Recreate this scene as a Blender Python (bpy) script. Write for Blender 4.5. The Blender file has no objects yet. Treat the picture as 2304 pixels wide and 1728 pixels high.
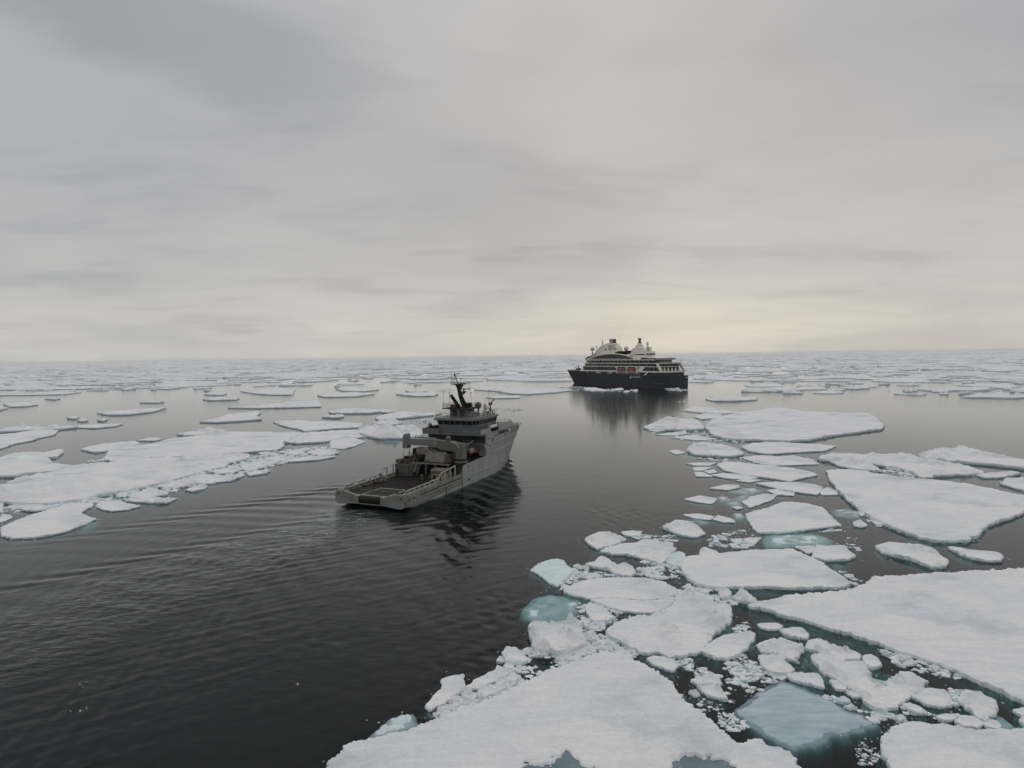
import bpy, math, random
import numpy as np
from mathutils import Vector, Matrix
from mathutils.geometry import delaunay_2d_cdt

random.seed(7); rng = np.random.default_rng(11)
SC = bpy.context.scene
COL = SC.collection
R = math.radians

# ------------------------------------------------------------------ camera
cam_data = bpy.data.cameras.new('camera'); cam = bpy.data.objects.new('camera', cam_data); COL.objects.link(cam)
cam_data.sensor_width = 36.0; cam_data.lens = 1400.0 / 2304.0 * 36.0
cam_data.clip_start = 0.5; cam_data.clip_end = 60000.0
CAM_H = 28.7
PITCH = math.atan(63 / 1400.0); ROLL = math.atan(32 / 2304.0)
cam.matrix_world = Matrix.Translation((0, 0, CAM_H)) @ Matrix.Rotation(math.pi / 2 - PITCH, 4, 'X') @ Matrix.Rotation(-ROLL, 4, 'Z')
SC.camera = cam

# ------------------------------------------------------------------ overcast sky
SUN_AZ, SUN_EL = 14.0, 24.0           # degrees right of the view direction, above the horizon
world = bpy.data.worlds.new('World'); SC.world = world; world.use_nodes = True
def build_world():
    nt = world.node_tree; nt.nodes.clear(); N = nt.nodes.new; L = nt.links.new
    out = N('ShaderNodeOutputWorld'); bg = N('ShaderNodeBackground'); bg.inputs['Strength'].default_value = 1.0
    L(bg.outputs[0], out.inputs[0])
    tc = N('ShaderNodeTexCoord'); sep = N('ShaderNodeSeparateXYZ'); L(tc.outputs['Generated'], sep.inputs[0])
    def math_(op, a, b=None, c=None):
        n = N('ShaderNodeMath'); n.operation = op
        for i, v in enumerate((a, b, c)):
            if v is None: continue
            if isinstance(v, (int, float)): n.inputs[i].default_value = v
            else: L(v, n.inputs[i])
        return n.outputs[0]
    def ramp(fac, stops):
        n = N('ShaderNodeValToRGB'); el = n.color_ramp.elements
        while len(el) < len(stops): el.new(0.5)
        for e, (p, c) in zip(el, stops): e.position = p; e.color = (*c, 1)
        n.color_ramp.interpolation = 'EASE'; L(fac, n.inputs[0]); return n.outputs[0]
    def mix(fac, a, b, mode='MIX'):
        n = N('ShaderNodeMix'); n.data_type = 'RGBA'; n.blend_type = mode
        for v, i in ((fac, 0), (a, 6), (b, 7)):
            if isinstance(v, (int, float)): n.inputs[i].default_value = v
            elif isinstance(v, tuple): n.inputs[i].default_value = (*v, 1)
            else: L(v, n.inputs[i])
        return n.outputs[2]
    zp = math_('MAXIMUM', sep.outputs[2], 0.0)
    den = math_('ADD', zp, 0.10)
    cx = math_('DIVIDE', sep.outputs[0], den); cy = math_('DIVIDE', sep.outputs[1], den)
    comb = N('ShaderNodeCombineXYZ'); L(cx, comb.inputs[0]); L(cy, comb.inputs[1])
    def noise(scale, sx, sy, rot, off, det=5, rough=0.5):
        m = N('ShaderNodeMapping'); m.inputs['Scale'].default_value = (sx, sy, 1); m.inputs['Rotation'].default_value = (0, 0, R(rot)); m.inputs['Location'].default_value = off
        L(comb.outputs[0], m.inputs[0]); n = N('ShaderNodeTexNoise'); n.inputs['Scale'].default_value = scale; n.inputs['Detail'].default_value = det; n.inputs['Roughness'].default_value = rough
        n.inputs['Distortion'].default_value = 0.35
        L(m.outputs[0], n.inputs['Vector']); return n.outputs[0]
    n1 = noise(0.62, 0.8, 0.55, 24, (2.3, 0.4, 0.0), 4, 0.45)
    n2 = noise(1.5, 0.55, 1.0, -8, (1.7, 4.1, 0.0), 6, 0.55)
    # grey stratus overhead -> pale cream band over the horizon
    base = ramp(zp, [(0.0, (0.555, 0.55, 0.535)), (0.05, (0.57, 0.553, 0.522)), (0.15, (0.497, 0.487, 0.482)), (0.34, (0.468, 0.463, 0.467)), (0.7, (0.54, 0.54, 0.55)), (1.0, (0.64, 0.64, 0.65))])
    c1 = ramp(n1, [(0.33, (0.87, 0.885, 0.905)), (0.50, (1.0, 1.0, 1.0)), (0.66, (1.08, 1.075, 1.06))])
    c2 = ramp(n2, [(0.34, (0.845, 0.85, 0.87)), (0.50, (1.0, 1.0, 1.0)), (0.68, (1.06, 1.055, 1.03))])
    low = ramp(zp, [(0.0, (0.0, 0.0, 0.0)), (0.05, (0.55, 0.55, 0.55)), (0.16, (0.8, 0.8, 0.8)), (0.5, (0.22, 0.22, 0.22))])
    col = mix(1.0, base, c1, 'MULTIPLY')
    col = mix(low, col, mix(1.0, col, c2, 'MULTIPLY'))
    # one heavier cloud bank hanging high on the left
    rot = N('ShaderNodeMapping'); rot.vector_type = 'TEXTURE'; rot.inputs['Location'].default_value = (-0.80, 1.60, 0); rot.inputs['Rotation'].default_value = (0, 0, R(47)); rot.inputs['Scale'].default_value = (0.80, 0.38, 1); L(comb.outputs[0], rot.inputs[0])
    ln = N('ShaderNodeVectorMath'); ln.operation = 'LENGTH'; L(rot.outputs[0], ln.inputs[0])
    bank = math_('ADD', ln.outputs['Value'], math_('MULTIPLY', math_('SUBTRACT', n2, 0.5), 1.6))
    bk = ramp(bank, [(0.42, (0.80, 0.815, 0.835)), (1.0, (1, 1, 1))])
    col = mix(1.0, col, bk, 'MULTIPLY')
    # thinner cloud where the hidden sun stands: a wide soft warm lift
    d = N('ShaderNodeVectorMath'); d.operation = 'DOT_PRODUCT'; L(tc.outputs['Generated'], d.inputs[0])
    d.inputs[1].default_value = (math.sin(R(SUN_AZ)) * math.cos(R(12)), math.cos(R(SUN_AZ)) * math.cos(R(12)), math.sin(R(12)))
    g = math_('POWER', math_('MAXIMUM', d.outputs['Value'], 0.0), 5.0)
    col = mix(math_('MULTIPLY', g, 0.9), mix(1.0, col, (0.955, 0.97, 0.985), 'MULTIPLY'), mix(1.0, col, (1.02, 1.0, 0.97), 'MULTIPLY'))
    # the clear sky above the cloud deck, which tints it a little
    sky = N('ShaderNodeTexSky'); sky.sky_type = 'NISHITA'; sky.sun_disc = False
    sky.sun_elevation = R(SUN_EL); sky.sun_rotation = R(SUN_AZ)
    skc = mix(1.0, sky.outputs[0], (0.09, 0.09, 0.09), 'MULTIPLY')
    col = mix(0.05, col, skc)
    L(col, bg.inputs[0])
build_world()
sun_data = bpy.data.lights.new('sun', 'SUN'); sun = bpy.data.objects.new('sun', sun_data); COL.objects.link(sun)
sun_data.energy = 0.65; sun_data.angle = R(120); sun_data.color = (1.0, 0.95, 0.87)
sd = Vector((math.sin(R(SUN_AZ)) * math.cos(R(SUN_EL)), math.cos(R(SUN_AZ)) * math.cos(R(SUN_EL)), math.sin(R(SUN_EL))))
sun.rotation_euler = (-sd).to_track_quat('-Z', 'Y').to_euler()
sun.location = (60, 240, 120)
SC.view_settings.view_transform = 'Standard'; SC.view_settings.look = 'None'; SC.view_settings.exposure = 0.0; SC.view_settings.gamma = 1.0
SC.view_settings.use_curve_mapping = False
SC.cycles.max_bounces = 8; SC.cycles.transparent_max_bounces = 12; SC.cycles.use_denoising = True
SC.cycles.volume_bounces = 1; SC.cycles.sample_clamp_indirect = 4.0

# ------------------------------------------------------------------ helpers
def tag(o, label=None, cat=None, group=None, kind=None):
    for k, v in (('label', label), ('category', cat), ('group', group), ('kind', kind)):
        if v: o[k] = v
    return o
def empty(name, loc, rz=0.0):
    o = bpy.data.objects.new(name, None); COL.objects.link(o); o.location = loc; o.rotation_euler = (0, 0, rz); return o
def obj(name, mesh, parent=None, loc=None):
    o = bpy.data.objects.new(name, mesh); COL.objects.link(o)
    if parent is not None: o.parent = parent
    if loc is not None: o.location = loc
    return o
def mesh_np(name, V, F, mats, mi=None, smooth=None):
    """V (n,3) array, F (m,3|4) array of one size, or list of such arrays"""
    me = bpy.data.meshes.new(name)
    if not isinstance(F, list): F = [F]
    F = [np.asarray(f, dtype=np.int32) for f in F if len(f)]
    V = np.asarray(V, dtype=np.float32)
    nl = sum(f.size for f in F); nf = sum(len(f) for f in F)
    me.vertices.add(len(V)); me.vertices.foreach_set('co', V.ravel())
    me.loops.add(nl); me.loops.foreach_set('vertex_index', np.concatenate([f.ravel() for f in F]))
    me.polygons.add(nf)
    tot = np.concatenate([np.full(len(f), f.shape[1], np.int32) for f in F]); st = np.concatenate([[0], np.cumsum(tot)[:-1]]).astype(np.int32)
    me.polygons.foreach_set('loop_start', st); me.polygons.foreach_set('loop_total', tot)
    for m in mats: me.materials.append(m)
    if mi is not None: me.polygons.foreach_set('material_index', np.asarray(mi, np.int32))
    if smooth is not None: me.polygons.foreach_set('use_smooth', np.broadcast_to(np.asarray(smooth, bool), (nf,)).copy())
    me.update(calc_edges=True); me.validate(); return me
def hsh(i, j, s):
    v = np.sin(i * 127.1 + j * 311.7 + s * 74.7) * 43758.5453; return v - np.floor(v)
def vnoise(x, y, s=0.0):
    i = np.floor(x); j = np.floor(y); fx = x - i; fy = y - j
    fx = fx * fx * (3 - 2 * fx); fy = fy * fy * (3 - 2 * fy)
    a = hsh(i, j, s); b = hsh(i + 1, j, s); c = hsh(i, j + 1, s); d = hsh(i + 1, j + 1, s)
    return (a + (b - a) * fx) * (1 - fy) + (c + (d - c) * fx) * fy
def fbm(x, y, s=0.0, oct=4):
    t = 0.0; a = 0.5; n = 0.0
    for k in range(oct):
        t = t + a * vnoise(x, y, s + k * 3.3); n += a; a *= 0.5; x = x * 2.03 + 5.1; y = y * 2.03 + 1.7
    return t / n
def sstep(a, b, x):
    t = np.clip((x - a) / (b - a), 0, 1); return t * t * (3 - 2 * t)
def inside(P, poly):
    x, y = P[:, 0], P[:, 1]; r = np.zeros(len(P), bool); n = len(poly)
    for i in range(n):
        x1, y1 = poly[i]; x2, y2 = poly[(i + 1) % n]
        if y1 == y2: continue
        r ^= ((y1 > y) != (y2 > y)) & (x < (x2 - x1) * (y - y1) / (y2 - y1) + x1)
    return r
def edge_dist(P, poly):
    A = np.asarray(poly); B = np.roll(A, -1, 0); best = np.full(len(P), 1e9)
    for a, b in zip(A, B):
        ab = b - a; l = ab @ ab + 1e-9; t = np.clip(((P - a) @ ab) / l, 0, 1); q = a + t[:, None] * ab - P
        best = np.minimum(best, (q * q).sum(1))
    return np.sqrt(best)

# ------------------------------------------------------------------ materials
MATS = {}
def mat(name, color, rough=0.6, metal=0.0, spec=0.5, var=0.0, scale=1.0, stretch=(1, 1, 1), bump=0.0, bscale=4.0, col2=None, det=5.0, sss=0.0, lo=0.35, hi=0.65):
    m = bpy.data.materials.new(name); m.use_nodes = True; nt = m.node_tree; N = nt.nodes.new; L = nt.links.new
    b = nt.nodes['Principled BSDF']; b.inputs['Roughness'].default_value = rough; b.inputs['Metallic'].default_value = metal
    b.inputs['Specular IOR Level'].default_value = spec
    tc = N('ShaderNodeTexCoord'); mp = N('ShaderNodeMapping'); mp.inputs['Scale'].default_value = stretch; L(tc.outputs['Object'], mp.inputs[0])
    c2 = col2 if col2 else tuple(max(0, c * (1 - var)) for c in color)
    n = N('ShaderNodeTexNoise'); n.inputs['Scale'].default_value = scale; n.inputs['Detail'].default_value = det; n.inputs['Roughness'].default_value = 0.6; L(mp.outputs[0], n.inputs['Vector'])
    r = N('ShaderNodeValToRGB'); r.color_ramp.elements[0].position = lo; r.color_ramp.elements[1].position = hi
    r.color_ramp.elements[0].color = (*c2, 1); r.color_ramp.elements[1].color = (*color, 1)
    L(n.outputs[0], r.inputs[0]); L(r.outputs[0], b.inputs['Base Color'])
    if bump > 0:
        n2 = N('ShaderNodeTexNoise'); n2.inputs['Scale'].default_value = bscale; n2.inputs['Detail'].default_value = 6; L(tc.outputs['Object'], n2.inputs['Vector'])
        bp = N('ShaderNodeBump'); bp.inputs['Strength'].default_value = 1.0; bp.inputs['Distance'].default_value = bump; L(n2.outputs[0], bp.inputs['Height']); L(bp.outputs[0], b.inputs['Normal'])
    MATS[name] = m; return m
def snow_mat():
    m = bpy.data.materials.new('snow'); m.use_nodes = True; nt = m.node_tree; N = nt.nodes.new; L = nt.links.new; b = nt.nodes['Principled BSDF']
    b.inputs['Roughness'].default_value = 0.8; b.inputs['Specular IOR Level'].default_value = 0.15
    tc = N('ShaderNodeTexCoord')
    def noise(scale, st, rot=0.0, det=6, rough=.6):
        mp = N('ShaderNodeMapping'); mp.inputs['Scale'].default_value = st; mp.inputs['Rotation'].default_value = (0, 0, rot); L(tc.outputs['Object'], mp.inputs[0])
        n = N('ShaderNodeTexNoise'); n.inputs['Scale'].default_value = scale; n.inputs['Detail'].default_value = det; n.inputs['Roughness'].default_value = rough; L(mp.outputs[0], n.inputs['Vector']); return n.outputs[0]
    def ramp(f, a, ca, c, cc):
        r = N('ShaderNodeValToRGB'); e = r.color_ramp.elements; e[0].position, e[1].position = a, c; e[0].color, e[1].color = (*ca, 1), (*cc, 1); L(f, r.inputs[0]); return r.outputs[0]
    def mul(a, c):
        n = N('ShaderNodeMix'); n.data_type = 'RGBA'; n.blend_type = 'MULTIPLY'; n.inputs[0].default_value = 1.0; L(a, n.inputs[6]); L(c, n.inputs[7]); return n.outputs[2]
    base = ramp(noise(0.11, (1, 1, 1), .3, 5), .36, (0.78, 0.795, 0.82), .58, (0.875, 0.86, 0.85))          # wind-packed and softer snow
    sast = ramp(noise(0.8, (0.35, 1.8, 1), .5, 6), .34, (0.92, 0.93, 0.945), .60, (1, 1, 1))                    # sastrugi streaks
    mott = ramp(noise(2.6, (1, 1, 1), 0, 6, .7), .34, (0.90, 0.91, 0.925), .56, (1, 1, 1))
    melt = ramp(noise(0.055, (1, 1.5, 1), .9, 7, .62), .37, (0.74, 0.79, 0.83), .47, (1, 1, 1))                 # thin grey-blue melt patches
    L(mul(mul(mul(base, sast), mott), melt), b.inputs['Base Color'])
    h1 = noise(0.9, (0.4, 1.6, 1), .5, 6); h2 = noise(3.2, (1, 1, 1), 0, 5)
    ad = N('ShaderNodeMath'); ad.operation = 'MULTIPLY_ADD'; ad.inputs[1].default_value = 2.2; L(h1, ad.inputs[0]); L(h2, ad.inputs[2])
    bp = N('ShaderNodeBump'); bp.inputs['Strength'].default_value = 1.0; bp.inputs['Distance'].default_value = 0.085; L(ad.outputs[0], bp.inputs['Height']); L(bp.outputs[0], b.inputs['Normal'])
    MATS['snow'] = m
snow_mat()
mat('ice_edge', (0.80, 0.84, 0.845), 0.5, spec=0.4, col2=(0.60, 0.71, 0.735), scale=1.1, bump=0.06, bscale=2.5)
mat('blue_ice', (0.66, 0.76, 0.77), 0.35, spec=0.5, col2=(0.50, 0.65, 0.68), scale=0.9, bump=0.05, bscale=2.0)
mat('wet_ice', (0.44, 0.54, 0.59), 0.22, spec=0.5, col2=(0.27, 0.38, 0.43), scale=0.55, stretch=(0.5, 2.2, 1), bump=0.02, bscale=2.0)
mat('melt_pond', (0.075, 0.135, 0.16), 0.12, spec=0.5, col2=(0.12, 0.20, 0.225), scale=0.8)
mat('pale_pool', (0.28, 0.50, 0.48), 0.12, spec=0.5, col2=(0.36, 0.56, 0.54), scale=0.8)
mat('crumb_ice', (0.82, 0.83, 0.83), 0.6, spec=0.3, col2=(0.58, 0.68, 0.70), scale=0.8, lo=0.3, hi=0.55)

# ------------------------------------------------------------------ ship places (metres on the water, heading from +Y towards +X)
NAVY_POS, NAVY_HEAD = (-27.37, 118.07), 23.2
CRUISE_POS, CRUISE_HEAD = (141.7, 525.4), -32.4

# ------------------------------------------------------------------ sea
def build_sea():
    az0, az1, na = R(-47), R(47), 680
    nr = 620; r0, r1 = 26.0, 430.0
    az = np.linspace(az0, az1, na); rr = r0 * (r1 / r0) ** (np.arange(nr) / (nr - 1))
    A, RR = np.meshgrid(az, rr); X = RR * np.sin(A); Y = RR * np.cos(A)
    H = np.zeros_like(X)
    fade = sstep(0, R(3), A - az0) * sstep(0, R(3), az1 - A) * sstep(r0, r0 * 1.1, RR) * (1 - sstep(330, r1, RR))
    cell = RR * math.log(r1 / r0) / nr
    # Kelvin wakes, bow and stern of the navy ship
    hx, hy = math.sin(R(NAVY_HEAD)), math.cos(R(NAVY_HEAD))
    dx, dy = X - NAVY_POS[0], Y - NAVY_POS[1]
    al = dx * hx + dy * hy; la = -dx * hy + dy * hx       # forward, to port
    k0 = 9.81 / 2.95 ** 2
    for src, amp in ((66.0, 0.55), (4.0, 0.20)):
        xi = src - al; W = np.zeros_like(X)
        th = np.linspace(-1.22, 1.22, 73); dth = th[1] - th[0]
        for t in th:
            c = math.cos(t); k = k0 / (c * c)
            lam = 2 * math.pi / k
            att = np.clip((lam / cell - 2.5) / 2.5, 0, 1)   # drop waves the mesh cannot carry
            W += att * (0.35 + abs(math.sin(t))) * np.cos(k * (xi * c + la * math.sin(t))) * dth
        rd = np.sqrt(xi * xi + la * la) + 6
        m = sstep(-2, 6, xi) * (1 - sstep(0.36, 0.50, np.abs(la) / (np.abs(xi) + 3))) * sstep(2.0, 9.0, np.abs(la) + 0.12 * np.abs(xi) + 2)
        H += amp * W * m / (rd / 6) ** 0.36 * (1 - 0.90 * sstep(65, 135, rd)) * (0.7 + 0.6 * fbm(X / 26, Y / 26, 17.0, 2))
    # old crossing chop in the channel, left and near
    chop = np.zeros_like(X)
    for k in range(46):
        lam = 0.6 * (2.8 / 0.6) ** rng.random(); a = rng.normal(0.35, 0.75) + (math.pi if rng.random() < .5 else 0)
        ph = rng.random() * 6.28; kk = 2 * math.pi / lam
        att = np.clip((lam / cell - 2.5) / 2.5, 0, 1)
        chop += att * lam * 0.0042 * np.sin(kk * (X * math.cos(a) + Y * math.sin(a)) + ph + 1.5 * fbm(X / 14, Y / 14, k, 2))
    patch = 0.25 + 1.5 * sstep(0.42, 0.72, fbm(X / 22 + 3, Y / 22, 5.0, 3))
    channel = 1 - sstep(8, 46, np.abs(X + 24 - 0.12 * (Y - 60)) - 16)
    channel = channel * (1 - sstep(150, 330, Y)) 
    near = 1 - sstep(62, 105, Y); spot = np.exp(-((X + 28) / 15) ** 2 - ((Y - 60) / 13) ** 2) + 0.7 * np.exp(-((X + 13) / 9) ** 2 - ((Y - 74) / 10) ** 2)
    near = 0.35 * near + 1.25 * spot; H += chop * patch * (0.10 + 0.9 * channel) * (0.35 + 0.65 * near)
    # roughened, slightly heaped water in the propeller wash
    wash = sstep(0, 6, -al + 2) * (1 - sstep(3.5, 10, np.abs(la) - 0.05 * np.maximum(-al, 0))) * (1 - sstep(60, 150, -al))
    H += wash * 0.05 * (fbm(X / 1.1, Y / 1.1, 9.0, 3) - 0.5)
    H *= fade
    V = np.stack([X, Y, H], -1).reshape(-1, 3)
    idx = np.arange(nr * na).reshape(nr, na)
    Q = np.stack([idx[:-1, :-1], idx[:-1, 1:], idx[1:, 1:], idx[1:, :-1]], -1).reshape(-1, 4)
    rip = (0.13 + 0.26 * channel * (0.5 + 0.5 * near) + 0.9 * wash + 0.12 * patch * np.minimum(near, 1) + 0.42 * sstep(260, 430, RR)).reshape(-1)
    fo = (wash * (0.25 + 0.75 * (1 - sstep(5, 60, -al)))).reshape(-1)
    bow = np.exp(-((np.abs(np.abs(la) - 0.33 * np.maximum(66 - al, 0) - 1.0)) / 1.0) ** 2) * sstep(0, 3, 66 - al) * (1 - sstep(6, 16, 66 - al))
    fo = np.maximum(fo, 0.8 * bow.reshape(-1))
    Vs, Fs, Rp = [V], [Q], [rip]; base = len(V)
    def patch_grid(rs, azs, val):
        nonlocal base
        a, r = np.meshgrid(azs, rs); v = np.stack([r * np.sin(a), r * np.cos(a), np.zeros_like(a)], -1).reshape(-1, 3)
        ii = np.arange(len(rs) * len(azs)).reshape(len(rs), len(azs)) + base
        q = np.stack([ii[:-1, :-1], ii[:-1, 1:], ii[1:, 1:], ii[1:, :-1]], -1).reshape(-1, 4)
        Vs.append(v); Fs.append(q); Rp.append(np.full(len(v), val) if np.isscalar(val) else np.repeat(val, len(azs))); base += len(v)
    out_r = np.array([r1, 600, 900, 1400, 2200, 4000, 8000, 14000, 24000.0])
    patch_grid(out_r, np.linspace(az0, az1, 41), np.array([.55, .55, .22, .09, .06, .05, .05, .05, .05]))
    patch_grid(np.concatenate([[1.0, r0, 120], out_r]), np.linspace(az1, az0 + 2 * math.pi, 61), 0.15)
    patch_grid(np.array([1.0, r0]), np.linspace(az0, az1, 20), 0.3)
    F4 = np.concatenate(Fs); VV = np.concatenate(Vs)
    m = bpy.data.materials.new('sea_water'); m.use_nodes = True; nt = m.node_tree; nt.nodes.clear(); N = nt.nodes.new; L = nt.links.new
    out = N('ShaderNodeOutputMaterial'); tc = N('ShaderNodeTexCoord')
    at = N('ShaderNodeAttribute'); at.attribute_name = 'ripple'
    mp = N('ShaderNodeMapping'); mp.inputs['Rotation'].default_value = (0, 0, R(20)); mp.inputs['Scale'].default_value = (0.7, 1.5, 1); L(tc.outputs['Object'], mp.inputs[0])
    n1 = N('ShaderNodeTexNoise'); n1.inputs['Scale'].default_value = 0.9; n1.inputs['Detail'].default_value = 5; n1.inputs['Roughness'].default_value = 0.55; n1.inputs['Distortion'].default_value = 0.6; L(mp.outputs[0], n1.inputs['Vector'])
    n2 = N('ShaderNodeTexNoise'); n2.inputs['Scale'].default_value = 0.16; n2.inputs['Detail'].default_value = 3; L(mp.outputs[0], n2.inputs['Vector'])
    ad = N('ShaderNodeMath'); ad.operation = 'MULTIPLY_ADD'; ad.inputs[1].default_value = 2.0; L(n2.outputs[0], ad.inputs[0]); L(n1.outputs[0], ad.inputs[2])
    hm = N('ShaderNodeMath'); hm.operation = 'MULTIPLY'; L(ad.outputs[0], hm.inputs[0]); L(at.outputs['Fac'], hm.inputs[1])
    bp = N('ShaderNodeBump'); bp.inputs['Strength'].default_value = 1.0; bp.inputs['Distance'].default_value = 0.085; L(hm.outputs[0], bp.inputs['Height'])
    gl = N('ShaderNodeBsdfGlossy'); gl.inputs['Roughness'].default_value = 0.06; gl.inputs['Color'].default_value = (0.84, 0.865, 0.89, 1); L(bp.outputs[0], gl.inputs['Normal'])
    tr = N('ShaderNodeBsdfTransparent'); tr.inputs['Color'].default_value = (0.95, 0.97, 0.97, 1)
    di = N('ShaderNodeBsdfDiffuse'); di.inputs['Color'].default_value = (0.022, 0.036, 0.040, 1)
    mx0 = N('ShaderNodeMixShader'); mx0.inputs[0].default_value = 0.08; L(tr.outputs[0], mx0.inputs[1]); L(di.outputs[0], mx0.inputs[2])
    fr = N('ShaderNodeFresnel'); fr.inputs['IOR'].default_value = 1.20; L(bp.outputs[0], fr.inputs['Normal'])
    mx = N('ShaderNodeMixShader'); L(fr.outputs[0], mx.inputs[0]); L(mx0.outputs[0], mx.inputs[1]); L(gl.outputs[0], mx.inputs[2])
    va = N('ShaderNodeVolumeAbsorption'); va.inputs['Color'].default_value = (0.14, 0.58, 0.57, 1); va.inputs['Density'].default_value = 1.15
    L(mx.outputs[0], out.inputs['Surface']); L(va.outputs[0], out.inputs['Volume'])
    fa = N('ShaderNodeAttribute'); fa.attribute_name = 'foam'
    m3 = N('ShaderNodeMapping'); m3.inputs['Rotation'].default_value = (0, 0, R(-(90 - NAVY_HEAD))); m3.inputs['Scale'].default_value = (0.45, 1.6, 1); L(tc.outputs['Object'], m3.inputs[0])
    n3 = N('ShaderNodeTexNoise'); n3.inputs['Scale'].default_value = 0.75; n3.inputs['Detail'].default_value = 8; n3.inputs['Roughness'].default_value = 0.72; n3.inputs['Distortion'].default_value = 1.2; L(m3.outputs[0], n3.inputs['Vector'])
    f1 = N('ShaderNodeMath'); f1.operation = 'MULTIPLY_ADD'; f1.inputs[1].default_value = 0.16; L(fa.outputs['Fac'], f1.inputs[0]); L(n3.outputs[0], f1.inputs[2])
    f2 = N('ShaderNodeMapRange'); f2.inputs['From Min'].default_value = 0.66; f2.inputs['From Max'].default_value = 0.86; f2.inputs['To Max'].default_value = 0.6; L(f1.outputs[0], f2.inputs['Value'])
    f3 = N('ShaderNodeMath'); f3.operation = 'MULTIPLY'; L(f2.outputs[0], f3.inputs[0]); L(fa.outputs['Fac'], f3.inputs[1])
    fd = N('ShaderNodeBsdfDiffuse'); fd.inputs['Color'].default_value = (0.62, 0.68, 0.68, 1)
    mf = N('ShaderNodeMixShader'); L(f3.outputs[0], mf.inputs[0]); L(mx.outputs[0], mf.inputs[1]); L(fd.outputs[0], mf.inputs[2]); L(mf.outputs[0], out.inputs['Surface'])
    me = mesh_np('sea', VV, F4, [m], None, True)
    a = me.attributes.new('foam', 'FLOAT', 'POINT'); a.data.foreach_set('value', np.concatenate([fo, np.zeros(len(VV) - len(fo))]).astype(np.float32))
    a = me.attributes.new('ripple', 'FLOAT', 'POINT'); a.data.foreach_set('value', np.concatenate(Rp).astype(np.float32))
    o = obj('sea', me); tag(o, kind='structure')
    # dark bottom of the visible water column
    m2 = mat('deep_water', (0.006, 0.010, 0.011), 1.0, spec=0.0)
    g = 26000.0
    me2 = mesh_np('sea_floor', np.array([(-g, -g, -16), (g, -g, -16), (g, g, -16), (-g, g, -16)], float), np.array([[0, 1, 2, 3]]), [m2])
    tag(obj('sea_floor', me2), kind='structure')
build_sea()

# ------------------------------------------------------------------ ice floes
def resample(poly, ds, jag, seed):
    P = np.asarray(poly, float); n = len(P)
    area = 0.5 * np.sum(P[:, 0] * np.roll(P[:, 1], -1) - np.roll(P[:, 0], -1) * P[:, 1])
    if area < 0: P = P[::-1]
    # one corner-cutting pass keeps the traced shape but takes the ruler-straight look away
    Q = np.empty((2 * n, 2)); Nx = np.roll(P, -1, 0); Q[0::2] = 0.93 * P + 0.07 * Nx; Q[1::2] = 0.07 * P + 0.93 * Nx
    pts = []
    for a, b in zip(Q, np.roll(Q, -1, 0)):
        k = max(1, int(np.hypot(*(b - a)) / ds)); 
        for i in range(k): pts.append(a + (b - a) * i / k)
    P = np.array(pts); T = np.roll(P, -1, 0) - np.roll(P, 1, 0); T /= (np.hypot(T[:, 0], T[:, 1])[:, None] + 1e-9); Nn = np.stack([T[:, 1], -T[:, 0]], 1)
    s = seed * 1.37; d = 0
    for lam, a in ((40, .9), (16, .75), (7, .60), (3.2, .50), (1.6, .34)):
        L_ = lam * ds
        nz = vnoise(P[:, 0] / L_ + s, P[:, 1] / L_ - s, seed)
        d = d + a * (nz - .5 if lam > 10 else 0.75 - 1.5 * abs(2 * nz - 1) ** .8)
    P = P + Nn * (d * jag)[:, None]
    return P, Nn
def blocks(x, y, cell, s):
    """heaped broken blocks: every jittered cell has its own height and tilt"""
    gx, gy = np.floor(x / cell), np.floor(y / cell); best = np.full(len(x), 1e9); val = np.zeros(len(x))
    for a in (-1, 0, 1):
        for b in (-1, 0, 1):
            i, j = gx + a, gy + b; px = (i + hsh(i, j, s)) * cell; py = (j + hsh(i, j, s + 1)) * cell
            dx, dy = x - px, y - py; dd = dx * dx + dy * dy
            h = hsh(i, j, s + 2) ** 1.6 + ((hsh(i, j, s + 3) - .5) * dx + (hsh(i, j, s + 4) - .5) * dy) / cell * 1.3
            val = np.where(dd < best, h, val); best = np.minimum(best, dd)
    return np.clip(val, -.1, 1.4)
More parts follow.
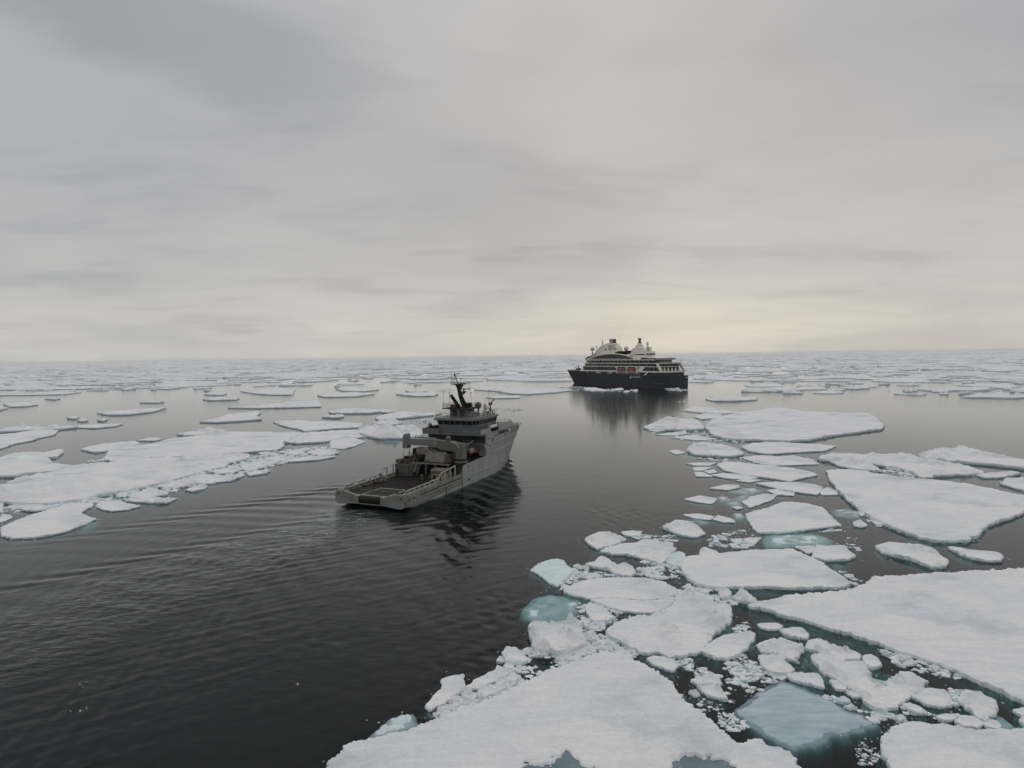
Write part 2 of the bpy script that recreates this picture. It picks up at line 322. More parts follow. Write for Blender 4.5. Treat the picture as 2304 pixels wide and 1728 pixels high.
def build_floe(key, name, kind, fb, rough, label, group, poly, ponds=(), parent=None, seed=None):
    fb = fb * 0.8 if fb > 0.3 else fb
    poly = np.asarray(poly, float); c = poly.mean(0); D = float(np.hypot(*c)) if key != 'fore' else 48.0
    seed = seed if seed is not None else (sum(ord(ch) * (i + 3) for i, ch in enumerate(key)) % 97) + 1
    ext = float((poly.max(0) - poly.min(0)).max())
    ds = max(0.10, min(D * 0.0021, ext / 14)); ds = max(ds, ext / 330)
    P, Nn = resample(poly, ds, min(max(0.10 * ext ** 0.5, 0.10), 0.9) * (0.55 + 0.35 * min(rough, 1.2)), seed)
    n = len(P)
    # interior points
    g = max(ds * 1.7, ext / 62)
    lo, hi = P.min(0), P.max(0)
    gx, gy = np.meshgrid(np.arange(lo[0], hi[0], g), np.arange(lo[1], hi[1], g * 0.9))
    I = np.stack([gx.ravel(), gy.ravel()], 1); I += (np.stack([hsh(I[:, 0], I[:, 1], 1.), hsh(I[:, 0], I[:, 1], 2.)], 1) - .5) * g * 0.8
    for pp in ponds:
        pp = np.asarray(pp); l2, h2 = pp.min(0) - 1.0, pp.max(0) + 1.0; g2 = max(ds * 0.9, (h2 - l2).max() / 70)
        gx, gy = np.meshgrid(np.arange(l2[0], h2[0], g2), np.arange(l2[1], h2[1], g2)); J = np.stack([gx.ravel(), gy.ravel()], 1)
        I = np.concatenate([I, J + (np.stack([hsh(J[:, 0], J[:, 1], 1.), hsh(J[:, 0], J[:, 1], 2.)], 1) - .5) * g2 * .7])
    I = I[inside(I, P)]
    ring = P - Nn * ds * 0.8; ring2 = P - Nn * ds * 2.2
    I = np.concatenate([ring, ring2, I]) if len(I) else np.concatenate([ring, ring2])
    I = I[inside(I, P)]; dI = edge_dist(I, P); keep = dI > ds * 0.45; I, dI = I[keep], dI[keep]
    A = np.concatenate([P, I]); dist = np.concatenate([np.zeros(n), dI])
    vs, es, fs, ov, _, _ = delaunay_2d_cdt([Vector(p) for p in A], [(i, (i + 1) % n) for i in range(n)], [], 1, 1e-5)
    V2 = np.array([(v.x, v.y) for v in vs]); src = np.array([o[0] if len(o) else -1 for o in ov])
    d = np.where(src >= 0, dist[np.maximum(src, 0)], 0.0)
    isb = (src >= 0) & (src < n)
    # relief
    s = seed * 0.71
    roll_ = fbm(V2[:, 0] / 5.5 + s, V2[:, 1] / 5.5, seed, 4) - .5
    fine = fbm(V2[:, 0] / 1.1 + s, V2[:, 1] / 1.1 + 9, seed + 2, 4) - .5
    if key in ('sub',):
        z = fb - 0.35 * fine - 0.25 * roll_ - 0.55 * (1 - sstep(0, 0.9, d))
    elif kind in ('blue', 'wet') and fb < 0.2:
        bb = blocks(V2[:, 0], V2[:, 1], max(.7, ext / 7), seed) - .45
        z = fb + 0.30 * rough * roll_ + 0.16 * rough * fine + 0.20 * rough * bb - (0.10 + 0.14 * rough) * (1 - sstep(0, 0.10 * ext, d))
    else:
        bev = min(.35 * fb + .06, ext * .1)
        z = fb * (0.72 + 0.24 * fbm(V2[:, 0] / 2.6, V2[:, 1] / 2.6 + s, seed + 6, 3) * 1.3 + 0.07 * sstep(0, bev, d)) + roll_ * (0.34 + 0.3 * rough) * fb * sstep(0, 4 * bev, d) + fine * (.14 + .16 * rough) * fb
        # broken blocks heaped along parts of the rim, and hummocks or ridges on rough floes
        rimsel = sstep(0.50, 0.62, fbm(V2[:, 0] / (ext * .10 + 1) + s, V2[:, 1] / (ext * .10 + 1) + s, seed + 7, 3))
        cell = max(0.45, 3.2 * ds, ext / 55)
        bl = blocks(V2[:, 0], V2[:, 1], cell, seed)
        z = z + rimsel * (1 - sstep(.8 * cell, 2.4 * cell, d)) * bl * 0.55 * fb * min(rough + .2, 1.1)
        if rough >= 0.7:
            sc = max(ext / 5.0, 0.9)
            hum = sstep(0.47, 0.68, fbm(V2[:, 0] / sc + s, V2[:, 1] / sc - s, seed + 11, 4)) * sstep(0, 0.05 * ext + .15, d)
            bl2 = blocks(V2[:, 0] + 9, V2[:, 1], cell * 1.5, seed + 21)
            z = z + hum * (0.35 + bl2 + .25 * bl) * (rough - 0.35) * 1.7 * max(fb, .4)
    for pp in ponds:
        ins = inside(V2, np.asarray(pp)); de = edge_dist(V2, np.asarray(pp)); sg = np.where(ins, de, -de)
        w = max(0.25, 0.10 * np.ptp(np.asarray(pp)[:, 0]))
        z = z - 0.34 * sstep(-.5 * w, .5 * w, sg + w * 3.2 * (fbm(V2[:, 0] / (w * 1.1), V2[:, 1] / (w * 1.1), 3, 5) - .5)) * min(1, fb / .45)
    top = np.column_stack([V2, z])
    # wall, waterline notch and under-water foot
    order = np.full(n, -1); 
    for i, q in enumerate(src):
        if 0 <= q < n: order[q] = i
    order = order[order >= 0]; m_ = len(order)
    B = top[order]; Nb = Nn[src[order]]
    led = np.maximum(0, fbm(B[:, 0] / 2.3 + s, B[:, 1] / 2.3, seed + 5, 3) - .36) * (1.6 if fb > 0.2 else .8) * min(1, ext / 6)
    jit = (hsh(B[:, 0], B[:, 1], 4.) - .5) * min(.12, ds * .8)
    h = B[:, 2]
    hz = np.maximum(h, 0.02)
    if fb > 0.12:
        rings = [(0.03 + jit * .6, hz * 0.62), (0.02 + jit, hz * 0.22), (-0.08 * np.ones(m_), -0.06 * np.ones(m_)), (-0.05 + led * .4, -0.40 - .2 * jit), (-0.15 + led * .8, -0.95 * np.ones(m_)), (-0.5 * np.ones(m_), -2.1 * np.ones(m_))]
    else:
        rings = [(0.12 + led * .3, np.minimum(h - 0.15, -.2)), (0.22 + led * .5, np.minimum(h - .4, -.5)), (0.25 + led * .6, np.minimum(h - .8, -1.0)), (0.0 * np.ones(m_), -2.3 * np.ones(m_))]
    Vs = [top]; Q = []; prev = order; base = len(top)
    for off, zz in rings:
        Vs.append(np.column_stack([B[:, :2] + Nb * off[:, None], zz])); cur = np.arange(m_) + base; base += m_
        Q.append(np.stack([prev, cur, np.roll(cur, -1), np.roll(prev, -1)], 1)); prev = cur
    VV = np.concatenate(Vs); org = np.array([c[0], c[1], 0.0]); VV = VV - org
    tri = np.array([f for f in fs if len(f) == 3], np.int32); quad = np.concatenate(Q)
    tm = {'snow': 'snow', 'blue': 'blue_ice', 'wet': 'wet_ice'}[kind]
    nwall = m_ * len(rings)
    me = mesh_np(name, VV, [tri, quad], [MATS[tm], MATS['ice_edge' if kind != 'wet' else 'wet_ice']], np.concatenate([np.zeros(len(tri), int), np.ones(nwall, int)]), np.concatenate([np.ones(len(tri), bool), np.full(nwall, fb <= 0.12)]))
    if parent is not None:
        o = obj(name, me, parent, (c[0] - parent.location.x, c[1] - parent.location.y, 0)); return o
    o = obj(name, me, None, (c[0], c[1], 0)); tag(o, label, 'ice floe' if name == 'ice_floe' else 'ice block', group)
    for pp in ponds:
        pp = np.asarray(pp); cc = pp.mean(0); w = max(0.4, 0.22 * np.ptp(pp[:, 0])); e = pp + (pp - cc) / (np.hypot(*(pp - cc).T)[:, None] + 1e-6) * w
        e = e[inside(e, P)] if key != 'fore' else e
        lv = fb - (0.17 if fb > .3 else .1); k = len(e)
        pv = np.column_stack([e - c, np.full(k, lv)]); pv = np.concatenate([pv, pv - [0, 0, .12]])
        fcs = [np.array([[0, i, i + 1] for i in range(1, k - 1)]), np.array([[i, i + k, (i + 1) % k + k, (i + 1) % k] for i in range(k)])]
        obj('melt_pond', mesh_np('melt_pond', pv, fcs, [MATS['melt_pond' if key == 'fore' else 'pale_pool']], None, False), o)
    return o
# floes seen singly: (key, name, kind, freeboard, roughness, label, group, outline in metres)
LABELS = [
'broad snow floe with blue melt ponds, nearest the camera at the bottom',
'huge smooth snow floe with a pointed left tip cut by the right edge',
'thick rectangular snow floe above the pointed tip of the huge floe',
'smooth rounded snow floe filling the bottom right corner',
'flat snow plate on the far side of a thin crack',
'narrow flat snow sliver on the near side of a thin crack',
'lumpy uneven snow floe just behind the tip of the nearest floe',
'leaf-shaped smooth snow floe beside black water right of the lumpy floe',
'small dished greyish floe in brash left of the lumpy floe',
'turquoise half-sunken ice block with white lumps at the edge of the channel',
'blocky upstanding crumbling white ice hummock at the channel edge',
'pale blue tilted ice block jutting alone into the dark channel',
'rounded snow floe at the channel edge below a small flat blue plate',
'uneven snow floe with greyish patch left of a turquoise block',
'long ragged snow ridge floating in brash right of the pale blue block',
'thin pale ice plate in loose ice beside the channel, left of the triangular floe',
'peaked snow floe standing alone in open water left of the five-sided floe',
'small turquoise ice block against the left end of the rectangular floe',
'pointed white ice lump in the gap below the rectangular floe',
'oval white ice block in black water right of the nearest floe tip',
'ragged white ice block in the black lead left of the blue-grey slab',
'boot-shaped grey-white ice plate at the channel edge left of the nearest floe',
'narrow oblong ice plate at the channel edge between boot-shaped plate and boulder',
'glassy grey-green ice block in black water against the nearest floe',
'white rounded ice boulder at the channel edge below the crumbling hummock',
'small white ice block in the brash strip along the nearest floe',
'elongated rough snow floe in open water above the huge right floe',
'small banana-shaped snow floe in open water near the right edge',
'snow floe with a turquoise foot touching the rectangular floe',
'small white lump wedged behind the rectangular floe',
'flat pale turquoise waterlogged floe below the five-sided floe',
'small triangular ice plate left of the waterlogged turquoise floe',
'blue-grey wet glassy ice slab awash in black water',
'bumpy white floe with a hollow, between blue-grey slab and huge right floe',
'rounded white ice rafted against the back of the bumpy hollow floe',
'white floe with turquoise right edge, below a curved block',
'knobbly white floe above the narrow grey-white floe and blue slab',
'rounded white block touching the top corner of the bumpy hollow floe',
'curved white block floating under the edge of the huge right floe',
'small ragged white block in turquoise water right of the leaf-shaped floe',
'narrow grey-white floe along the upper edge of the blue-grey slab',
'pitted greyish floe with small holes near the bottom right',
'white floe right of the pitted floe, above the bottom right floe',
'sunken pale ice tongue at the right end of a white floe',
'small white ice block around the bumpy hollow floe',
'smooth white ice lump above the bottom right floe',
'large high snow floe with broken blue edge, nearest the cruise ship on the right',
'hummocky snow floe at the left end of the large high floe',
'thin snow floe behind the left end of the large high floe',
'snow plate squeezed between two floes left of the large high floe',
'rough snow floe holding a small turquoise pool',
'ragged snow floe in front of the large high floe, right of the pool floe',
'snow floe with two faint turquoise puddles',
'flat wedge-shaped snow floe left of the tip of the big triangular floe',
'flat narrow snow floe with a blunt right end',
'thin snow plate under the left end of the wedge-shaped floe',
'flat five-sided snow floe in the middle of the loose ice',
'big smooth triangular snow floe reaching the right edge',
'long snow floe with a pressure ridge behind the big triangular floe',
'rubbly snow patch at the tip of the big triangular floe',
'peaked long snow floe cut by the right edge behind the ridged floe',
'small rough snow floe above the far corner of the triangular floe',
'snow floe cut by the right edge just behind the triangular floe',
'lone bumpy snow floe off the stern of the cruise ship',
'thin translucent blue ice plate between the loose white plates',
'small white ice lump off the left edge of the triangular floe',
'long thick snow floe with blue-shaded broken edge, nearest left',
'long smooth snow floe lying behind the thick blue-edged floe',
'tapering snow floe at the left end of the long smooth floe',
'small hummocky floe behind the middle of the long smooth floe',
'tiny snow sliver above the tapering floe',
'broad snow floe with angular near edge, behind the right end of the long smooth floe',
'snow floe abutting the right end of the long smooth floe',
'curved snow floe with dark undercut edge at the left border',
'bumpy snow strip behind the curved floe on the far left',
'thin pointed snow floe at the right end of the bumpy strip',
'snow floe with pale blue hollow at the left border above the thick floe',
'small angular snow block overhanging open water on the left',
'low flat snow floe nearest the wake at lower left',
'lens-shaped ice plate right of the low flat floe',
'ragged plate beside the wake, right of the lens-shaped plate',
'broken white plate in the rubble along the near edge of the left floes',
'pale ice scrap cut by the left border above the low flat floe',
'tall white pressure ridge of ice with turquoise foot beside the grey ship',
'small hummock of ice just behind the tall pressure ridge',
'snow plate joined to the left foot of the tall pressure ridge',
'grey-white plate in front of the tall pressure ridge, pointing at the ship',
'snow plate behind the left foot of the tall pressure ridge',
'thin curved snow floe alone on calm water in the left middle',
'fishtail-ended snow floe on calm water above the long smooth floe',
'long flat snow floe with square right end left of the mast',
'flat snow floe on the calm water left of the grey ship',
'forked snow floe far out on calm water left of the mast',
'long low floe on calm water just right of the forked floe',
'low narrow floe between the square-ended floe and the mast',
'very long thin floe on the far left below the distant pack',
'wide thin floe just below the very long one on the far left',
'long tapering floe directly behind the tall pressure ridge',
'oval flat floe close to the left of the mast',
'long low floe between the grey ship mast and the cruise ship bow',
'thin snow floe in front of the long low floe left of the cruise ship',
'white ice lump bobbing against the port side of the cruise ship']
FLOES = [
('fore','ice_floe','snow',0.55,0.25,0,None,[(-13.27,41.85),(-13.35,42.66),(-13.03,43.36),(-12.33,44.64),(-11.33,44.91),(-10.31,45.18),(-8.77,45.93),(-7.17,46.72),(-5.54,47.64),(-3.63,49.4),(-1.7,50.54),(0.34,52.39),(2.96,54.5),(5.41,56.03),(7.25,57.68),(7.97,58.46),(8.84,58.11),(10.01,57.76),(10.8,57.1),(10.8,56.33),(11.79,55.41),(12.25,54.24),(13.11,52.79),(13.23,51.92),(13.47,51.27),(13.68,50.03),(14.38,48.38),(15.03,46.83),(15.4,44.98),(16.03,44.1),(17.54,44.35),(18.39,43.58),(19.06,42.48),(19.19,41.28),(19.41,40.14),(18.69,38.2),(16.28,35.58),(10.07,33.91),(0.09,34.66),(-7.71,36.66),(-12.14,39.1)]),
('hugeright','ice_floe','snow',0.6,0.3,1,None,[(26.15,68.31),(26.89,69.36),(27.71,69.68),(30,70.58),(32.83,71.4),(35.15,71.78),(37.49,72.17),(39.5,72.57),(40.96,73.24),(42.54,74.42),(44.81,76.41),(45.67,76.91),(48.64,77.07),(51.96,77.76),(56.18,78.26),(60.2,78.44),(65.67,79.01),(73.09,79.76),(67.86,66.66),(49.88,51.33),(41.71,46.44),(40.87,48.88),(40.34,49.68),(39.88,50.86),(39.25,52.61),(39.16,53.39),(38.68,54.61),(37.8,55.34),(37.08,56.36),(36,58.04),(35.22,59.17),(34.31,60.18),(33.46,61.39),(32.49,62.47),(31.26,63.78),(29.97,65.15),(29.03,65.96),(28.15,67),(27.16,67.86)]),
('slab16','ice_floe','snow',0.6,0.35,2,None,[(21.74,79.53),(23.36,84.29),(24.27,85.68),(27.75,86.6),(32.4,87.56),(37.1,88.4),(39.95,88.41),(40.81,85.16),(41.28,83.53),(41.28,81.07),(41.23,77.91),(41,74.99),(39.97,73.77),(38.58,73.58),(36.55,73.9),(34.63,73.72),(32.46,73.8),(30.76,74.12),(28.3,73.96),(25.61,74.16),(23.84,74.38),(22.6,75.18),(21.75,76.78)]),
('botright','ice_floe','snow',0.6,0.2,3,None,[(26.42,43.77),(27.34,44.84),(28.41,45.67),(29.86,46.32),(30.43,46.3),(31.15,45.99),(32.67,45.86),(33.91,45.35),(35.44,45.12),(37.74,45.07),(41.3,44.7),(36.8,38.66),(27.19,36.22),(24.8,38.21),(25.27,40.05),(25.68,41.91),(25.86,42.91)]),
('crackup','ice_floe','snow',0.3,0.15,4,None,[(5.81,74.37),(7.39,76.33),(9.25,77.58),(11.27,78.2),(14.2,78.3),(17.04,77.97),(18.66,76.68),(19.57,74.35),(19.65,73.62),(18.92,72.21),(17.01,71.36),(15.33,70.97),(13.79,71.25),(12.11,71.76),(10.16,71.83),(8.7,71.66),(7.2,72.64),(6.02,73.63)]),
('cracklow','ice_floe','snow',0.3,0.15,5,None,[(8.75,71.34),(10.48,71.59),(12.05,71.45),(13.72,70.89),(15.26,70.66),(16.92,71),(18.62,71.76),(18.07,69.98),(17.45,68.92),(15.97,67.72),(14.87,67.35),(13.25,67.6),(11.81,68.06),(10.63,69.16),(9.58,70.28)]),
('rubble4','ice_floe','snow',0.55,1.1,6,None,[(9.53,63.11),(11.13,65.09),(12.97,66.19),(15.02,66.52),(16.13,67.7),(17.79,68.91),(19.07,72.46),(19.87,73.39),(20.93,72.63),(22.17,71.42),(22.92,69.38),(24.02,69.56),(24.46,69.11),(23.67,66.63),(23.12,65.08),(22.13,63.61),(21.41,62.91),(20.03,61.55),(19.15,60.23),(17.92,58.66),(16.83,57.92),(15.35,57.27),(14.38,57.39),(13.63,58.48),(13.13,58.18),(12.03,58.53),(11.05,59.5),(10.39,60.83),(9.64,61.87)]),
('leaf5','ice_floe','snow',0.5,0.2,7,None,[(17.66,58.28),(19.22,59.97),(20.7,61.26),(22.3,61.9),(24.03,62.37),(24.3,61.66),(23.61,60.5),(22.15,58.61),(20.65,57.28),(19.45,56.73),(18.8,56.89),(18.14,57.5)]),
('dirty6','ice_floe','snow',0.3,0.5,8,None,[(7.76,69.69),(8.86,70.08),(9.77,69.19),(10.54,67.49),(10.84,66.28),(10.06,65.53),(8.9,65.38),(8.11,65.59),(7.98,67.17)]),
('turq7','ice_floe','blue',-0.08,0.5,9,None,[(0.82,69.15),(1.56,71.3),(2.7,73.1),(4.21,74),(6,73.46),(7.16,72.24),(7.92,71.08),(7.21,69.36),(6.36,67.72),(5.41,66.56),(4.66,65.42),(3.38,65.85),(2.1,66.67),(1.12,67.49)]),
('block8','ice_floe','snow',0.75,1,10,None,[(1.47,64.7),(2.67,64.48),(4.26,64.24),(5.28,64.96),(6.3,65.38),(7,65.09),(6.69,61.65),(7.26,61.29),(6.65,59.98),(5.63,58.73),(3.97,58.16),(2.54,58.51),(1.55,59.49),(1.5,61.82)]),
('blue9','ice_floe','blue',0.35,0.5,11,None,[(2.05,81.7),(3.59,84.38),(5.6,86.1),(6.83,85.53),(7.08,83.61),(8.14,81.75),(7.12,79.48),(6.15,77.33),(5.25,75.55),(4.39,76.87),(3.18,79.64)]),
('tl10','ice_floe','snow',0.45,0.7,12,None,[(11.13,94.82),(12.38,97.22),(13.81,98.86),(15.37,97.92),(16.6,96.6),(17.29,94.53),(15.69,92.66),(14.37,91.58),(12.36,90.2),(11.48,92.09)]),
('mid11','ice_floe','snow',0.45,0.8,13,None,[(12.43,89.13),(14.03,90.86),(16.82,92.6),(18.19,92.54),(19.41,94.04),(21.35,94.34),(22.68,93.1),(23.85,92.28),(23.53,89.34),(22.34,87.3),(21.05,84.71),(19.77,82.88),(18.76,84.81),(17.35,86.17),(15.9,87.58),(14.18,87.66)]),
('ridge12','ice_floe','snow',0.55,1.2,14,None,[(9.34,83.41),(10.91,84.29),(12.25,86.31),(13.29,84.83),(13.76,82.62),(14.89,83.18),(15.53,82.24),(15.68,79.88),(15.07,78.77),(13.9,78.82),(13.02,79.41),(12.31,81.17),(10.83,82.13)]),
('plate13','ice_floe','snow',0.2,0.2,15,'plates',[(17.24,98.87),(19.1,99.65),(20.6,99.14),(20.12,97.45),(18.05,96.71),(17.37,97.58)]),
('pyr14','ice_floe','snow',0.5,0.8,16,None,[(24.21,100.88),(26.02,102.64),(27.7,105.15),(29.31,104.38),(30.28,102.42),(30.31,99.23),(30.09,97.08),(28.18,95.35),(26.35,96.42),(25.24,98.6)]),
('turq15','ice_floe','blue',0.3,0.6,17,None,[(20.71,83.77),(22.04,86.96),(23.47,88.27),(24.36,87.54),(23.63,84.92),(22.63,82.46),(21.11,82.52)]),
('c17','ice_block','snow',0.5,0.9,18,'lumps below the rectangular floe',[(24,72.38),(25.01,74.03),(25.65,73.76),(25.77,72.55),(24.85,70.95),(23.9,70.76)]),
('c17b','ice_block','snow',0.5,0.9,18,'lumps below the rectangular floe',[(25.29,70.71),(27.01,73.46),(27.64,72.72),(27.64,69.96),(26.44,69.56),(25.65,70.25)]),
('oval18','ice_block','snow',0.4,0.4,19,None,[(12.23,57.07),(12.98,57.56),(13.93,57.32),(14.63,56.71),(14.82,55.57),(14.16,54.62),(13.38,55.05),(12.58,55.77)]),
('b19','ice_block','snow',0.4,0.9,20,'blocks in the black lead',[(15.33,53.02),(16.38,53.63),(17.17,54.01),(17.67,53.47),(17.73,52.45),(16.48,52.23),(15.74,52.38)]),
('b20','ice_block','snow',0.4,0.9,20,'blocks in the black lead',[(15.43,52.01),(16.18,52.12),(16.7,52.73),(17.05,51.97),(17.37,51),(17.32,50.18),(16.38,50.32),(15.81,50.92)]),
('b21','ice_block','snow',0.4,0.9,20,'blocks in the black lead',[(14.55,51.19),(15.22,51.53),(15.36,50.7),(14.81,50.55)]),
('e1','ice_floe','snow',0.35,0.3,21,None,[(-7.45,49.62),(-7.01,51.3),(-6.39,52.43),(-6.55,53.91),(-5.67,54.3),(-4.76,54.64),(-4.43,52.51),(-5.1,51.25),(-5.8,50.17),(-6.4,49.59),(-6.98,49.03)]),
('e2','ice_floe','snow',0.3,0.3,22,None,[(-4.31,52.44),(-3.49,53.89),(-2.53,54.7),(-1.38,55.53),(-0.21,55.21),(-0.5,54.65),(-1.5,53.84),(-2.46,52.92),(-3.26,52.23),(-3.95,52.25)]),
('glass3','ice_floe','blue',0.03,0.5,23,None,[(-11.13,46.37),(-10.67,47.4),(-10,48.47),(-9.21,49.12),(-8.28,48.99),(-7.87,47.55),(-8.44,46.82),(-9.34,46.33),(-10.67,45.66)]),
('e4','ice_block','snow',0.6,0.6,24,None,[(-1.35,58.18),(-1.13,58.99),(-0.04,59.39),(0.72,58.28),(1.22,56.84),(0.24,56.11),(-0.95,56.75)]),
('e5','ice_block','snow',0.35,0.8,25,'blocks in the brash strip',[(-3.35,51.45),(-2.99,52.47),(-2.17,52.71),(-1.06,52.95),(-0.84,52.15),(-1.72,51.41),(-2.65,50.81),(-3.18,50.83)]),
('e6','ice_block','snow',0.35,0.8,25,'blocks in the brash strip',[(-1.91,53.24),(-1.21,53.9),(-0.85,53.48),(-1.47,52.69)]),
('e7','ice_block','snow',0.35,0.8,25,'blocks in the brash strip',[(-0.86,53.75),(-0.36,54.86),(0.21,53.86),(-0.22,53.19)]),
('e8','ice_block','snow',0.35,0.8,25,'blocks in the brash strip',[(-1.17,56.05),(-0.81,56.79),(-0.13,56.47),(-0.36,55.58),(-0.94,55.51)]),
('e9','ice_block','snow',0.35,0.8,25,'blocks in the brash strip',[(1.86,54.23),(2.12,55.08),(2.56,54.64),(2.35,53.94)]),
('e10','ice_block','snow',0.35,0.8,25,'blocks in the brash strip',[(-6.39,48.45),(-6.37,49.36),(-6.05,49),(-6.05,48.26)]),
('e11','ice_block','snow',0.35,0.8,25,'blocks in the brash strip',[(-4.52,50.74),(-4.29,51.28),(-3.73,50.92),(-3.96,50.36)]),
('long2','ice_floe','snow',0.55,0.8,26,None,[(52.49,89.25),(55.61,91.48),(57.14,90.65),(58.76,89.69),(59.97,88.19),(59.41,85.79),(58.43,82.28),(56.02,80.27),(54.54,80.15),(54.26,81.84),(53.85,83.74),(52.6,85.09),(51.94,86.46)]),
('banana3','ice_floe','snow',0.5,0.5,27,None,[(62.58,88.54),(63.47,88.5),(64.59,87.04),(66.42,86.61),(67.57,85.88),(67.02,84.24),(65.51,82.71),(63.88,82.47),(62.38,83.48),(61.91,85.12)]),
('c4','ice_floe','snow',0.45,0.6,28,None,[(41.23,85.14),(44.34,90.21),(45.76,89.92),(47.95,90.27),(47.79,87.9),(47.43,85.2),(45.87,83.97),(44.08,83.73),(42.45,83.8)]),
('c4b','ice_block','snow',0.35,0.7,29,'lumps behind the rectangular floe',[(41.16,89.85),(42.74,90.14),(44.05,90.08),(42.65,87.65),(41.69,87.01),(41.43,88.76)]),
('c4c','ice_block','snow',0.35,0.7,29,'lumps behind the rectangular floe',[(26.32,87.31),(27.07,89.36),(28.12,90.18),(29.14,88.43),(29.12,87.19),(27.47,86.46)]),
('turq5','ice_floe','blue',-0.03,0.45,30,None,[(38.24,94.2),(40.3,97.79),(42.98,97.83),(45.86,97.78),(47.98,97.16),(48.98,94.89),(47.91,92.58),(45.23,91.57),(42.12,91.71),(38.91,91.11),(37.88,91.9)]),
('tri6','ice_floe','snow',0.25,0.2,31,None,[(35.07,94.16),(36.29,94.9),(38.14,94.81),(35.65,91.43)]),
('slab7','ice_floe','wet',0.1,0.22,32,None,[(17.71,48.75),(19.31,50.38),(20.78,51.52),(22.23,52.84),(23.18,53.19),(24.06,52.79),(24.84,51.65),(25.92,50.21),(26.69,48.86),(27.43,47.98),(27.67,47.15),(27.79,46.55),(26.31,46),(24.63,45.46),(23.62,45.49),(21.97,44.24),(20.79,44.09),(19.97,43.75),(19.12,44.85),(18.29,46.18),(17.81,47.39)]),
('lumpy8','ice_floe','snow',0.45,0.8,33,None,[(27.6,56.7),(28.45,57.42),(29.35,56.94),(29.73,55.77),(30.98,56.02),(32.09,55.99),(31.71,54.6),(31.12,53.81),(31.01,52.02),(31.8,52.25),(34.2,54),(34.86,53.98),(35.15,53.18),(35.48,52.28),(34.12,51.21),(31.84,49.63),(30.06,48.35),(28.85,47.95),(28.38,48.39),(28.27,49.27),(28.54,50.4),(28.05,51.36),(27.8,52.61),(27.67,53.64),(27.27,54.19),(27.4,55.28)]),
('c9','ice_floe','snow',0.45,0.9,34,None,[(27.67,58.51),(29.16,60.4),(29.93,60.44),(30.45,59.38),(31.12,58.41),(32.08,57.76),(32.31,57.01),(31.83,56.29),(30.72,56.32),(29.73,55.77),(29.07,56.66),(28.67,57.86)]),
('c10','ice_floe','snow',0.4,0.8,35,None,[(23.6,59.5),(24.67,60.11),(26.44,60.72),(26.97,59.56),(27.85,59.21),(27.56,58.28),(26.58,57.09),(25.75,56.53),(26.05,55.95),(24.92,56.56),(24.23,57.61),(23.41,58.09)]),
('c11','ice_floe','snow',0.5,0.7,36,None,[(22.7,57.21),(23.56,57.4),(24.33,57.17),(24.85,56.42),(24.7,55.42),(24.95,54.45),(24.17,53.94),(22.76,54.11),(22.39,55.21)]),
('c12','ice_block','snow',0.5,0.5,37,None,[(32.41,56.93),(33.29,57.11),(33.45,56.17),(33.15,55.18),(32.42,54.65),(31.67,54.54),(31.75,55.65)]),
('c13','ice_block','snow',0.5,0.6,38,None,[(27.18,62.62),(28.26,62.76),(29.42,62.9),(29.45,61.49),(28.98,60.66),(28.01,60.86),(27.11,61.22)]),
('c14','ice_block','snow',0.35,0.8,39,None,[(25.43,64.11),(26.51,64.22),(27.51,64.3),(27.82,63.55),(27.05,62.85),(25.96,62.89),(25.49,63.26)]),
('c15','ice_floe','snow',0.4,0.5,40,None,[(23.93,53.68),(24.78,53.79),(25.97,54.02),(26.77,54),(26.66,52.7),(26.11,51.48),(25.39,51.99),(24.66,52.38),(23.98,52.9)]),
('c17','ice_floe','snow',0.3,0.9,41,None,[(32.49,50.26),(33.96,51.16),(35.05,51.25),(35.94,50.87),(35.79,49.94),(35.14,48.84),(33.76,48.44),(33.09,48.89),(32.67,49.57)]),
('c18','ice_floe','snow',0.45,0.7,42,None,[(35.99,49.52),(37.3,50.65),(37.96,50.51),(38.52,49.92),(38.87,49.23),(38.15,48.15),(36.88,47.13),(35.89,46.45),(35.72,47.16),(35.78,48.21)]),
('c18b','ice_floe','blue',-0.08,0.5,43,None,[(38.01,48.27),(38.23,47.63),(38.21,46.42),(37.63,45.85),(36.61,45.87),(37.1,47.25)]),
('c16','ice_block','snow',0.3,0.7,44,'blocks around the bumpy floe',[(27.12,52.57),(27.83,52.68),(28.15,51.8),(27.71,51.2),(27.01,51.34)]),
('c23','ice_block','snow',0.3,0.7,44,'blocks around the bumpy floe',[(31.04,48.94),(31.81,49.19),(32.32,48.48),(32.36,47.63),(31.66,47.64),(31.11,48.29)]),
('c24','ice_block','snow',0.3,0.7,44,'blocks around the bumpy floe',[(29.52,47.28),(30.12,47.47),(30.15,46.96),(29.44,46.58)]),
('c26','ice_block','snow',0.3,0.7,44,'blocks around the bumpy floe',[(26.35,49.96),(27.03,49.94),(27.16,49.37),(26.55,49.28)]),
('c27','ice_block','snow',0.3,0.7,44,'blocks around the bumpy floe',[(26.32,48.84),(27.04,49.04),(27.23,48.49),(26.45,48.41)]),
('c28','ice_block','snow',0.3,0.7,44,'blocks around the bumpy floe',[(27.64,51.09),(28.33,50.95),(28.51,50.13),(27.71,50.03)]),
('c19','ice_block','snow',0.3,0.6,45,'lumps above the bottom right floe',[(32.68,47.21),(33.47,47.5),(34.6,47.57),(34.61,47.26),(33.49,46.68),(32.57,46.7)]),
('c20','ice_block','snow',0.3,0.6,45,'lumps above the bottom right floe',[(33.65,46.58),(34.73,47.26),(35.55,46.93),(35.61,46.23),(34.91,45.76),(33.73,45.89)]),
('c21','ice_block','snow',0.3,0.6,45,'lumps above the bottom right floe',[(35.98,46.72),(36.71,46.6),(36.75,45.91),(36.23,45.54),(35.36,45.75)]),
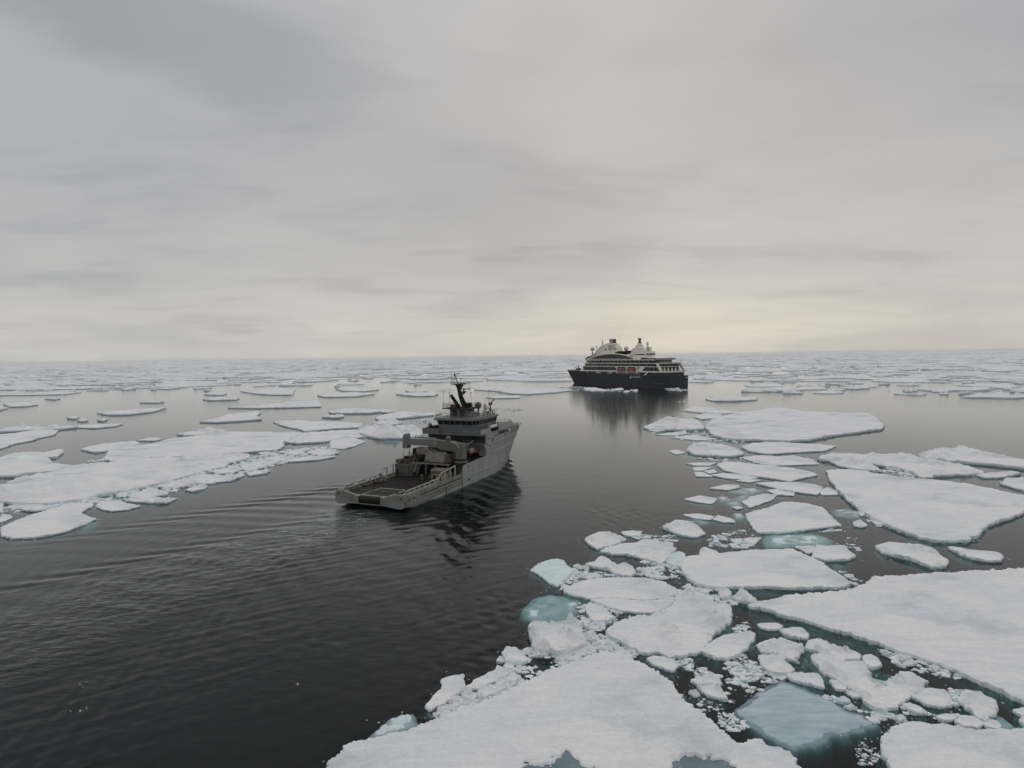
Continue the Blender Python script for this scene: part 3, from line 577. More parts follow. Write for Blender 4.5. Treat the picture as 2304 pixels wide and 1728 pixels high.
('c25','ice_block','snow',0.3,0.6,45,'lumps above the bottom right floe',[(39.14,47.88),(40.38,48.28),(40.21,47.44),(39.37,47.05),(39.05,47.47)]),
('c25b','ice_block','snow',0.3,0.6,45,'lumps above the bottom right floe',[(38.55,46.56),(39.25,46.85),(39.34,46.24),(38.37,45.78)]),
('big1','ice_floe','snow',1,0.9,46,None,[(73.6,237.2),(90.3,274.2),(107.9,293.8),(124.2,306.3),(134.8,318.7),(136.9,312.8),(138.1,293.9),(147.8,287.6),(160.9,281),(153.4,261.2),(140.8,235.1),(133.6,224.1),(118.7,215),(107.3,208.7),(96.8,199.7),(87.7,196.3),(79.5,200.2),(71.4,202.4),(68.9,213)]),
('d2','ice_floe','snow',0.9,1.3,47,None,[(51.2,240.6),(58.1,252.8),(69.5,277.9),(71.4,269.5),(77.9,264.7),(76.6,250.4),(71.3,232.1),(66.3,229.8),(57.7,230.8),(51.8,234.4)]),
('d3','ice_floe','snow',0.5,0.8,48,None,[(85.2,311.3),(97.6,331.7),(103.3,319.2),(108.5,307.6),(109.3,297.5),(98.8,289.7),(88.5,300.7)]),
('d3b','ice_floe','snow',0.5,0.6,49,None,[(81.3,279.1),(90.7,293.7),(98.8,289.7),(90.1,273.7),(81.7,266.9)]),
('d5','ice_floe','snow',0.7,1.1,50,None,[(50.82,180.88),(56.36,193.53),(60.9,197.18),(65.05,190.68),(66.09,181.24),(64.08,172.94),(60.04,170.11),(54.49,171.54),(51.21,174.08)]),
('d6','ice_floe','snow',0.5,0.6,51,None,[(69.2,187.4),(75.5,194.7),(81.9,196.1),(88.1,193.4),(94.3,188.8),(97.9,186.5),(90.1,178.2),(80.6,175.7),(71.3,173.2),(68.2,178.5)]),
('d7','ice_floe','snow',0.35,0.5,52,None,[(62.38,168.34),(68.72,171.83),(72.55,169),(77.53,170.12),(79.13,163.08),(78.07,157.07),(71.25,156.29),(65.59,155.96),(62.92,159.65)]),
('d8','ice_floe','snow',0.4,0.2,53,None,[(51.93,157.63),(56.02,162.79),(60.72,158.81),(65.3,155.26),(68.92,151.18),(70.57,146.28),(70.42,142.91),(62.98,138.11),(60.92,136.23),(57.89,140.56),(53.41,145.27),(51.21,150.1)]),
('d9','ice_floe','snow',0.4,0.15,54,None,[(52.75,134.82),(57.78,135.45),(61.65,135.19),(64.8,132.65),(65.21,130.2),(60.67,123.06),(58.3,125.37),(55.06,129.06)]),
('d10','ice_floe','snow',0.35,0.2,55,None,[(46.02,144.87),(50.1,146.84),(54.32,144.26),(55.95,140.88),(53.15,138.98),(48.71,140.33)]),
('d20','ice_floe','snow',0.4,0.3,56,None,[(40.93,108.82),(42.98,110.64),(46.61,113.12),(51.02,117.13),(53.17,117.3),(55.05,115.44),(56.51,112.56),(54.74,106.21),(53.71,100.72),(49.06,99.12),(44.64,97.78),(41.39,96.92),(38.38,97.27),(39.17,102.35)]),
('tri21','ice_floe','snow',0.7,0.3,57,None,[(74.47,147.2),(78.65,148.55),(81.95,146.63),(84.89,140.76),(88.23,136.3),(93.88,132.91),(96.63,126.24),(97.71,121.09),(98.28,118.67),(99.35,116.31),(94.57,109.52),(88.88,107.25),(84.16,103.81),(80.35,101.69),(75.89,98.61),(70.82,93.77),(67.54,91.57),(64.22,91.09),(62.29,91.82),(61.61,93.26),(60.97,95.73),(60.7,100.47),(60.98,105.06),(62.32,111.37),(64.16,118.45),(67.15,128.18),(70.42,137.56)]),
('d22','ice_floe','snow',0.7,1,58,None,[(80.45,163.82),(88.69,172.38),(92.68,170.41),(96.59,168.49),(104.55,169.36),(107.39,170.71),(106.9,161.59),(109.04,154.49),(109.77,148.09),(108.65,142.32),(103.34,140.5),(97.12,139.87),(90.8,137.15),(93.57,144.59),(92.31,149.44),(90.95,154.63),(88.76,158.86),(84.28,159.23),(81.82,160.83)]),
('d22b','ice_floe','snow',0.6,1.2,59,None,[(82.01,159.83),(87.29,162.22),(89.57,157.83),(88.32,150.14),(86.87,145.47),(82.79,148.14),(81.11,153.22)]),
('d23','ice_floe','snow',0.9,0.9,60,None,[(108.7,166.5),(117.5,173.8),(123.9,175.6),(131.1,180.7),(129.5,172.7),(128.9,164.8),(130.1,157.4),(131.7,154.5),(127.4,148.4),(121.1,146.4),(118.2,151.6),(113.7,154.6),(109.4,157.7),(108.6,162)]),
('d24','ice_floe','snow',0.5,0.7,61,None,[(104.86,140.03),(108.98,141.92),(115.01,143.73),(116.46,141.37),(113.22,139.42),(107.77,136.65),(104.33,136.9)]),
('d25','ice_floe','snow',0.5,0.6,62,None,[(103.36,131.03),(108.52,135.57),(112.78,136.29),(112.14,131.38),(104.28,122.96),(102.59,123.91),(102.75,127.38)]),
('d26','ice_floe','snow',0.8,1.2,63,None,[(120.8,388.1),(135.6,411.6),(142.7,404.5),(153.5,389.8),(147.5,374.6),(133.6,366.6),(119.5,369.3)]),
('d4a','ice_floe','snow',0.22,0.3,15,'plates',[(50.4,219.3),(56.6,223.8),(63.8,228.4),(62,220.6),(56,216.2)]),
('d4b','ice_floe','snow',0.22,0.3,15,'plates',[(53.4,211.6),(64.1,217.8),(67.7,205.5),(60,204)]),
('d5b','ice_floe','snow',0.22,0.3,15,'plates',[(45.73,181.79),(48.81,184.35),(49.93,178.66),(46.5,175.64)]),
('d11a','ice_floe','snow',0.22,0.3,15,'plates',[(44.94,160.8),(49.12,162.12),(53.03,160.97),(49.93,157.18),(46.32,157.47)]),
('d11b','ice_floe','snow',0.22,0.3,15,'plates',[(45.13,154.97),(48.18,156.02),(50.18,155.09),(46.02,150.45),(44.29,150.58)]),
('d11c','ice_floe','snow',0.22,0.3,15,'plates',[(43.6,148.97),(45.52,148.82),(46.1,143.12),(42.59,143.38)]),
('d11d','ice_floe','snow',0.22,0.3,15,'plates',[(46.31,149.95),(49.23,152.15),(49.16,148.55),(46.52,146.43)]),
('d12','ice_floe','snow',0.22,0.3,15,'plates',[(49.61,138.24),(53.32,139.42),(55.71,138.23),(52.04,136.07)]),
('d13','ice_floe','snow',0.22,0.3,15,'plates',[(41.47,130.54),(45.72,133.98),(48.8,133.77),(48.18,131.01),(44.62,128.55)]),
('d16','ice_floe','snow',0.22,0.3,15,'plates',[(43.78,118.09),(47.22,122.51),(50.66,124.75),(53.18,123.76),(50.49,119.96),(46.61,116.46),(43.44,113.54)]),
('d17','ice_floe','snow',0.22,0.3,15,'plates',[(33.44,120.99),(37.54,123.92),(39.99,121.37),(37.68,116.98),(35.49,118.29)]),
('d27','ice_floe','snow',0.22,0.3,15,'plates',[(30.04,109.27),(33.24,109.74),(35.18,107.75),(33.57,105.65),(31.39,106.73)]),
('d28','ice_floe','snow',0.22,0.3,15,'plates',[(34.14,105.98),(36.01,108.32),(37.57,106.4),(37.36,104.05),(35.47,103.92)]),
('d32','ice_floe','snow',0.22,0.3,15,'plates',[(52.55,128.04),(54.94,128.76),(56.92,125.19),(55.83,122.79),(52.82,123.79)]),
('d31','ice_floe','snow',0.22,0.3,15,'plates',[(62.56,126.53),(66.1,129.83),(66.17,126.3),(64.83,123.04),(61.51,122.92)]),
('d35','ice_floe','snow',0.22,0.3,15,'plates',[(40.41,113.99),(41.97,115.02),(42.24,113.47),(40.75,112.6)]),
('d36','ice_floe','snow',0.22,0.3,15,'plates',[(51,233.9),(54.6,234.6),(57.2,231.4),(52.3,227.6)]),
('d14','ice_floe','wet',0,0.2,64,'blue plates',[(44.75,128.37),(48.11,130.82),(51.08,131.54),(52.1,128.78),(48.76,125.56),(46.41,126.21)]),
('d15','ice_floe','wet',0,0.2,64,'blue plates',[(42.58,121.1),(45.93,124.9),(47.87,126.12),(47.43,123.99),(45.26,120.17),(43.26,119.53)]),
('d18','ice_floe','wet',0,0.2,64,'blue plates',[(40.72,123.59),(42.67,123.96),(42.77,120.63),(40.15,119.71)]),
('d19','ice_floe','wet',0,0.2,64,'blue plates',[(40.84,119.67),(43.6,119.51),(43.56,116.56),(40.86,115.71)]),
('d28b','ice_floe','wet',0,0.2,64,'blue plates',[(30.62,107.35),(32.49,107.25),(33.23,104.61),(31.44,103.78)]),
('d30','ice_floe','wet',0,0.2,64,'blue plates',[(58.01,112.25),(61.42,112.73),(62.19,109.39),(61.73,106.91),(58.23,106.85),(56.84,108.41)]),
('d37','ice_floe','wet',0,0.2,64,'blue plates',[(39.23,110.65),(40.9,110.3),(40.47,107.44),(38.18,106.35)]),
('d33','ice_block','snow',0.35,0.8,65,'lumps off the triangular floe',[(56.59,102.71),(58.52,103.99),(58.01,100.96),(56.37,99.63),(55.55,100.53)]),
('d33b','ice_block','snow',0.35,0.8,65,'lumps off the triangular floe',[(60.15,103.1),(61.79,103.82),(60.91,100.81),(59.46,100.88)]),
('d33c','ice_block','snow',0.35,0.8,65,'lumps off the triangular floe',[(60.86,108.75),(62.06,109.46),(61.27,107.22),(59.97,106.3)]),
('a1','ice_floe','snow',0.8,1,66,None,[(-110.13,126.31),(-123.38,139.6),(-121.89,143.01),(-117.2,140.92),(-119.13,144.65),(-121.19,151.54),(-119.94,156.67),(-119.5,164.56),(-118.56,169.39),(-112.88,171.49),(-110.66,178.03),(-102.62,180.18),(-93.6,180.86),(-85.65,184.02),(-79.63,185.62),(-76.14,177.93),(-78,171.26),(-77.13,163.66),(-78.6,157.98),(-79.41,151.6),(-79.79,148.6),(-81.68,143.01),(-82.83,138.65),(-84.43,135.39),(-85.77,133.05),(-87.95,130.09),(-89.35,127.21),(-91.21,125.18),(-95.24,124.04),(-100.33,124.34),(-105.55,126.75)]),
('a2','ice_floe','snow',0.6,0.5,67,None,[(-119.6,181),(-128.1,195.7),(-129,204.4),(-124.6,209.6),(-123.7,226),(-118.1,234.6),(-113.8,245.2),(-100,242.6),(-86.9,241.1),(-80.2,237.8),(-79.7,225.8),(-79.1,212.9),(-74.7,201.1),(-74.1,194.1),(-79,191.2),(-83.8,188.4),(-88.6,185.2),(-94.8,183.3),(-103.5,181.7),(-108.8,178.7),(-113.9,175.8)]),
('a3','ice_floe','snow',0.6,0.7,68,None,[(-141.2,202),(-142.1,211.3),(-137.3,216.8),(-132.6,218.3),(-127.6,211.8),(-128.4,202.6),(-128.7,197.4),(-131.3,194.3)]),
('a4','ice_floe','snow',0.8,1.3,69,None,[(-130.3,239.7),(-126.1,244.4),(-124.9,249.6),(-126.5,258.2),(-113.9,248.3),(-114.1,240.5),(-118,234.5),(-123.9,234.2)]),
('a5','ice_floe','snow',0.5,0.8,70,None,[(-136,223.4),(-133.6,229.8),(-127.3,226),(-127.6,220.4)]),
('a6','ice_floe','snow',0.6,0.5,71,None,[(-109.1,282.7),(-99.3,286.4),(-86.2,279.7),(-73.2,274.6),(-64.6,268.2),(-63.3,254.6),(-73.3,250.2),(-78.9,245.4),(-81.3,243),(-87.5,251.8),(-98.1,264.9)]),
('a7','ice_floe','snow',0.7,0.7,72,None,[(-78.9,212.4),(-78.7,222.9),(-80,237.2),(-73.7,239),(-68.8,243.6),(-62.2,245.5),(-56.5,237),(-58.4,225.2),(-61.3,216.8),(-65.2,211),(-72.6,208.6)]),
('a8','ice_floe','snow',0.6,0.5,73,None,[(-179.9,209.3),(-207.7,241.9),(-204,246.5),(-201.5,251.4),(-201.2,259.6),(-196.2,261.9),(-189.5,258.3),(-180.3,243.9),(-178.5,234.1),(-175.6,224.8),(-175.3,218.5),(-172.1,210.4),(-170.5,205.8)]),
('a9','ice_floe','snow',0.9,1.1,74,None,[(-214.9,255),(-218.6,268.7),(-219.1,278.1),(-209.7,270.6),(-198.2,269.2),(-193,274.8),(-189,268.1),(-192.4,261.4),(-201.2,259.6),(-207.6,255.8)]),
('a10','ice_floe','snow',0.6,0.4,75,None,[(-193.5,275.5),(-188.9,281.4),(-177.6,282.7),(-174.9,273.2),(-178.3,265.6),(-188,268.6)]),
('a11','ice_floe','snow',0.8,0.6,76,None,[(-133.2,155.5),(-158.1,184.9),(-153,184.5),(-156.5,192.4),(-154.4,195.5),(-149,195),(-144.5,189.8),(-137.6,183.2),(-132.2,177.1),(-128.5,172.8),(-120.9,169.6),(-117.2,166.8),(-119.9,161.1),(-123,158),(-124.6,154.9)]),
('a12','ice_floe','snow',0.7,0.5,77,None,[(-147.7,193.7),(-147.6,198.7),(-146.4,201),(-141.7,194.8),(-136.6,185),(-138.9,184.3)]),
('a13','ice_floe','snow',0.45,0.3,78,None,[(-88.27,105.86),(-89.57,109.01),(-90.19,112.31),(-89.9,116.97),(-89.75,120.09),(-89.26,124.71),(-84.86,124.45),(-83.44,122.34),(-81.97,116.53),(-77.6,112.77),(-75.83,112.11),(-75.27,109.33),(-75.46,106.73),(-75.35,104.23),(-76.36,101.89),(-78.49,100.16),(-81.53,100.04),(-84.84,101.84)]),
('a14','ice_floe','snow',0.35,0.6,79,None,[(-83.31,122.62),(-83.17,125.34),(-79.44,125.12),(-73.63,121.4),(-74.28,118.85),(-76.98,117.76),(-80.19,119.82)]),
('a15','ice_floe','snow',0.4,0.9,80,None,[(-78.77,125.63),(-79.23,128.54),(-78.17,130.72),(-73.33,128.18),(-69.88,127.97),(-69.51,123.7),(-74.61,124.69)]),
('a16','ice_floe','snow',0.4,0.8,81,'rubble plates',[(-80.75,129.37),(-81.39,133.25),(-81.57,136.49),(-80.35,138.09),(-74.65,133.61),(-73.67,131.2),(-76.65,129.87)]),
('a17','ice_floe','snow',0.4,0.8,81,'rubble plates',[(-81.52,140.76),(-80.53,144.3),(-79.23,148.99),(-75,146.74),(-74.02,141.14),(-75.61,138.63),(-79.66,139.41)]),
('a18','ice_floe','snow',0.4,0.8,81,'rubble plates',[(-72.37,135.9),(-72.33,139.27),(-69.84,140.86),(-68.46,137.31),(-69.68,134.1)]),
('a19','ice_floe','snow',0.4,0.8,81,'rubble plates',[(-77.53,158.29),(-75.87,162.74),(-73.45,164.94),(-70.1,161.13),(-70.55,155.58),(-74.22,154.78)]),
('a20','ice_floe','snow',0.4,0.8,81,'rubble plates',[(-79.65,152.03),(-76.07,152.81),(-71.13,152.45),(-67.98,154.32),(-66.22,152.09),(-66.77,147.13),(-70.36,142.69),(-72.67,142.85),(-76.98,146.88)]),
('a21','ice_floe','snow',0.4,0.8,81,'rubble plates',[(-72.56,164.87),(-72.26,172.43),(-68.16,173.43),(-64.86,171.83),(-65.92,164.35),(-67.38,158.64),(-70.02,159.98)]),
('a22','ice_floe','snow',0.4,0.8,81,'rubble plates',[(-66.73,154.23),(-65.68,158.51),(-62.3,159.39),(-62.21,154.96),(-64.59,151.97)]),
('a23','ice_floe','snow',0.4,0.8,81,'rubble plates',[(-64.86,171.83),(-62.22,178.45),(-58.4,181.01),(-51.65,180.43),(-54.2,174.98),(-60.08,172.23)]),
('a24','ice_floe','snow',0.4,0.8,81,'rubble plates',[(-72.31,179.31),(-68.12,181.85),(-62.73,179.93),(-64.95,174.51),(-68.38,173.98)]),
('a25','ice_floe','snow',0.4,0.8,81,'rubble plates',[(-62.92,189.05),(-61.49,195.52),(-56.81,193.39),(-52.58,187.17),(-54.5,182.15),(-59.37,184.07)]),
('a26','ice_floe','snow',0.4,0.8,81,'rubble plates',[(-68.9,188),(-68.8,194.5),(-65.1,194.2),(-63.4,187.5),(-65,185.2)]),
('a41c','ice_floe','snow',0.4,0.8,81,'rubble plates',[(-95.9,119.94),(-96.25,123.23),(-92.7,122.35),(-91.55,122.95),(-89.38,119.57),(-92.6,118.49)]),
('a42','ice_floe','snow',0.4,0.8,81,'rubble plates',[(-84.55,131.12),(-85.69,135.12),(-82.7,132.55),(-81.45,129.42)]),
('a43','ice_floe','snow',0.4,0.8,81,'rubble plates',[(-77.8,188.2),(-74.6,190.1),(-70,185.6),(-71.5,182.1)]),
('a41','ice_floe','snow',0.2,0.6,82,'left border scraps',[(-95.43,114.4),(-95.04,116.13),(-92.93,114.26),(-92.1,111.41),(-92.54,110.88),(-95.32,112.13)]),
('a41b','ice_floe','snow',0.2,0.6,82,'left border scraps',[(-104.61,123.62),(-105.28,126.4),(-105.81,127.84),(-99.84,120.72),(-98.5,118.14),(-99.05,116.95)]),
('ridge','ice_floe','snow',0.9,1.6,83,None,[(-60.5,234.7),(-60.9,245.2),(-57.9,252.9),(-51.2,257.1),(-42.2,249.3),(-35.3,242.2),(-32.8,224.7),(-37.9,217.6),(-42.5,219.3),(-46.9,218.5),(-52.1,224.2),(-56.5,231.4)]),
('ridge2','ice_floe','snow',0.8,1.4,84,None,[(-60.7,269.7),(-58.5,281.2),(-54.1,280.6),(-48.4,271.9),(-48.7,264.5),(-52.1,259.6),(-56,261.8)]),
('zf1','ice_floe','snow',0.6,0.7,85,None,[(-71.6,239.1),(-66.6,243),(-60.5,236.4),(-54.6,226.1),(-54.6,221),(-60.8,221.6),(-64.1,217)]),
('zf2','ice_floe','snow',0.4,0.8,86,None,[(-62.9,213.2),(-62.1,220.3),(-57.6,222.4),(-50.5,211.9),(-51.3,201),(-53.6,195.2),(-57.8,197.5)]),
('zf3','ice_floe','snow',0.3,0.5,81,'rubble plates',[(-59.44,189.52),(-57.97,190.31),(-55.61,191.97),(-52.53,187.08),(-54.08,182.82),(-57.18,182.23)]),
('zf4','ice_floe','snow',0.3,0.5,81,'rubble plates',[(-56.67,178.84),(-54.73,179.5),(-52.16,181.79),(-51.73,178.42),(-53.97,176.98)]),
('zf5','ice_floe','snow',0.6,0.6,87,None,[(-81.4,268.1),(-80,277.4),(-73.5,274.6),(-71.3,265),(-72.8,254.9),(-75.5,248.7)]),
('a28','ice_floe','snow',0.9,0.7,88,None,[(-230.1,343.3),(-227.4,352.9),(-219.3,362.3),(-208.5,374.1),(-201.2,348.8),(-204,329.9),(-214.1,329.6)]),
('a29','ice_floe','snow',0.9,0.7,89,None,[(-144.9,285.4),(-142.6,296.1),(-146.7,325.9),(-135.4,333.6),(-128.4,310),(-118.9,294.4),(-126,287.9),(-134.4,282)]),
('a30','ice_floe','snow',0.9,0.7,90,None,[(-169.1,367.5),(-163.2,373.5),(-153.9,386.8),(-145.6,405.5),(-132.8,425.4),(-112.9,367.2),(-125.9,363.6),(-148.7,361.8)]),
('a31','ice_floe','snow',0.9,0.7,91,'calm water floes',[(-225.4,452),(-221.8,474.5),(-201.6,459.3),(-196,441.1),(-214,438.2)]),
('a32','ice_floe','snow',0.9,0.7,92,None,[(-246.4,561.7),(-240.9,587.5),(-227.9,613.9),(-201.7,577.3),(-173.7,491.5),(-190.4,495.2),(-210.3,512.5)]),
('a33','ice_floe','snow',0.9,0.7,93,None,[(-151.2,482.4),(-140.7,500.8),(-128.2,508.9),(-107,488.8),(-115.8,459.3),(-137.8,456.7)]),
('a34','ice_floe','snow',0.9,0.7,94,None,[(-98.4,332.6),(-94,339.9),(-87.4,346.1),(-67.3,329.7),(-73.4,319.3),(-91.9,320.3)]),
('a35','ice_floe','snow',0.9,0.7,91,'calm water floes',[(-93,300.9),(-88.5,308.4),(-83.6,307.7),(-82.2,296.9)]),
('a37','ice_floe','snow',0.9,0.7,91,'calm water floes',[(-351.7,429.1),(-348.6,443.6),(-319.7,419.1),(-316.3,402.3),(-324.8,401.2)]),
('a38','ice_floe','snow',0.9,0.7,95,None,[(-583.9,667),(-533.8,715.7),(-481,719.6),(-432.8,687.4),(-452.8,652.1),(-497.9,645)]),
('a39','ice_floe','snow',0.9,0.7,96,None,[(-465.6,547.8),(-445.8,597.4),(-405.1,587.5),(-394.9,547.9),(-427,543.7)]),
('a40','ice_floe','snow',0.9,0.7,91,'calm water floes',[(-256.1,426.2),(-250.5,432.7),(-241.7,431),(-240,420.3)]),
('a40b','ice_floe','snow',0.9,0.7,91,'calm water floes',[(-226.9,315.8),(-228.1,322.7),(-220.4,316.5),(-219,309.8)]),
('a40c','ice_floe','snow',0.9,0.7,91,'calm water floes',[(-211,300.1),(-213,308.1),(-205.7,300.9),(-205.2,295.6)]),
('a40d','ice_floe','snow',0.9,0.7,91,'calm water floes',[(-201.4,300.3),(-199.3,305.5),(-195.3,295.8)]),
('a40e','ice_floe','snow',0.9,0.7,91,'calm water floes',[(-366,485.9),(-353.6,487.1),(-348.6,473.3)]),
('a40f','ice_floe','snow',0.9,0.7,91,'calm water floes',[(-371.9,643.4),(-344,645.6),(-342.3,616.9)]),
('a40g','ice_floe','snow',0.9,0.7,91,'calm water floes',[(-255.5,514.1),(-240.7,524),(-234,500.8)]),
('a40h','ice_floe','snow',0.9,0.7,91,'calm water floes',[(-282,799.5),(-262.9,830.4),(-224.2,810.8),(-243,761.3)]),
('a36','ice_floe','snow',0.9,0.7,91,'calm water floes',[(-327.2,385.6),(-328.4,398),(-318.9,392.7),(-309.1,374.6)]),
('f2','ice_floe','snow',0.9,0.7,97,None,[(-64.5,289.8),(-64,308.1),(-56.3,322.4),(-43.5,312.5),(-36.2,314),(-37.8,304.2),(-45.6,296),(-53,288.2),(-60.5,282.8)]),
('f3','ice_floe','snow',0.9,0.7,98,None,[(-91.1,485.7),(-83.4,496.2),(-66.8,498.5),(-56.9,477.8),(-57.7,455.5),(-69.5,452.8),(-82.3,468.6)]),
('f4','ice_floe','snow',0.9,0.7,91,'calm water floes',[(-90.5,524.3),(-85.5,537.4),(-71.1,519.5),(-73.5,504),(-81.3,505.9)]),
('f5','ice_floe','snow',0.9,0.7,91,'calm water floes',[(-71.7,336),(-65.5,335),(-60.8,320.4),(-67.7,321.4)]),
('f6','ice_floe','snow',0.9,0.7,91,'calm water floes',[(-97.6,328.8),(-95.3,339.8),(-80.2,331.6),(-82.9,321.1),(-93.1,320.1)]),
('f7','ice_floe','snow',0.9,0.7,91,'calm water floes',[(-91.7,302.6),(-84.3,308.7),(-81.6,301.2),(-85.2,295.7)]),
('f8','ice_floe','snow',0.9,0.7,91,'calm water floes',[(-165.2,581.6),(-155.6,605),(-128.1,555.9),(-117.7,553.2),(-126,526.2),(-146.5,538.3)]),
('f9','ice_floe','snow',0.8,1,99,None,[(-33.3,532.7),(-23.7,569.7),(-2.5,555.5),(22.1,548.8),(44.7,527.1),(50.2,504),(33.2,475.8),(11.5,457.6),(-2.2,472.2),(-13.6,506.5)]),
('f10','ice_floe','snow',0.6,0.7,100,None,[(-18.6,430),(-12,443.6),(5.8,439.7),(4.9,420.3),(-11.4,420.9)]),
('y1','ice_block','snow',0.7,1,101,'lumps beside the cruise ship',[(60,516),(66.3,529.4),(72.1,533),(74.7,507.3),(82.3,491.5),(67.4,490.8),(59.3,497.3)]),
('y2','ice_block','snow',0.7,1,101,'lumps beside the cruise ship',[(80.6,505.8),(86.8,518.8),(93,527.3),(90.8,503.2),(85.1,490.8)]),
('y3','ice_block','snow',0.7,1,101,'lumps beside the cruise ship',[(84.2,469.6),(90.7,489.4),(90.2,476.5),(84.6,461.5)]),
('y4','ice_block','snow',0.7,1,101,'lumps beside the cruise ship',[(94.7,488.4),(101.3,505.2),(99.1,487.3),(92.8,467.6)])]
LEDGES = [
('hugeright',-0.62,[(26.97,68.67),(29.55,67.14),(31.81,64.91),(34.05,62.47),(35.84,60.21),(36.54,58.91),(35.88,58.3),(34.55,59.28),(33.14,60.79),(31.73,62.19),(30.02,63.85),(28.47,65.79),(26.99,67.02),(26.56,68.06)]),
('rubble4',-0.52,[(23.36,67.15),(23.95,65.56),(25.28,64.38),(25.02,63.3),(23.82,62.62),(22.15,62.33),(20.69,61.68),(19.56,61.04),(18.86,61.74),(20.76,65.28)]),
('c10',-0.52,[(25.07,62.23),(26.44,62.53),(26.18,60.83),(25.15,60.53),(23.99,59.92),(23.8,60.57)]),
('c10',-0.42,[(27.11,58.87),(28.41,59.15),(28.84,58.2),(27.84,56.74),(26.6,55.92),(26.16,56.79)]),
('fore',-0.62,[(13.35,53.85),(14.12,53.7),(14.81,52.79),(14.8,52.3),(13.89,51.83),(13.17,52.1)]),
('rubble4',-0.52,[(9.97,62.01),(10.96,60.64),(11.34,58.72),(10.88,57.83),(10.03,58.76),(9.05,60.05),(7.99,61.06),(8.48,62.4)]),
('block8',-0.37,[(1.57,60.27),(4.04,59.09),(5.72,59.67),(6.76,60.93),(7.69,61.07),(6.81,58.86),(4.98,58.15),(3.23,58.05),(1.81,58.69)]),
('slab16',-0.47,[(39.52,74.65),(41.47,75.85),(42.52,75.04),(41.3,73.85),(39.73,73.66),(39.08,74.17)]),
('c4',-0.42,[(43.06,84.59),(44.5,84.53),(46.17,84.72),(45.54,83.35),(43.73,81.89),(42.84,82.54)]),
('botright',-0.72,[(26.65,44.24),(26.07,42.54),(25.64,40.65),(25.16,38.77),(24.68,38.78),(25.01,40.96),(25.93,43.21)]),
('a1',-0.27,[(-89.89,131.92),(-88.02,136.55),(-85.3,139.72),(-83.3,145.86),(-79.88,146.56),(-80.65,141.15),(-82.7,135.39),(-82.96,130.73),(-84.86,127.9),(-87.45,128.79)]),
('a1',-0.22,[(-81.41,154.65),(-80.31,162.28),(-78.81,168.16),(-76.62,164.34),(-77.06,156.46),(-79.05,152.4)]),
('ridge',-0.37,[(-48.84,223.04),(-44.88,224.92),(-38.76,222.47),(-37.02,216.12),(-40.72,211.8),(-44.62,213.82)]),
('tri21',-0.62,[(62.23,100.54),(62.68,94.88),(65.15,92.4),(71.34,94.46),(70.84,93.06),(64.19,90.64),(60.64,92.61),(60.4,98.5)]),
('d7',-0.42,[(74.09,157.46),(79.19,158.39),(78.67,151.97),(74.36,152.31)]),
('big1',-0.42,[(70.62,218.3),(71.91,210.81),(71.56,206.22),(67.88,209.83),(68.92,221.05)]),
('d5b',-0.42,[(48.54,177.42),(52.1,177.1),(49.72,172.47),(46.91,173.34)]),
('tl10',-0.47,[(11.39,95.07),(12.53,91.42),(13.84,89.71),(15.86,88.57),(15.4,87.22),(13.34,87.85),(11.73,90.51),(10.97,93.53)]),
('plate13',-0.27,[(17.43,101.11),(19.07,102.12),(20.23,100.97),(19.6,99.68),(17.64,99.77)]),
('c12',-0.42,[(33.4,55.73),(34.21,55.57),(34.66,54.73),(33.64,54.62),(32.66,55.06)]),
('lumpy8',-0.52,[(28.1,50.51),(28.46,49.6),(28.87,48.39),(30.26,48.67),(29.51,47.84),(28.33,47.87),(27.85,49.17)]),
('a13',-0.12,[(-76.67,108.45),(-76.26,110.77),(-76.68,113.35),(-74.69,111.02),(-74.25,107.81),(-74.91,106.31)])]
PONDS = [
('fore',[(0.89,42.17),(1.71,41.67),(2.5,42.47),(3.53,43.2),(4.21,42.43),(5.25,41.44),(5.73,39.75),(3.91,37.84),(1.54,38.15),(0.32,40.16)]),
('fore',[(11.06,42.12),(11.99,42.76),(13.43,42.56),(14.54,42.04),(14.92,40.77),(13.49,39.02),(11.61,39.63),(10.83,40.85)]),
('d5',[(55.62,180.11),(59.02,184.11),(61.81,182.75),(58.59,177.07),(55.85,176.63)]),
('d7',[(63.74,161.74),(66.37,162.37),(66.63,159.56),(63.83,158.42)]),
('d7',[(70.06,162.07),(74.44,162.28),(74.25,160.32),(70.04,159.83)]),
('lumpy8',[(30.7,53.21),(31.46,53.71),(31.82,53.18),(31.89,52.4),(31.31,51.67),(30.69,51.93),(30.54,52.57)]),
('a11',[(-150.65,188.21),(-151.19,192.04),(-146.92,191.01),(-142.89,185.1),(-145.04,182.34)])]
FLOE_OBJ = {}
for key, name, kind, fb, rough, li, group, poly in FLOES:
    pp = [p for k, p in PONDS if k == key]
    FLOE_OBJ[key] = build_floe(key, name, kind, fb, rough, LABELS[li], group, poly, pp)
for i, (key, z, poly) in enumerate(LEDGES):
    build_floe('sub', 'submerged_ledge', 'blue', z, 0.4, '', None, poly, (), FLOE_OBJ[key], seed=200 + i)

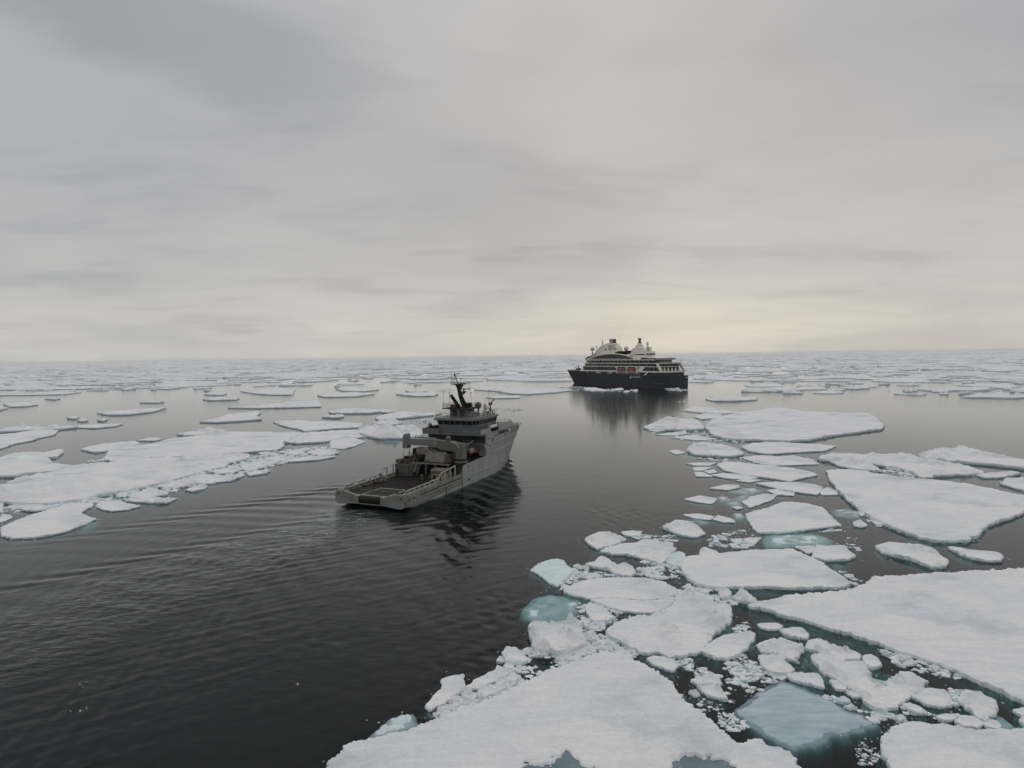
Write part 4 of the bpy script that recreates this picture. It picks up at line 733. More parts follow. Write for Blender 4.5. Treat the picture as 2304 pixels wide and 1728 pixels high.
# ------------------------------------------------------------------ far pack: alike floes out to the horizon
def proto_floe(seed):
    r = np.random.default_rng(seed); n = 26; a = np.linspace(0, 2 * math.pi, n, endpoint=False)
    rad = 1 + 0.0 * a
    for k in range(2, 7): rad += r.normal(0, 0.30 / k) * np.cos(k * a + r.random() * 6.28)
    rad = np.clip(rad, .45, 1.5); el = r.uniform(.38, .8)
    P = np.stack([rad * np.cos(a), rad * np.sin(a) * el], 1); P += r.normal(0, .035, P.shape)
    In = P * 0.86; In2 = P * 0.5
    z0 = r.uniform(.55, .8, n); z1 = r.uniform(.85, 1.05, n); z2 = r.uniform(.8, 1.1, n)
    for _ in range(r.integers(2, 6)):
        i = r.integers(0, n); w = r.integers(1, 4)
        for k in range(-w, w + 1): z1[(i + k) % n] += r.uniform(.2, 1.4)
        if r.random() < .4: z2[(i) % n] += r.uniform(.4, 1.6)
    V = np.concatenate([np.column_stack([P * 1.0, np.full(n, -.25)]), np.column_stack([P * .995, z0]), np.column_stack([In, z1]), np.column_stack([In2, z2]), [[0, 0, 1.0]]])
    Q = []
    for k in range(3):
        for i in range(n): Q.append((k * n + i, k * n + (i + 1) % n, (k + 1) * n + (i + 1) % n, (k + 1) * n + i))
    T = [(3 * n + i, 3 * n + (i + 1) % n, 4 * n) for i in range(n)]
    return V, np.array(T), np.array(Q)
PROTO = [proto_floe(100 + k) for k in range(16)]
PROTO_ME = [mesh_np('pack_floe', v, [t, q], [MATS['snow'], MATS['ice_edge']], [0] * len(t) + [1] * 26 + [0] * (len(q) - 26), [True] * len(t) + [False] * 26 + [True] * (len(q) - 26)) for v, t, q in PROTO]
TRACED = [np.asarray(f[-1]) for f in FLOES]
def far_pack():
    items = []
    cx, cy = CRUISE_POS; hx, hy = math.sin(R(CRUISE_HEAD)), math.cos(R(CRUISE_HEAD))
    cells = {}
    def clash(x, y, r, cs):
        i, j = int(x // cs), int(y // cs)
        for a in (-1, 0, 1):
            for b in (-1, 0, 1):
                for (u, v, w) in cells.get((cs, i + a, j + b), ()):
                    if (u - x) ** 2 + (v - y) ** 2 < (0.74 * (w + r)) ** 2: return True
        return False
    tc = [(p.mean(0), np.hypot(*(p - p.mean(0)).T).max()) for p in TRACED]
    bands = [(420, 700, 4, 34, 900), (700, 1100, 5, 54, 2600), (1100, 1800, 6, 85, 6500), (1800, 3200, 10, 105, 6500), (3200, 6500, 22, 170, 6500), (6500, 12000, 60, 320, 4800), (12000, 21000, 130, 560, 3600)]
    for d0, d1, s0, s1, tries in bands:
        cs = s1 * 2.2
        sizes = sorted((s0 * (s1 / s0) ** (random.random() ** 1.5) for _ in range(tries)), reverse=True)
        for s in sizes:
            az = random.uniform(-44, 44); d = d0 * (d1 / d0) ** random.random()
            x, y = d * math.sin(R(az)), d * math.cos(R(az))
            # open leads: round the cruise ship and its track, and the calm water on the left
            u = (x - cx) * hx + (y - cy) * hy; v = -(x - cx) * hy + (y - cy) * hx
            if -60 < u < 190 and abs(v) < 34 + s: continue
            if az < 6.5:
                if d < 640: continue
                p = 0.10 if d < 900 else (0.32 if d < 1150 else (0.97 if az < -22 else 0.85))
                if az < -26 and d > 700: p = max(p, 0.75)
            else:
                if d < 470 and az > 20: continue
                p = 0.5 if d < 600 else (0.62 if d < 1000 else 0.92)
                if az < 20 and d < 640: continue
            lead = vnoise(np.array([x / (110 + d * .10) + 3.1]), np.array([y / (150 + d * .22)]), 4.0)[0]
            if lead < 0.26: p *= 0.3
            if random.random() > p: continue
            if clash(x, y, s, cs): continue
            if d < 1200 and any(np.hypot(x - c[0], y - c[1]) < 0.7 * r + s for c, r in tc): continue
            cells.setdefault((cs, int(x // cs), int(y // cs)), []).append((x, y, s))
            hgt = random.uniform(.35, .95) * (1 + d / 7000)
            if random.random() < .08 and d > 1500: hgt *= 1.6
            items.append((x, y, s, hgt, random.uniform(0, 6.28), random.randrange(16), d))
    # the ones that show largest stand singly, the rest is one mass
    items.sort(key=lambda t: -t[2] / t[6] * (1 + 30.0 / t[6]) * (3 if abs(math.atan2(t[0], t[1])) < R(39.5) else .01))
    for x, y, s, h, a, k, d in items[:170]:
        o = obj('ice_floe', PROTO_ME[k], None, (x, y, 0)); o.scale = (s, s, h); o.rotation_euler = (0, 0, a)
        left = x < 0.115 * y
        if left and d < 1150: tag(o, 'flat snow floe on the calm water left of the grey ship', 'ice floe', 'calm water floes')
        elif left: tag(o, 'low white floe in the distant pack left of the cruise ship', 'ice floe', 'distant pack left')
        elif x < 0.21 * y and d > 640: tag(o, 'low white floe in the distant pack behind the cruise ship', 'ice floe', 'distant pack behind')
        else: tag(o, 'low white floe in the distant pack right of the cruise ship', 'ice floe', 'distant pack right')
    Vs, Ts, Qs, b = [], [], [], 0
    for x, y, s, h, a, k, d in items[170:]:
        v, t, q = PROTO[k]; c, sn = math.cos(a), math.sin(a)
        w = np.stack([(v[:, 0] * c - v[:, 1] * sn) * s + x, (v[:, 0] * sn + v[:, 1] * c) * s + y, v[:, 2] * h], 1)
        Vs.append(w); Ts.append(t + b); Qs.append(q + b); b += len(v)
    nT = sum(len(t) for t in Ts); mi = np.concatenate([np.zeros(nT, int)] + [np.array([1] * 26 + [0] * (len(q) - 26)) for q in Qs])
    me = mesh_np('pack_ice', np.concatenate(Vs), [np.concatenate(Ts), np.concatenate(Qs)], [MATS['snow'], MATS['ice_edge']], mi, mi == 0)
    tag(obj('pack_ice', me), 'dense mass of small white floes reaching the horizon', 'pack ice', None, 'stuff')
far_pack()

# ------------------------------------------------------------------ brash: crumbs and chunks between the floes
RUBBLE = [
([(-6.65,48.42),(-5.1,51.19),(-4.36,52.18),(-1.2,52.87),(-0.65,54.77),(0.24,56.79),(0.4,57.71),(1.99,59.27),(3.61,60.23),(7.9,59.1),(5.64,56.79),(3,55.24),(0.34,53.1),(-1.72,51.23),(-3.68,50.07),(-5.49,48.4)],3900,0.048,0.434),
([(5.91,60.14),(7.44,62.78),(8.66,66.06),(10.46,63.04),(11.23,59.67),(11.02,57.82),(8.05,59.29),(5.58,58.28),(2.86,56.59),(-1.09,55.86),(-0.09,60),(1.55,59.64),(4.03,58.94)],2340,0.06,0.465),
([(7.22,71.1),(8.33,71.52),(9.56,70.14),(11.79,67.95),(10.12,64.87),(8.53,62.75),(7.05,63.5),(7.02,66.11)],1092,0.06,0.3875),
([(5.77,77.48),(8.13,83.67),(9.36,83.62),(12.52,79.95),(15.67,79.83),(17.57,85.16),(22.7,83.07),(21.4,79.04),(19,78.04),(14.38,79.32),(10.39,78.92),(7.5,77.42),(5.76,74.92)],2080,0.06,0.496),
([(20.39,77.45),(21.39,76.89),(24.68,74.72),(27.11,70.41),(24.58,69.19),(21.98,71.94),(20.27,74.88)],832,0.06,0.465),
([(21.89,63.4),(24.77,65.15),(25.63,63.64),(23.95,62.97),(22.15,62.33)],156,0.06,0.31),
([(14.75,57.72),(16.44,57.08),(17.93,54.26),(20.3,55.55),(21.18,52.88),(18.98,50.52),(17.71,51.26),(18.03,52.96),(15.16,54.07)],676,0.048,0.31),
([(21.64,58.41),(22.26,55.21),(24.76,54.33),(23.24,53.32),(20.92,51.88),(19.28,50.97),(18.13,52.45),(18.47,55.04)],1092,0.048,0.3875),
([(42.47,79.89),(42.84,78.75),(43.46,76.04),(41.98,75.07),(41.42,76.11)],156,0.06,0.465),
([(34.8,58.96),(36.46,57.38),(37.8,55.33),(39.18,53.41),(38.17,52.92),(36.95,53.47),(36.07,53.76),(34.95,55.41)],442,0.048,0.465),
([(27.73,48.52),(29.05,48.28),(30.08,47.21),(28.43,46.06),(27.52,45.51),(27.28,46.48)],364,0.048,0.341),
([(36.62,51.48),(37.47,51.21),(35.45,48.76),(33.01,47.35),(30.59,48.03),(31.01,49.09),(32.62,48.19),(35.24,48.99)],520,0.048,0.31),
([(16,48.38),(17.28,48.56),(17.78,47.3),(17.87,46.31),(16.12,45.96),(15.7,46.75)],390,0.036,0.248),
([(15.1,51.08),(18.15,50.31),(17.5,49.2),(14.79,48.41)],156,0.036,0.217),
([(26.14,46.12),(27.51,46.08),(25.64,42.55),(23.84,41.63),(24.1,43.25)],234,0.036,0.186),
([(23.45,50.87),(26.35,50.56),(26.51,49.42),(27.61,48.31),(27.85,47.47),(26.82,49.08),(25.21,50.82)],208,0.048,0.31),
([(33.6,99.31),(36.87,100.2),(38.46,96.04),(35.04,91.53),(32.81,89.88),(31.01,90.83),(28.36,91.84),(29.75,94.53)],676,0.072,0.5425),
([(50.89,239.95),(59,233.1),(72.19,231.56),(68.78,208.8),(71.96,203.94),(76.13,199.18),(69.07,195.73),(58.56,203.11),(51.31,217.89)],676,0.12,0.775),
([(49.11,175.72),(56.62,171.88),(64.03,172.81),(62.94,159.69),(54.22,164.59),(50.35,167.83)],312,0.096,0.62),
([(61.8,108.14),(63.01,103.28),(62.68,94.88),(61.1,95.93),(59.57,99.07),(59.45,103.47)],286,0.072,0.5425),
([(88.25,150.01),(93.18,150.86),(93.78,144.9),(90.55,138.61),(86.94,142.06)],416,0.096,0.775),
([(53.87,99.35),(51.4,90.78),(48.59,86.7),(45.26,85.26),(47.28,90.1)],130,0.06,0.3875),
([(17.07,97.06),(22.07,93.95),(24.81,93.82),(25.57,96.66),(22.4,97.81)],234,0.072,0.5425),
([(48.39,100.16),(52.97,101.01),(52.19,98.39),(48.29,97.56)],130,0.072,0.465),
([(-102.41,124.07),(-94.23,127.04),(-89.71,132.68),(-84.47,141.4),(-80.56,151.5),(-73.38,144.25),(-73.08,137.24),(-79.21,126.85),(-84.16,124.36),(-91.09,122.75),(-97.84,121.17)],3900,0.096,0.775),
([(-80.7,152.52),(-77.77,166.85),(-77.41,181.45),(-71.01,196.56),(-62.71,202.81),(-53.32,191.61),(-60.43,180),(-64.83,167.06),(-67.7,153.65),(-70.14,142.22)],4160,0.12,0.93),
([(-103.43,124.12),(-98.26,122.5),(-92.79,115.96),(-95.9,114.96)],312,0.072,0.465),
([(-117.95,177.82),(-121.86,176.78),(-123.25,180.18),(-119.85,182.16)],156,0.12,0.775),
([(-65.75,222.8),(-56.74,232.34),(-52.03,223.88),(-57.55,221.94),(-62.23,215.14)],390,0.12,0.93),
([(-48.29,273.35),(-37.4,268.2),(-33.02,275.2),(-36.08,301.11),(-44.55,288.96),(-49.69,281.36)],312,0.12,0.93),
([(-9.24,339.05),(3.43,343),(8.07,324.8),(-1.6,320.88),(-7.47,327.26)],234,0.18,1.085),
([(44.2,572.71),(65.77,560.85),(72.35,526.97),(101.86,491.01),(99.3,478.68),(70.89,481.36),(38.39,497.9)],676,0.24,1.395),
([(125.6,517.82),(138.97,519.26),(138.23,490.78),(128.56,471.54),(123.75,489.96)],364,0.24,1.395),
([(101.66,383.7),(112.44,398.01),(108.06,367.3),(97.09,366.46)],104,0.18,0.775),
([(-24.63,59.39),(-16.74,59.16),(-13.25,46.25),(-19.44,46.39)],2,0.048,0.124),
([(-41.56,56.75),(-38.51,56.67),(-32.04,48.81),(-35.99,48.9)],10,0.036,0.1085)]
def proto_crumb(seed, sub):
    r = np.random.default_rng(seed)
    t = (1 + 5 ** .5) / 2
    v = np.array([(-1, t, 0), (1, t, 0), (-1, -t, 0), (1, -t, 0), (0, -1, t), (0, 1, t), (0, -1, -t), (0, 1, -t), (t, 0, -1), (t, 0, 1), (-t, 0, -1), (-t, 0, 1)], float); v /= np.hypot(1, t)
    f = [(0, 11, 5), (0, 5, 1), (0, 1, 7), (0, 7, 10), (0, 10, 11), (1, 5, 9), (5, 11, 4), (11, 10, 2), (10, 7, 6), (7, 1, 8), (3, 9, 4), (3, 4, 2), (3, 2, 6), (3, 6, 8), (3, 8, 9), (4, 9, 5), (2, 4, 11), (6, 2, 10), (8, 6, 7), (9, 8, 1)]
    for _ in range(sub):
        vl = [tuple(p) for p in v]; mid = {}; nf = []
        def m_(a, b):
            k = (min(a, b), max(a, b))
            if k not in mid: p = (np.array(vl[a]) + np.array(vl[b])) / 2; p /= np.linalg.norm(p); mid[k] = len(vl); vl.append(tuple(p))
            return mid[k]
        for a, b, c in f:
            x, y, z = m_(a, b), m_(b, c), m_(c, a); nf += [(a, x, z), (b, y, x), (c, z, y), (x, y, z)]
        v, f = np.array(vl), nf
    # cut by random planes: angular broken ice
    for _ in range(9):
        nrm = r.normal(0, 1, 3); nrm /= np.linalg.norm(nrm); h = r.uniform(.5, .85); dd = v @ nrm; v = v - np.outer(np.maximum(0, dd - h), nrm)
    v = v * (1 + r.normal(0, .05, (len(v), 1))); v = v * np.array([r.uniform(.8, 1.5), r.uniform(.55, 1.0), r.uniform(.28, .7)])
    return v, np.array(f)
CR = [proto_crumb(k, 0) for k in range(8)]; CH = [proto_crumb(50 + k, 2) for k in range(8)]
CH_ME = [mesh_np('ice_chunk', v, f, [MATS['snow'], MATS['crumb_ice']], None, False) for v, f in CH]
def proto_shard(seed):
    """flat angular splinter of broken floe"""
    r = np.random.default_rng(seed); n = int(r.integers(4, 8)); a = np.sort(r.random(n) * 6.28 * .6 + np.arange(n) * 6.28 / n * .8); a = np.arange(n) / n * 6.28 + r.uniform(-.35, .35, n) * 6.28 / n
    P = np.stack([np.cos(a) * r.uniform(.6, 1.25, n), np.sin(a) * r.uniform(.45, .9, n)], 1); h = r.uniform(.10, .26); tl = r.normal(0, .10, 2)
    top = np.column_stack([P, h + P @ tl + r.normal(0, .02, n)]); mid = np.column_stack([P * .45 + r.normal(0, .05, 2), np.full(n, h * 1.25) + (P * .45) @ tl]); bot = np.column_stack([P * 1.08, np.full(n, -.3)])
    V = np.concatenate([bot, top, mid]); F = []
    for k in (0, 1):
        for i in range(n): j = (i + 1) % n; F += [(k * n + i, k * n + j, (k + 1) * n + j), (k * n + i, (k + 1) * n + j, (k + 1) * n + i)]
    F += [(2 * n, 2 * n + i, 2 * n + i + 1) for i in range(1, n - 1)]
    return V, np.array(F)
SH = [proto_shard(300 + k) for k in range(12)]
SH_ME = [mesh_np('ice_chunk', v, f, [MATS['snow']], None, False) for v, f in SH]
def brash():
    Vs, Fs, b = [], [], 0; singles = []
    for poly, n, s0, s1 in RUBBLE:
        poly = np.asarray(poly); lo, hi = poly.min(0), poly.max(0); got = []
        tries = 0
        while len(got) < n and tries < 30:
            p = lo + rng.random((n * 3, 2)) * (hi - lo); p = p[inside(p, poly)]; p = p[fbm(p[:, 0] / 1.7, p[:, 1] / 1.7, 31., 3) + rng.normal(0, .07, len(p)) > .47]; p = p + rng.normal(0, 1, p.shape) * (0.035 * (hi - lo).max()) * rng.random((len(p), 1)) ** 2; got += list(p[: n - len(got)]); tries += 1
        for p in got:
            s = s0 * .6 * (s1 / s0 * 2.2) ** (rng.random() ** 2.6); d = math.hypot(*p)
            singles.append((s / d, p, s)) if s / d * 2 * 1400 > 9.0 else None
            if s / d * 2 * 1400 <= 9.0:
                v, f = CR[rng.integers(8)] if rng.random() < .5 else SH[rng.integers(12)]; a = rng.random() * 6.28; c, sn = math.cos(a), math.sin(a)
                w = np.stack([(v[:, 0] * c - v[:, 1] * sn) * s + p[0], (v[:, 0] * sn + v[:, 1] * c) * s + p[1], v[:, 2] * s + s * rng.uniform(-.55, .2)], 1)
                Vs.append(w); Fs.append(f + b); b += len(v)
    singles.sort(key=lambda t: -t[0])
    placed = 0
    for _, p, s in singles:
        if placed < 280:
            q = np.array([p])
            o = obj('ice_chunk', CH_ME[rng.integers(8)] if rng.random() < .4 else SH_ME[rng.integers(12)], None, (p[0], p[1], s * rng.uniform(-.1, .2))); o.scale = (s, s, s); o.rotation_euler = (rng.normal(0, .1), rng.normal(0, .1), rng.random() * 6.28)
            if p[0] < 0: tag(o, 'small white ice chunk in the brash along the left floes', 'ice chunk', 'chunks on the left')
            else: tag(o, 'small white ice chunk in the brash right of the channel', 'ice chunk', 'chunks on the right')
            placed += 1
        else:
            v, f = CR[rng.integers(8)]; w = v * s + np.array([p[0], p[1], 0]); Vs.append(w); Fs.append(f + b); b += len(v)
    # scattered specks on the open channel and round every traced floe
    for P in TRACED:
        c = P.mean(0); d = math.hypot(*c)
        if d > 300: continue
        per = np.hypot(*(np.roll(P, -1, 0) - P).T).sum(); k = int(min(60, per * 0.9))
        for _ in range(k):
            i = rng.integers(len(P)); t = rng.random(); q = P[i] * (1 - t) + P[(i + 1) % len(P)] * t; out = (q - c) / (np.hypot(*(q - c)) + 1e-6)
            q = q + out * abs(rng.normal(0, .7)) + rng.normal(0, .15, 2); s = rng.uniform(.03, .10) * max(1, d / 90)
            v, f = CR[rng.integers(8)]; w = v * s + np.array([q[0], q[1], 0.0]); Vs.append(w); Fs.append(f + b); b += len(v)
    mi = np.concatenate([np.full(len(f), k) for f, k in zip(Fs, rng.choice([0, 0, 0, 0, 0, 1, 2], len(Fs)))])
    me = mesh_np('brash_ice', np.concatenate(Vs), np.concatenate(Fs), [MATS['crumb_ice'], MATS['blue_ice'], MATS['wet_ice']], mi, False)
    tag(obj('brash_ice', me), 'fine crushed white brash ice drifting between the floes', 'brash ice', None, 'stuff')
brash()

# ------------------------------------------------------------------ ships: mesh builder
class MB:
    def __init__(self): self.v = []; self.f = []
    def add(self, vs, fs):
        b = len(self.v); self.v += [tuple(map(float, p)) for p in vs]; self.f += [tuple(i + b for i in f) for f in fs]; return self
    def box(self, x0, x1, y0, y1, z0, z1):
        vs = [(x, y, z) for z in (z0, z1) for y in (y0, y1) for x in (x0, x1)]
        return self.add(vs, [(0, 2, 3, 1), (4, 5, 7, 6), (0, 1, 5, 4), (2, 6, 7, 3), (0, 4, 6, 2), (1, 3, 7, 5)])
    def prism(self, poly, axis, a0, a1):
        """poly = 2D points; axis 'x': poly in (y,z); 'y': poly in (x,z); 'z': poly in (x,y)"""
        ar = sum(p[0] * q[1] - q[0] * p[1] for p, q in zip(poly, poly[1:] + poly[:1]))
        if ar < 0: poly = poly[::-1]
        def mk(p, a): return {'x': (a, p[0], p[1]), 'y': (p[0], a, p[1]), 'z': (p[0], p[1], a)}[axis]
        n = len(poly); vs = [mk(p, a0) for p in poly] + [mk(p, a1) for p in poly]
        fs = [tuple(range(n))[::-1], tuple(range(n, 2 * n))] + [(i, (i + 1) % n, (i + 1) % n + n, i + n) for i in range(n)]
        if (axis == 'y') != (a1 < a0): fs = [f[::-1] for f in fs]
        return self.add(vs, fs)
    def tube(self, p0, p1, r0, r1=None, n=8, sx=1.0, cap=True):
        r1 = r0 if r1 is None else r1
        p0, p1 = Vector(p0), Vector(p1); d = (p1 - p0).normalized(); u = d.orthogonal().normalized(); w = d.cross(u)
        vs = [p + (u * math.cos(6.28318 * i / n) * sx + w * math.sin(6.28318 * i / n)) * r for p, r in ((p0, r0), (p1, r1)) for i in range(n)]
        fs = [(i, (i + 1) % n, (i + 1) % n + n, i + n) for i in range(n)]
        if cap: fs += [tuple(range(n))[::-1], tuple(range(n, 2 * n))]
        return self.add(vs, fs)
    def path(self, pts, r, n=6):
        rs = r if isinstance(r, (list, tuple)) else [r] * len(pts)
        for i in range(len(pts) - 1): self.tube(pts[i], pts[i + 1], rs[i], rs[i + 1], n)
        return self
    def loft(self, rings, closed=True, caps=True):
        n = len(rings[0]); vs = [p for r in rings for p in r]; fs = []
        for k in range(len(rings) - 1):
            for i in range(n if closed else n - 1): fs.append((k * n + i, k * n + (i + 1) % n, (k + 1) * n + (i + 1) % n, (k + 1) * n + i))
        if caps: fs += [tuple(range(n))[::-1], tuple((len(rings) - 1) * n + i for i in range(n))]
        return self.add(vs, fs)
    def ball(self, c, r, nu=12, nv=8, sz=1.0):
        rings = []
        for j in range(nv + 1):
            t = math.pi * j / nv; rr = max(r * math.sin(t), 1e-3); rings.append([(c[0] + rr * math.cos(6.28318 * i / nu), c[1] + rr * math.sin(6.28318 * i / nu), c[2] - r * sz * math.cos(t)) for i in range(nu)])
        return self.loft(rings)
    def rail(self, pts, h=1.0, step=2.0, r=0.035, bars=2):
        for k in range(1, bars + 1): self.path([(p[0], p[1], p[2] + h * k / bars) for p in pts], r, 4)
        for a, b in zip(pts, pts[1:]):
            a, b = Vector(a), Vector(b); m = max(1, int((b - a).length / step))
            for i in range(m + 1): q = a.lerp(b, i / m); self.tube(q, q + Vector((0, 0, h)), r, r, 4)
        return self
    def build(self, name, m, parent=None, smooth=False, kind=None, mats=None):
        me = bpy.data.meshes.new(name); me.from_pydata(self.v, [], self.f); me.materials.append(MATS[m])
        if smooth:
            for p in me.polygons: p.use_smooth = True
            me.set_sharp_from_angle(angle=R(38))
        me.update(); o = obj(name, me, parent)
        if kind: o['kind'] = kind
        return o
def interp(x, tab):
    return float(np.interp(x, [t[0] for t in tab], [t[1] for t in tab]))

mat('navy_grey', (0.33, 0.338, 0.345), 0.5, col2=(0.225, 0.222, 0.212), scale=0.9, stretch=(1.2, 1.2, 0.13), lo=.3, hi=.62, bump=0.01, bscale=0.7)
mat('navy_beige', (0.235, 0.228, 0.205), 0.55, col2=(0.155, 0.15, 0.134), scale=0.7, stretch=(1, 1, 0.4), bump=0.01, bscale=1.0)
mat('super_grey', (0.145, 0.154, 0.162), 0.5, col2=(0.11, 0.116, 0.12), scale=0.6, stretch=(1, 1, 0.3))
mat('roof_grey', (0.19, 0.195, 0.192), 0.6, col2=(0.15, 0.15, 0.147), scale=0.6)
mat('fender_blue', (0.235, 0.245, 0.265), 0.55, col2=(0.20, 0.21, 0.225), scale=0.9)
mat('crane_grey', (0.15, 0.147, 0.128), 0.5, col2=(0.098, 0.095, 0.081), scale=0.9)
mat('boom_grey', (0.185, 0.185, 0.19), 0.5, col2=(0.15, 0.15, 0.15), scale=0.9)
mat('deck_dark', (0.017, 0.014, 0.012), 0.75, col2=(0.008, 0.007, 0.006), scale=0.9, spec=0.12)
mat('deck_aft', (0.036, 0.033, 0.026), 0.75, col2=(0.015, 0.014, 0.011), scale=1.0, spec=0.15)
mat('deck_green', (0.10, 0.12, 0.10), 0.6, col2=(0.07, 0.085, 0.075), scale=0.9)
mat('mast_black', (0.022, 0.020, 0.018), 0.6, var=0.4)
mat('roller_brown', (0.016, 0.013, 0.009), 0.6, spec=0.2, col2=(0.02, 0.017, 0.014), scale=2.0)
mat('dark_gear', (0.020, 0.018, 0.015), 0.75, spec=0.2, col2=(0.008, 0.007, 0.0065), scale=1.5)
mat('black_slot', (0.012, 0.012, 0.012), 0.7)
mat('glass_dark', (0.012, 0.014, 0.016), 0.08, spec=0.6)
mat('paint_white', (0.55, 0.54, 0.51), 0.5, col2=(0.46, 0.45, 0.42), scale=1.0)
mat('line_white', (0.55, 0.54, 0.50), 0.7, col2=(0.32, 0.31, 0.28), scale=1.6)
mat('orange', (0.36, 0.075, 0.03), 0.5, var=0.25)
mat('red_dull', (0.20, 0.045, 0.04), 0.55, var=0.3)
mat('crate_brown', (0.12, 0.085, 0.062), 0.7, col2=(0.075, 0.052, 0.04), scale=1.5)
mat('locker_olive', (0.125, 0.112, 0.06), 0.6, col2=(0.09, 0.08, 0.045), scale=1.2)
mat('locker_cream', (0.30, 0.275, 0.205), 0.6, col2=(0.22, 0.20, 0.15), scale=1.2)
mat('tarp_grey', (0.19, 0.183, 0.165), 0.8, col2=(0.15, 0.145, 0.13), scale=0.8, bump=0.03, bscale=1.2)
mat('bulkhead_shaded', (0.034, 0.037, 0.040), 0.6, col2=(0.022, 0.024, 0.026), scale=0.6)  # grey wall with the shade of the bridge deck overhang put into the colour
mat('casing_grey', (0.115, 0.11, 0.098), 0.6, col2=(0.07, 0.066, 0.058), scale=0.9, stretch=(1, 1, .3))
mat('rail_pale', (0.40, 0.39, 0.37), 0.55, col2=(0.27, 0.26, 0.24), scale=1.2)
mat('rope_tan', (0.36, 0.31, 0.22), 0.9, var=0.3)

# ------------------------------------------------------------------ navy support ship
def b_navy(x, z):
    xs = 66.6 + 0.27 * max(z, -3.0)
    u = x / xs
    bw = interp(u, [(0, 7.5), (.04, 7.82), (.56, 7.9), (.66, 7.3), (.75, 5.9), (.84, 4.0), (.915, 2.2), (.97, .9), (1, .06)])
    bd = interp(u, [(0, 7.9), (.57, 7.95), (.69, 7.9), (.775, 7.5), (.845, 6.65), (.90, 5.5), (.945, 4.3), (.98, 2.9), (1, 1.0)])
    t = min(max(z / 10.0, -.35), 1.08); t = math.copysign(abs(t) ** 1.15, t)
    return max(bw + (bd - bw) * t, 0.05)
def xs_navy(z): return 66.6 + 0.27 * max(z, -3.0)
def navy_shell(mb, x0, x1, z0, z1, th=None, nx=None, nz=6, sides=(1, -1), zf=None):
    """side plating between two stations and two heights, as a closed strip of thickness th"""
    nx = nx or max(4, int((x1 - x0) / 1.2))
    for s in sides:
        rings = []
        for i in range(nx + 1):
            ring_o, ring_i = [], []
            for k in range(nz + 1):
                z = z0 + (z1 - z0) * k / nz
                if zf: z = z0 + (zf((x0 + (x1 - x0) * i / nx)) - z0) * k / nz
                xe = min(x1, xs_navy(z)) if x1 > 60 else x1
                x = x0 + (xe - x0) * i / nx
                bo = b_navy(x, z); ring_o.append((x, s * bo, z)); ring_i.append((x, s * max(bo - th, .02), z))
            r = ring_o + ring_i[::-1]; rings.append(r if s < 0 else r[::-1])
        mb.loft(rings)
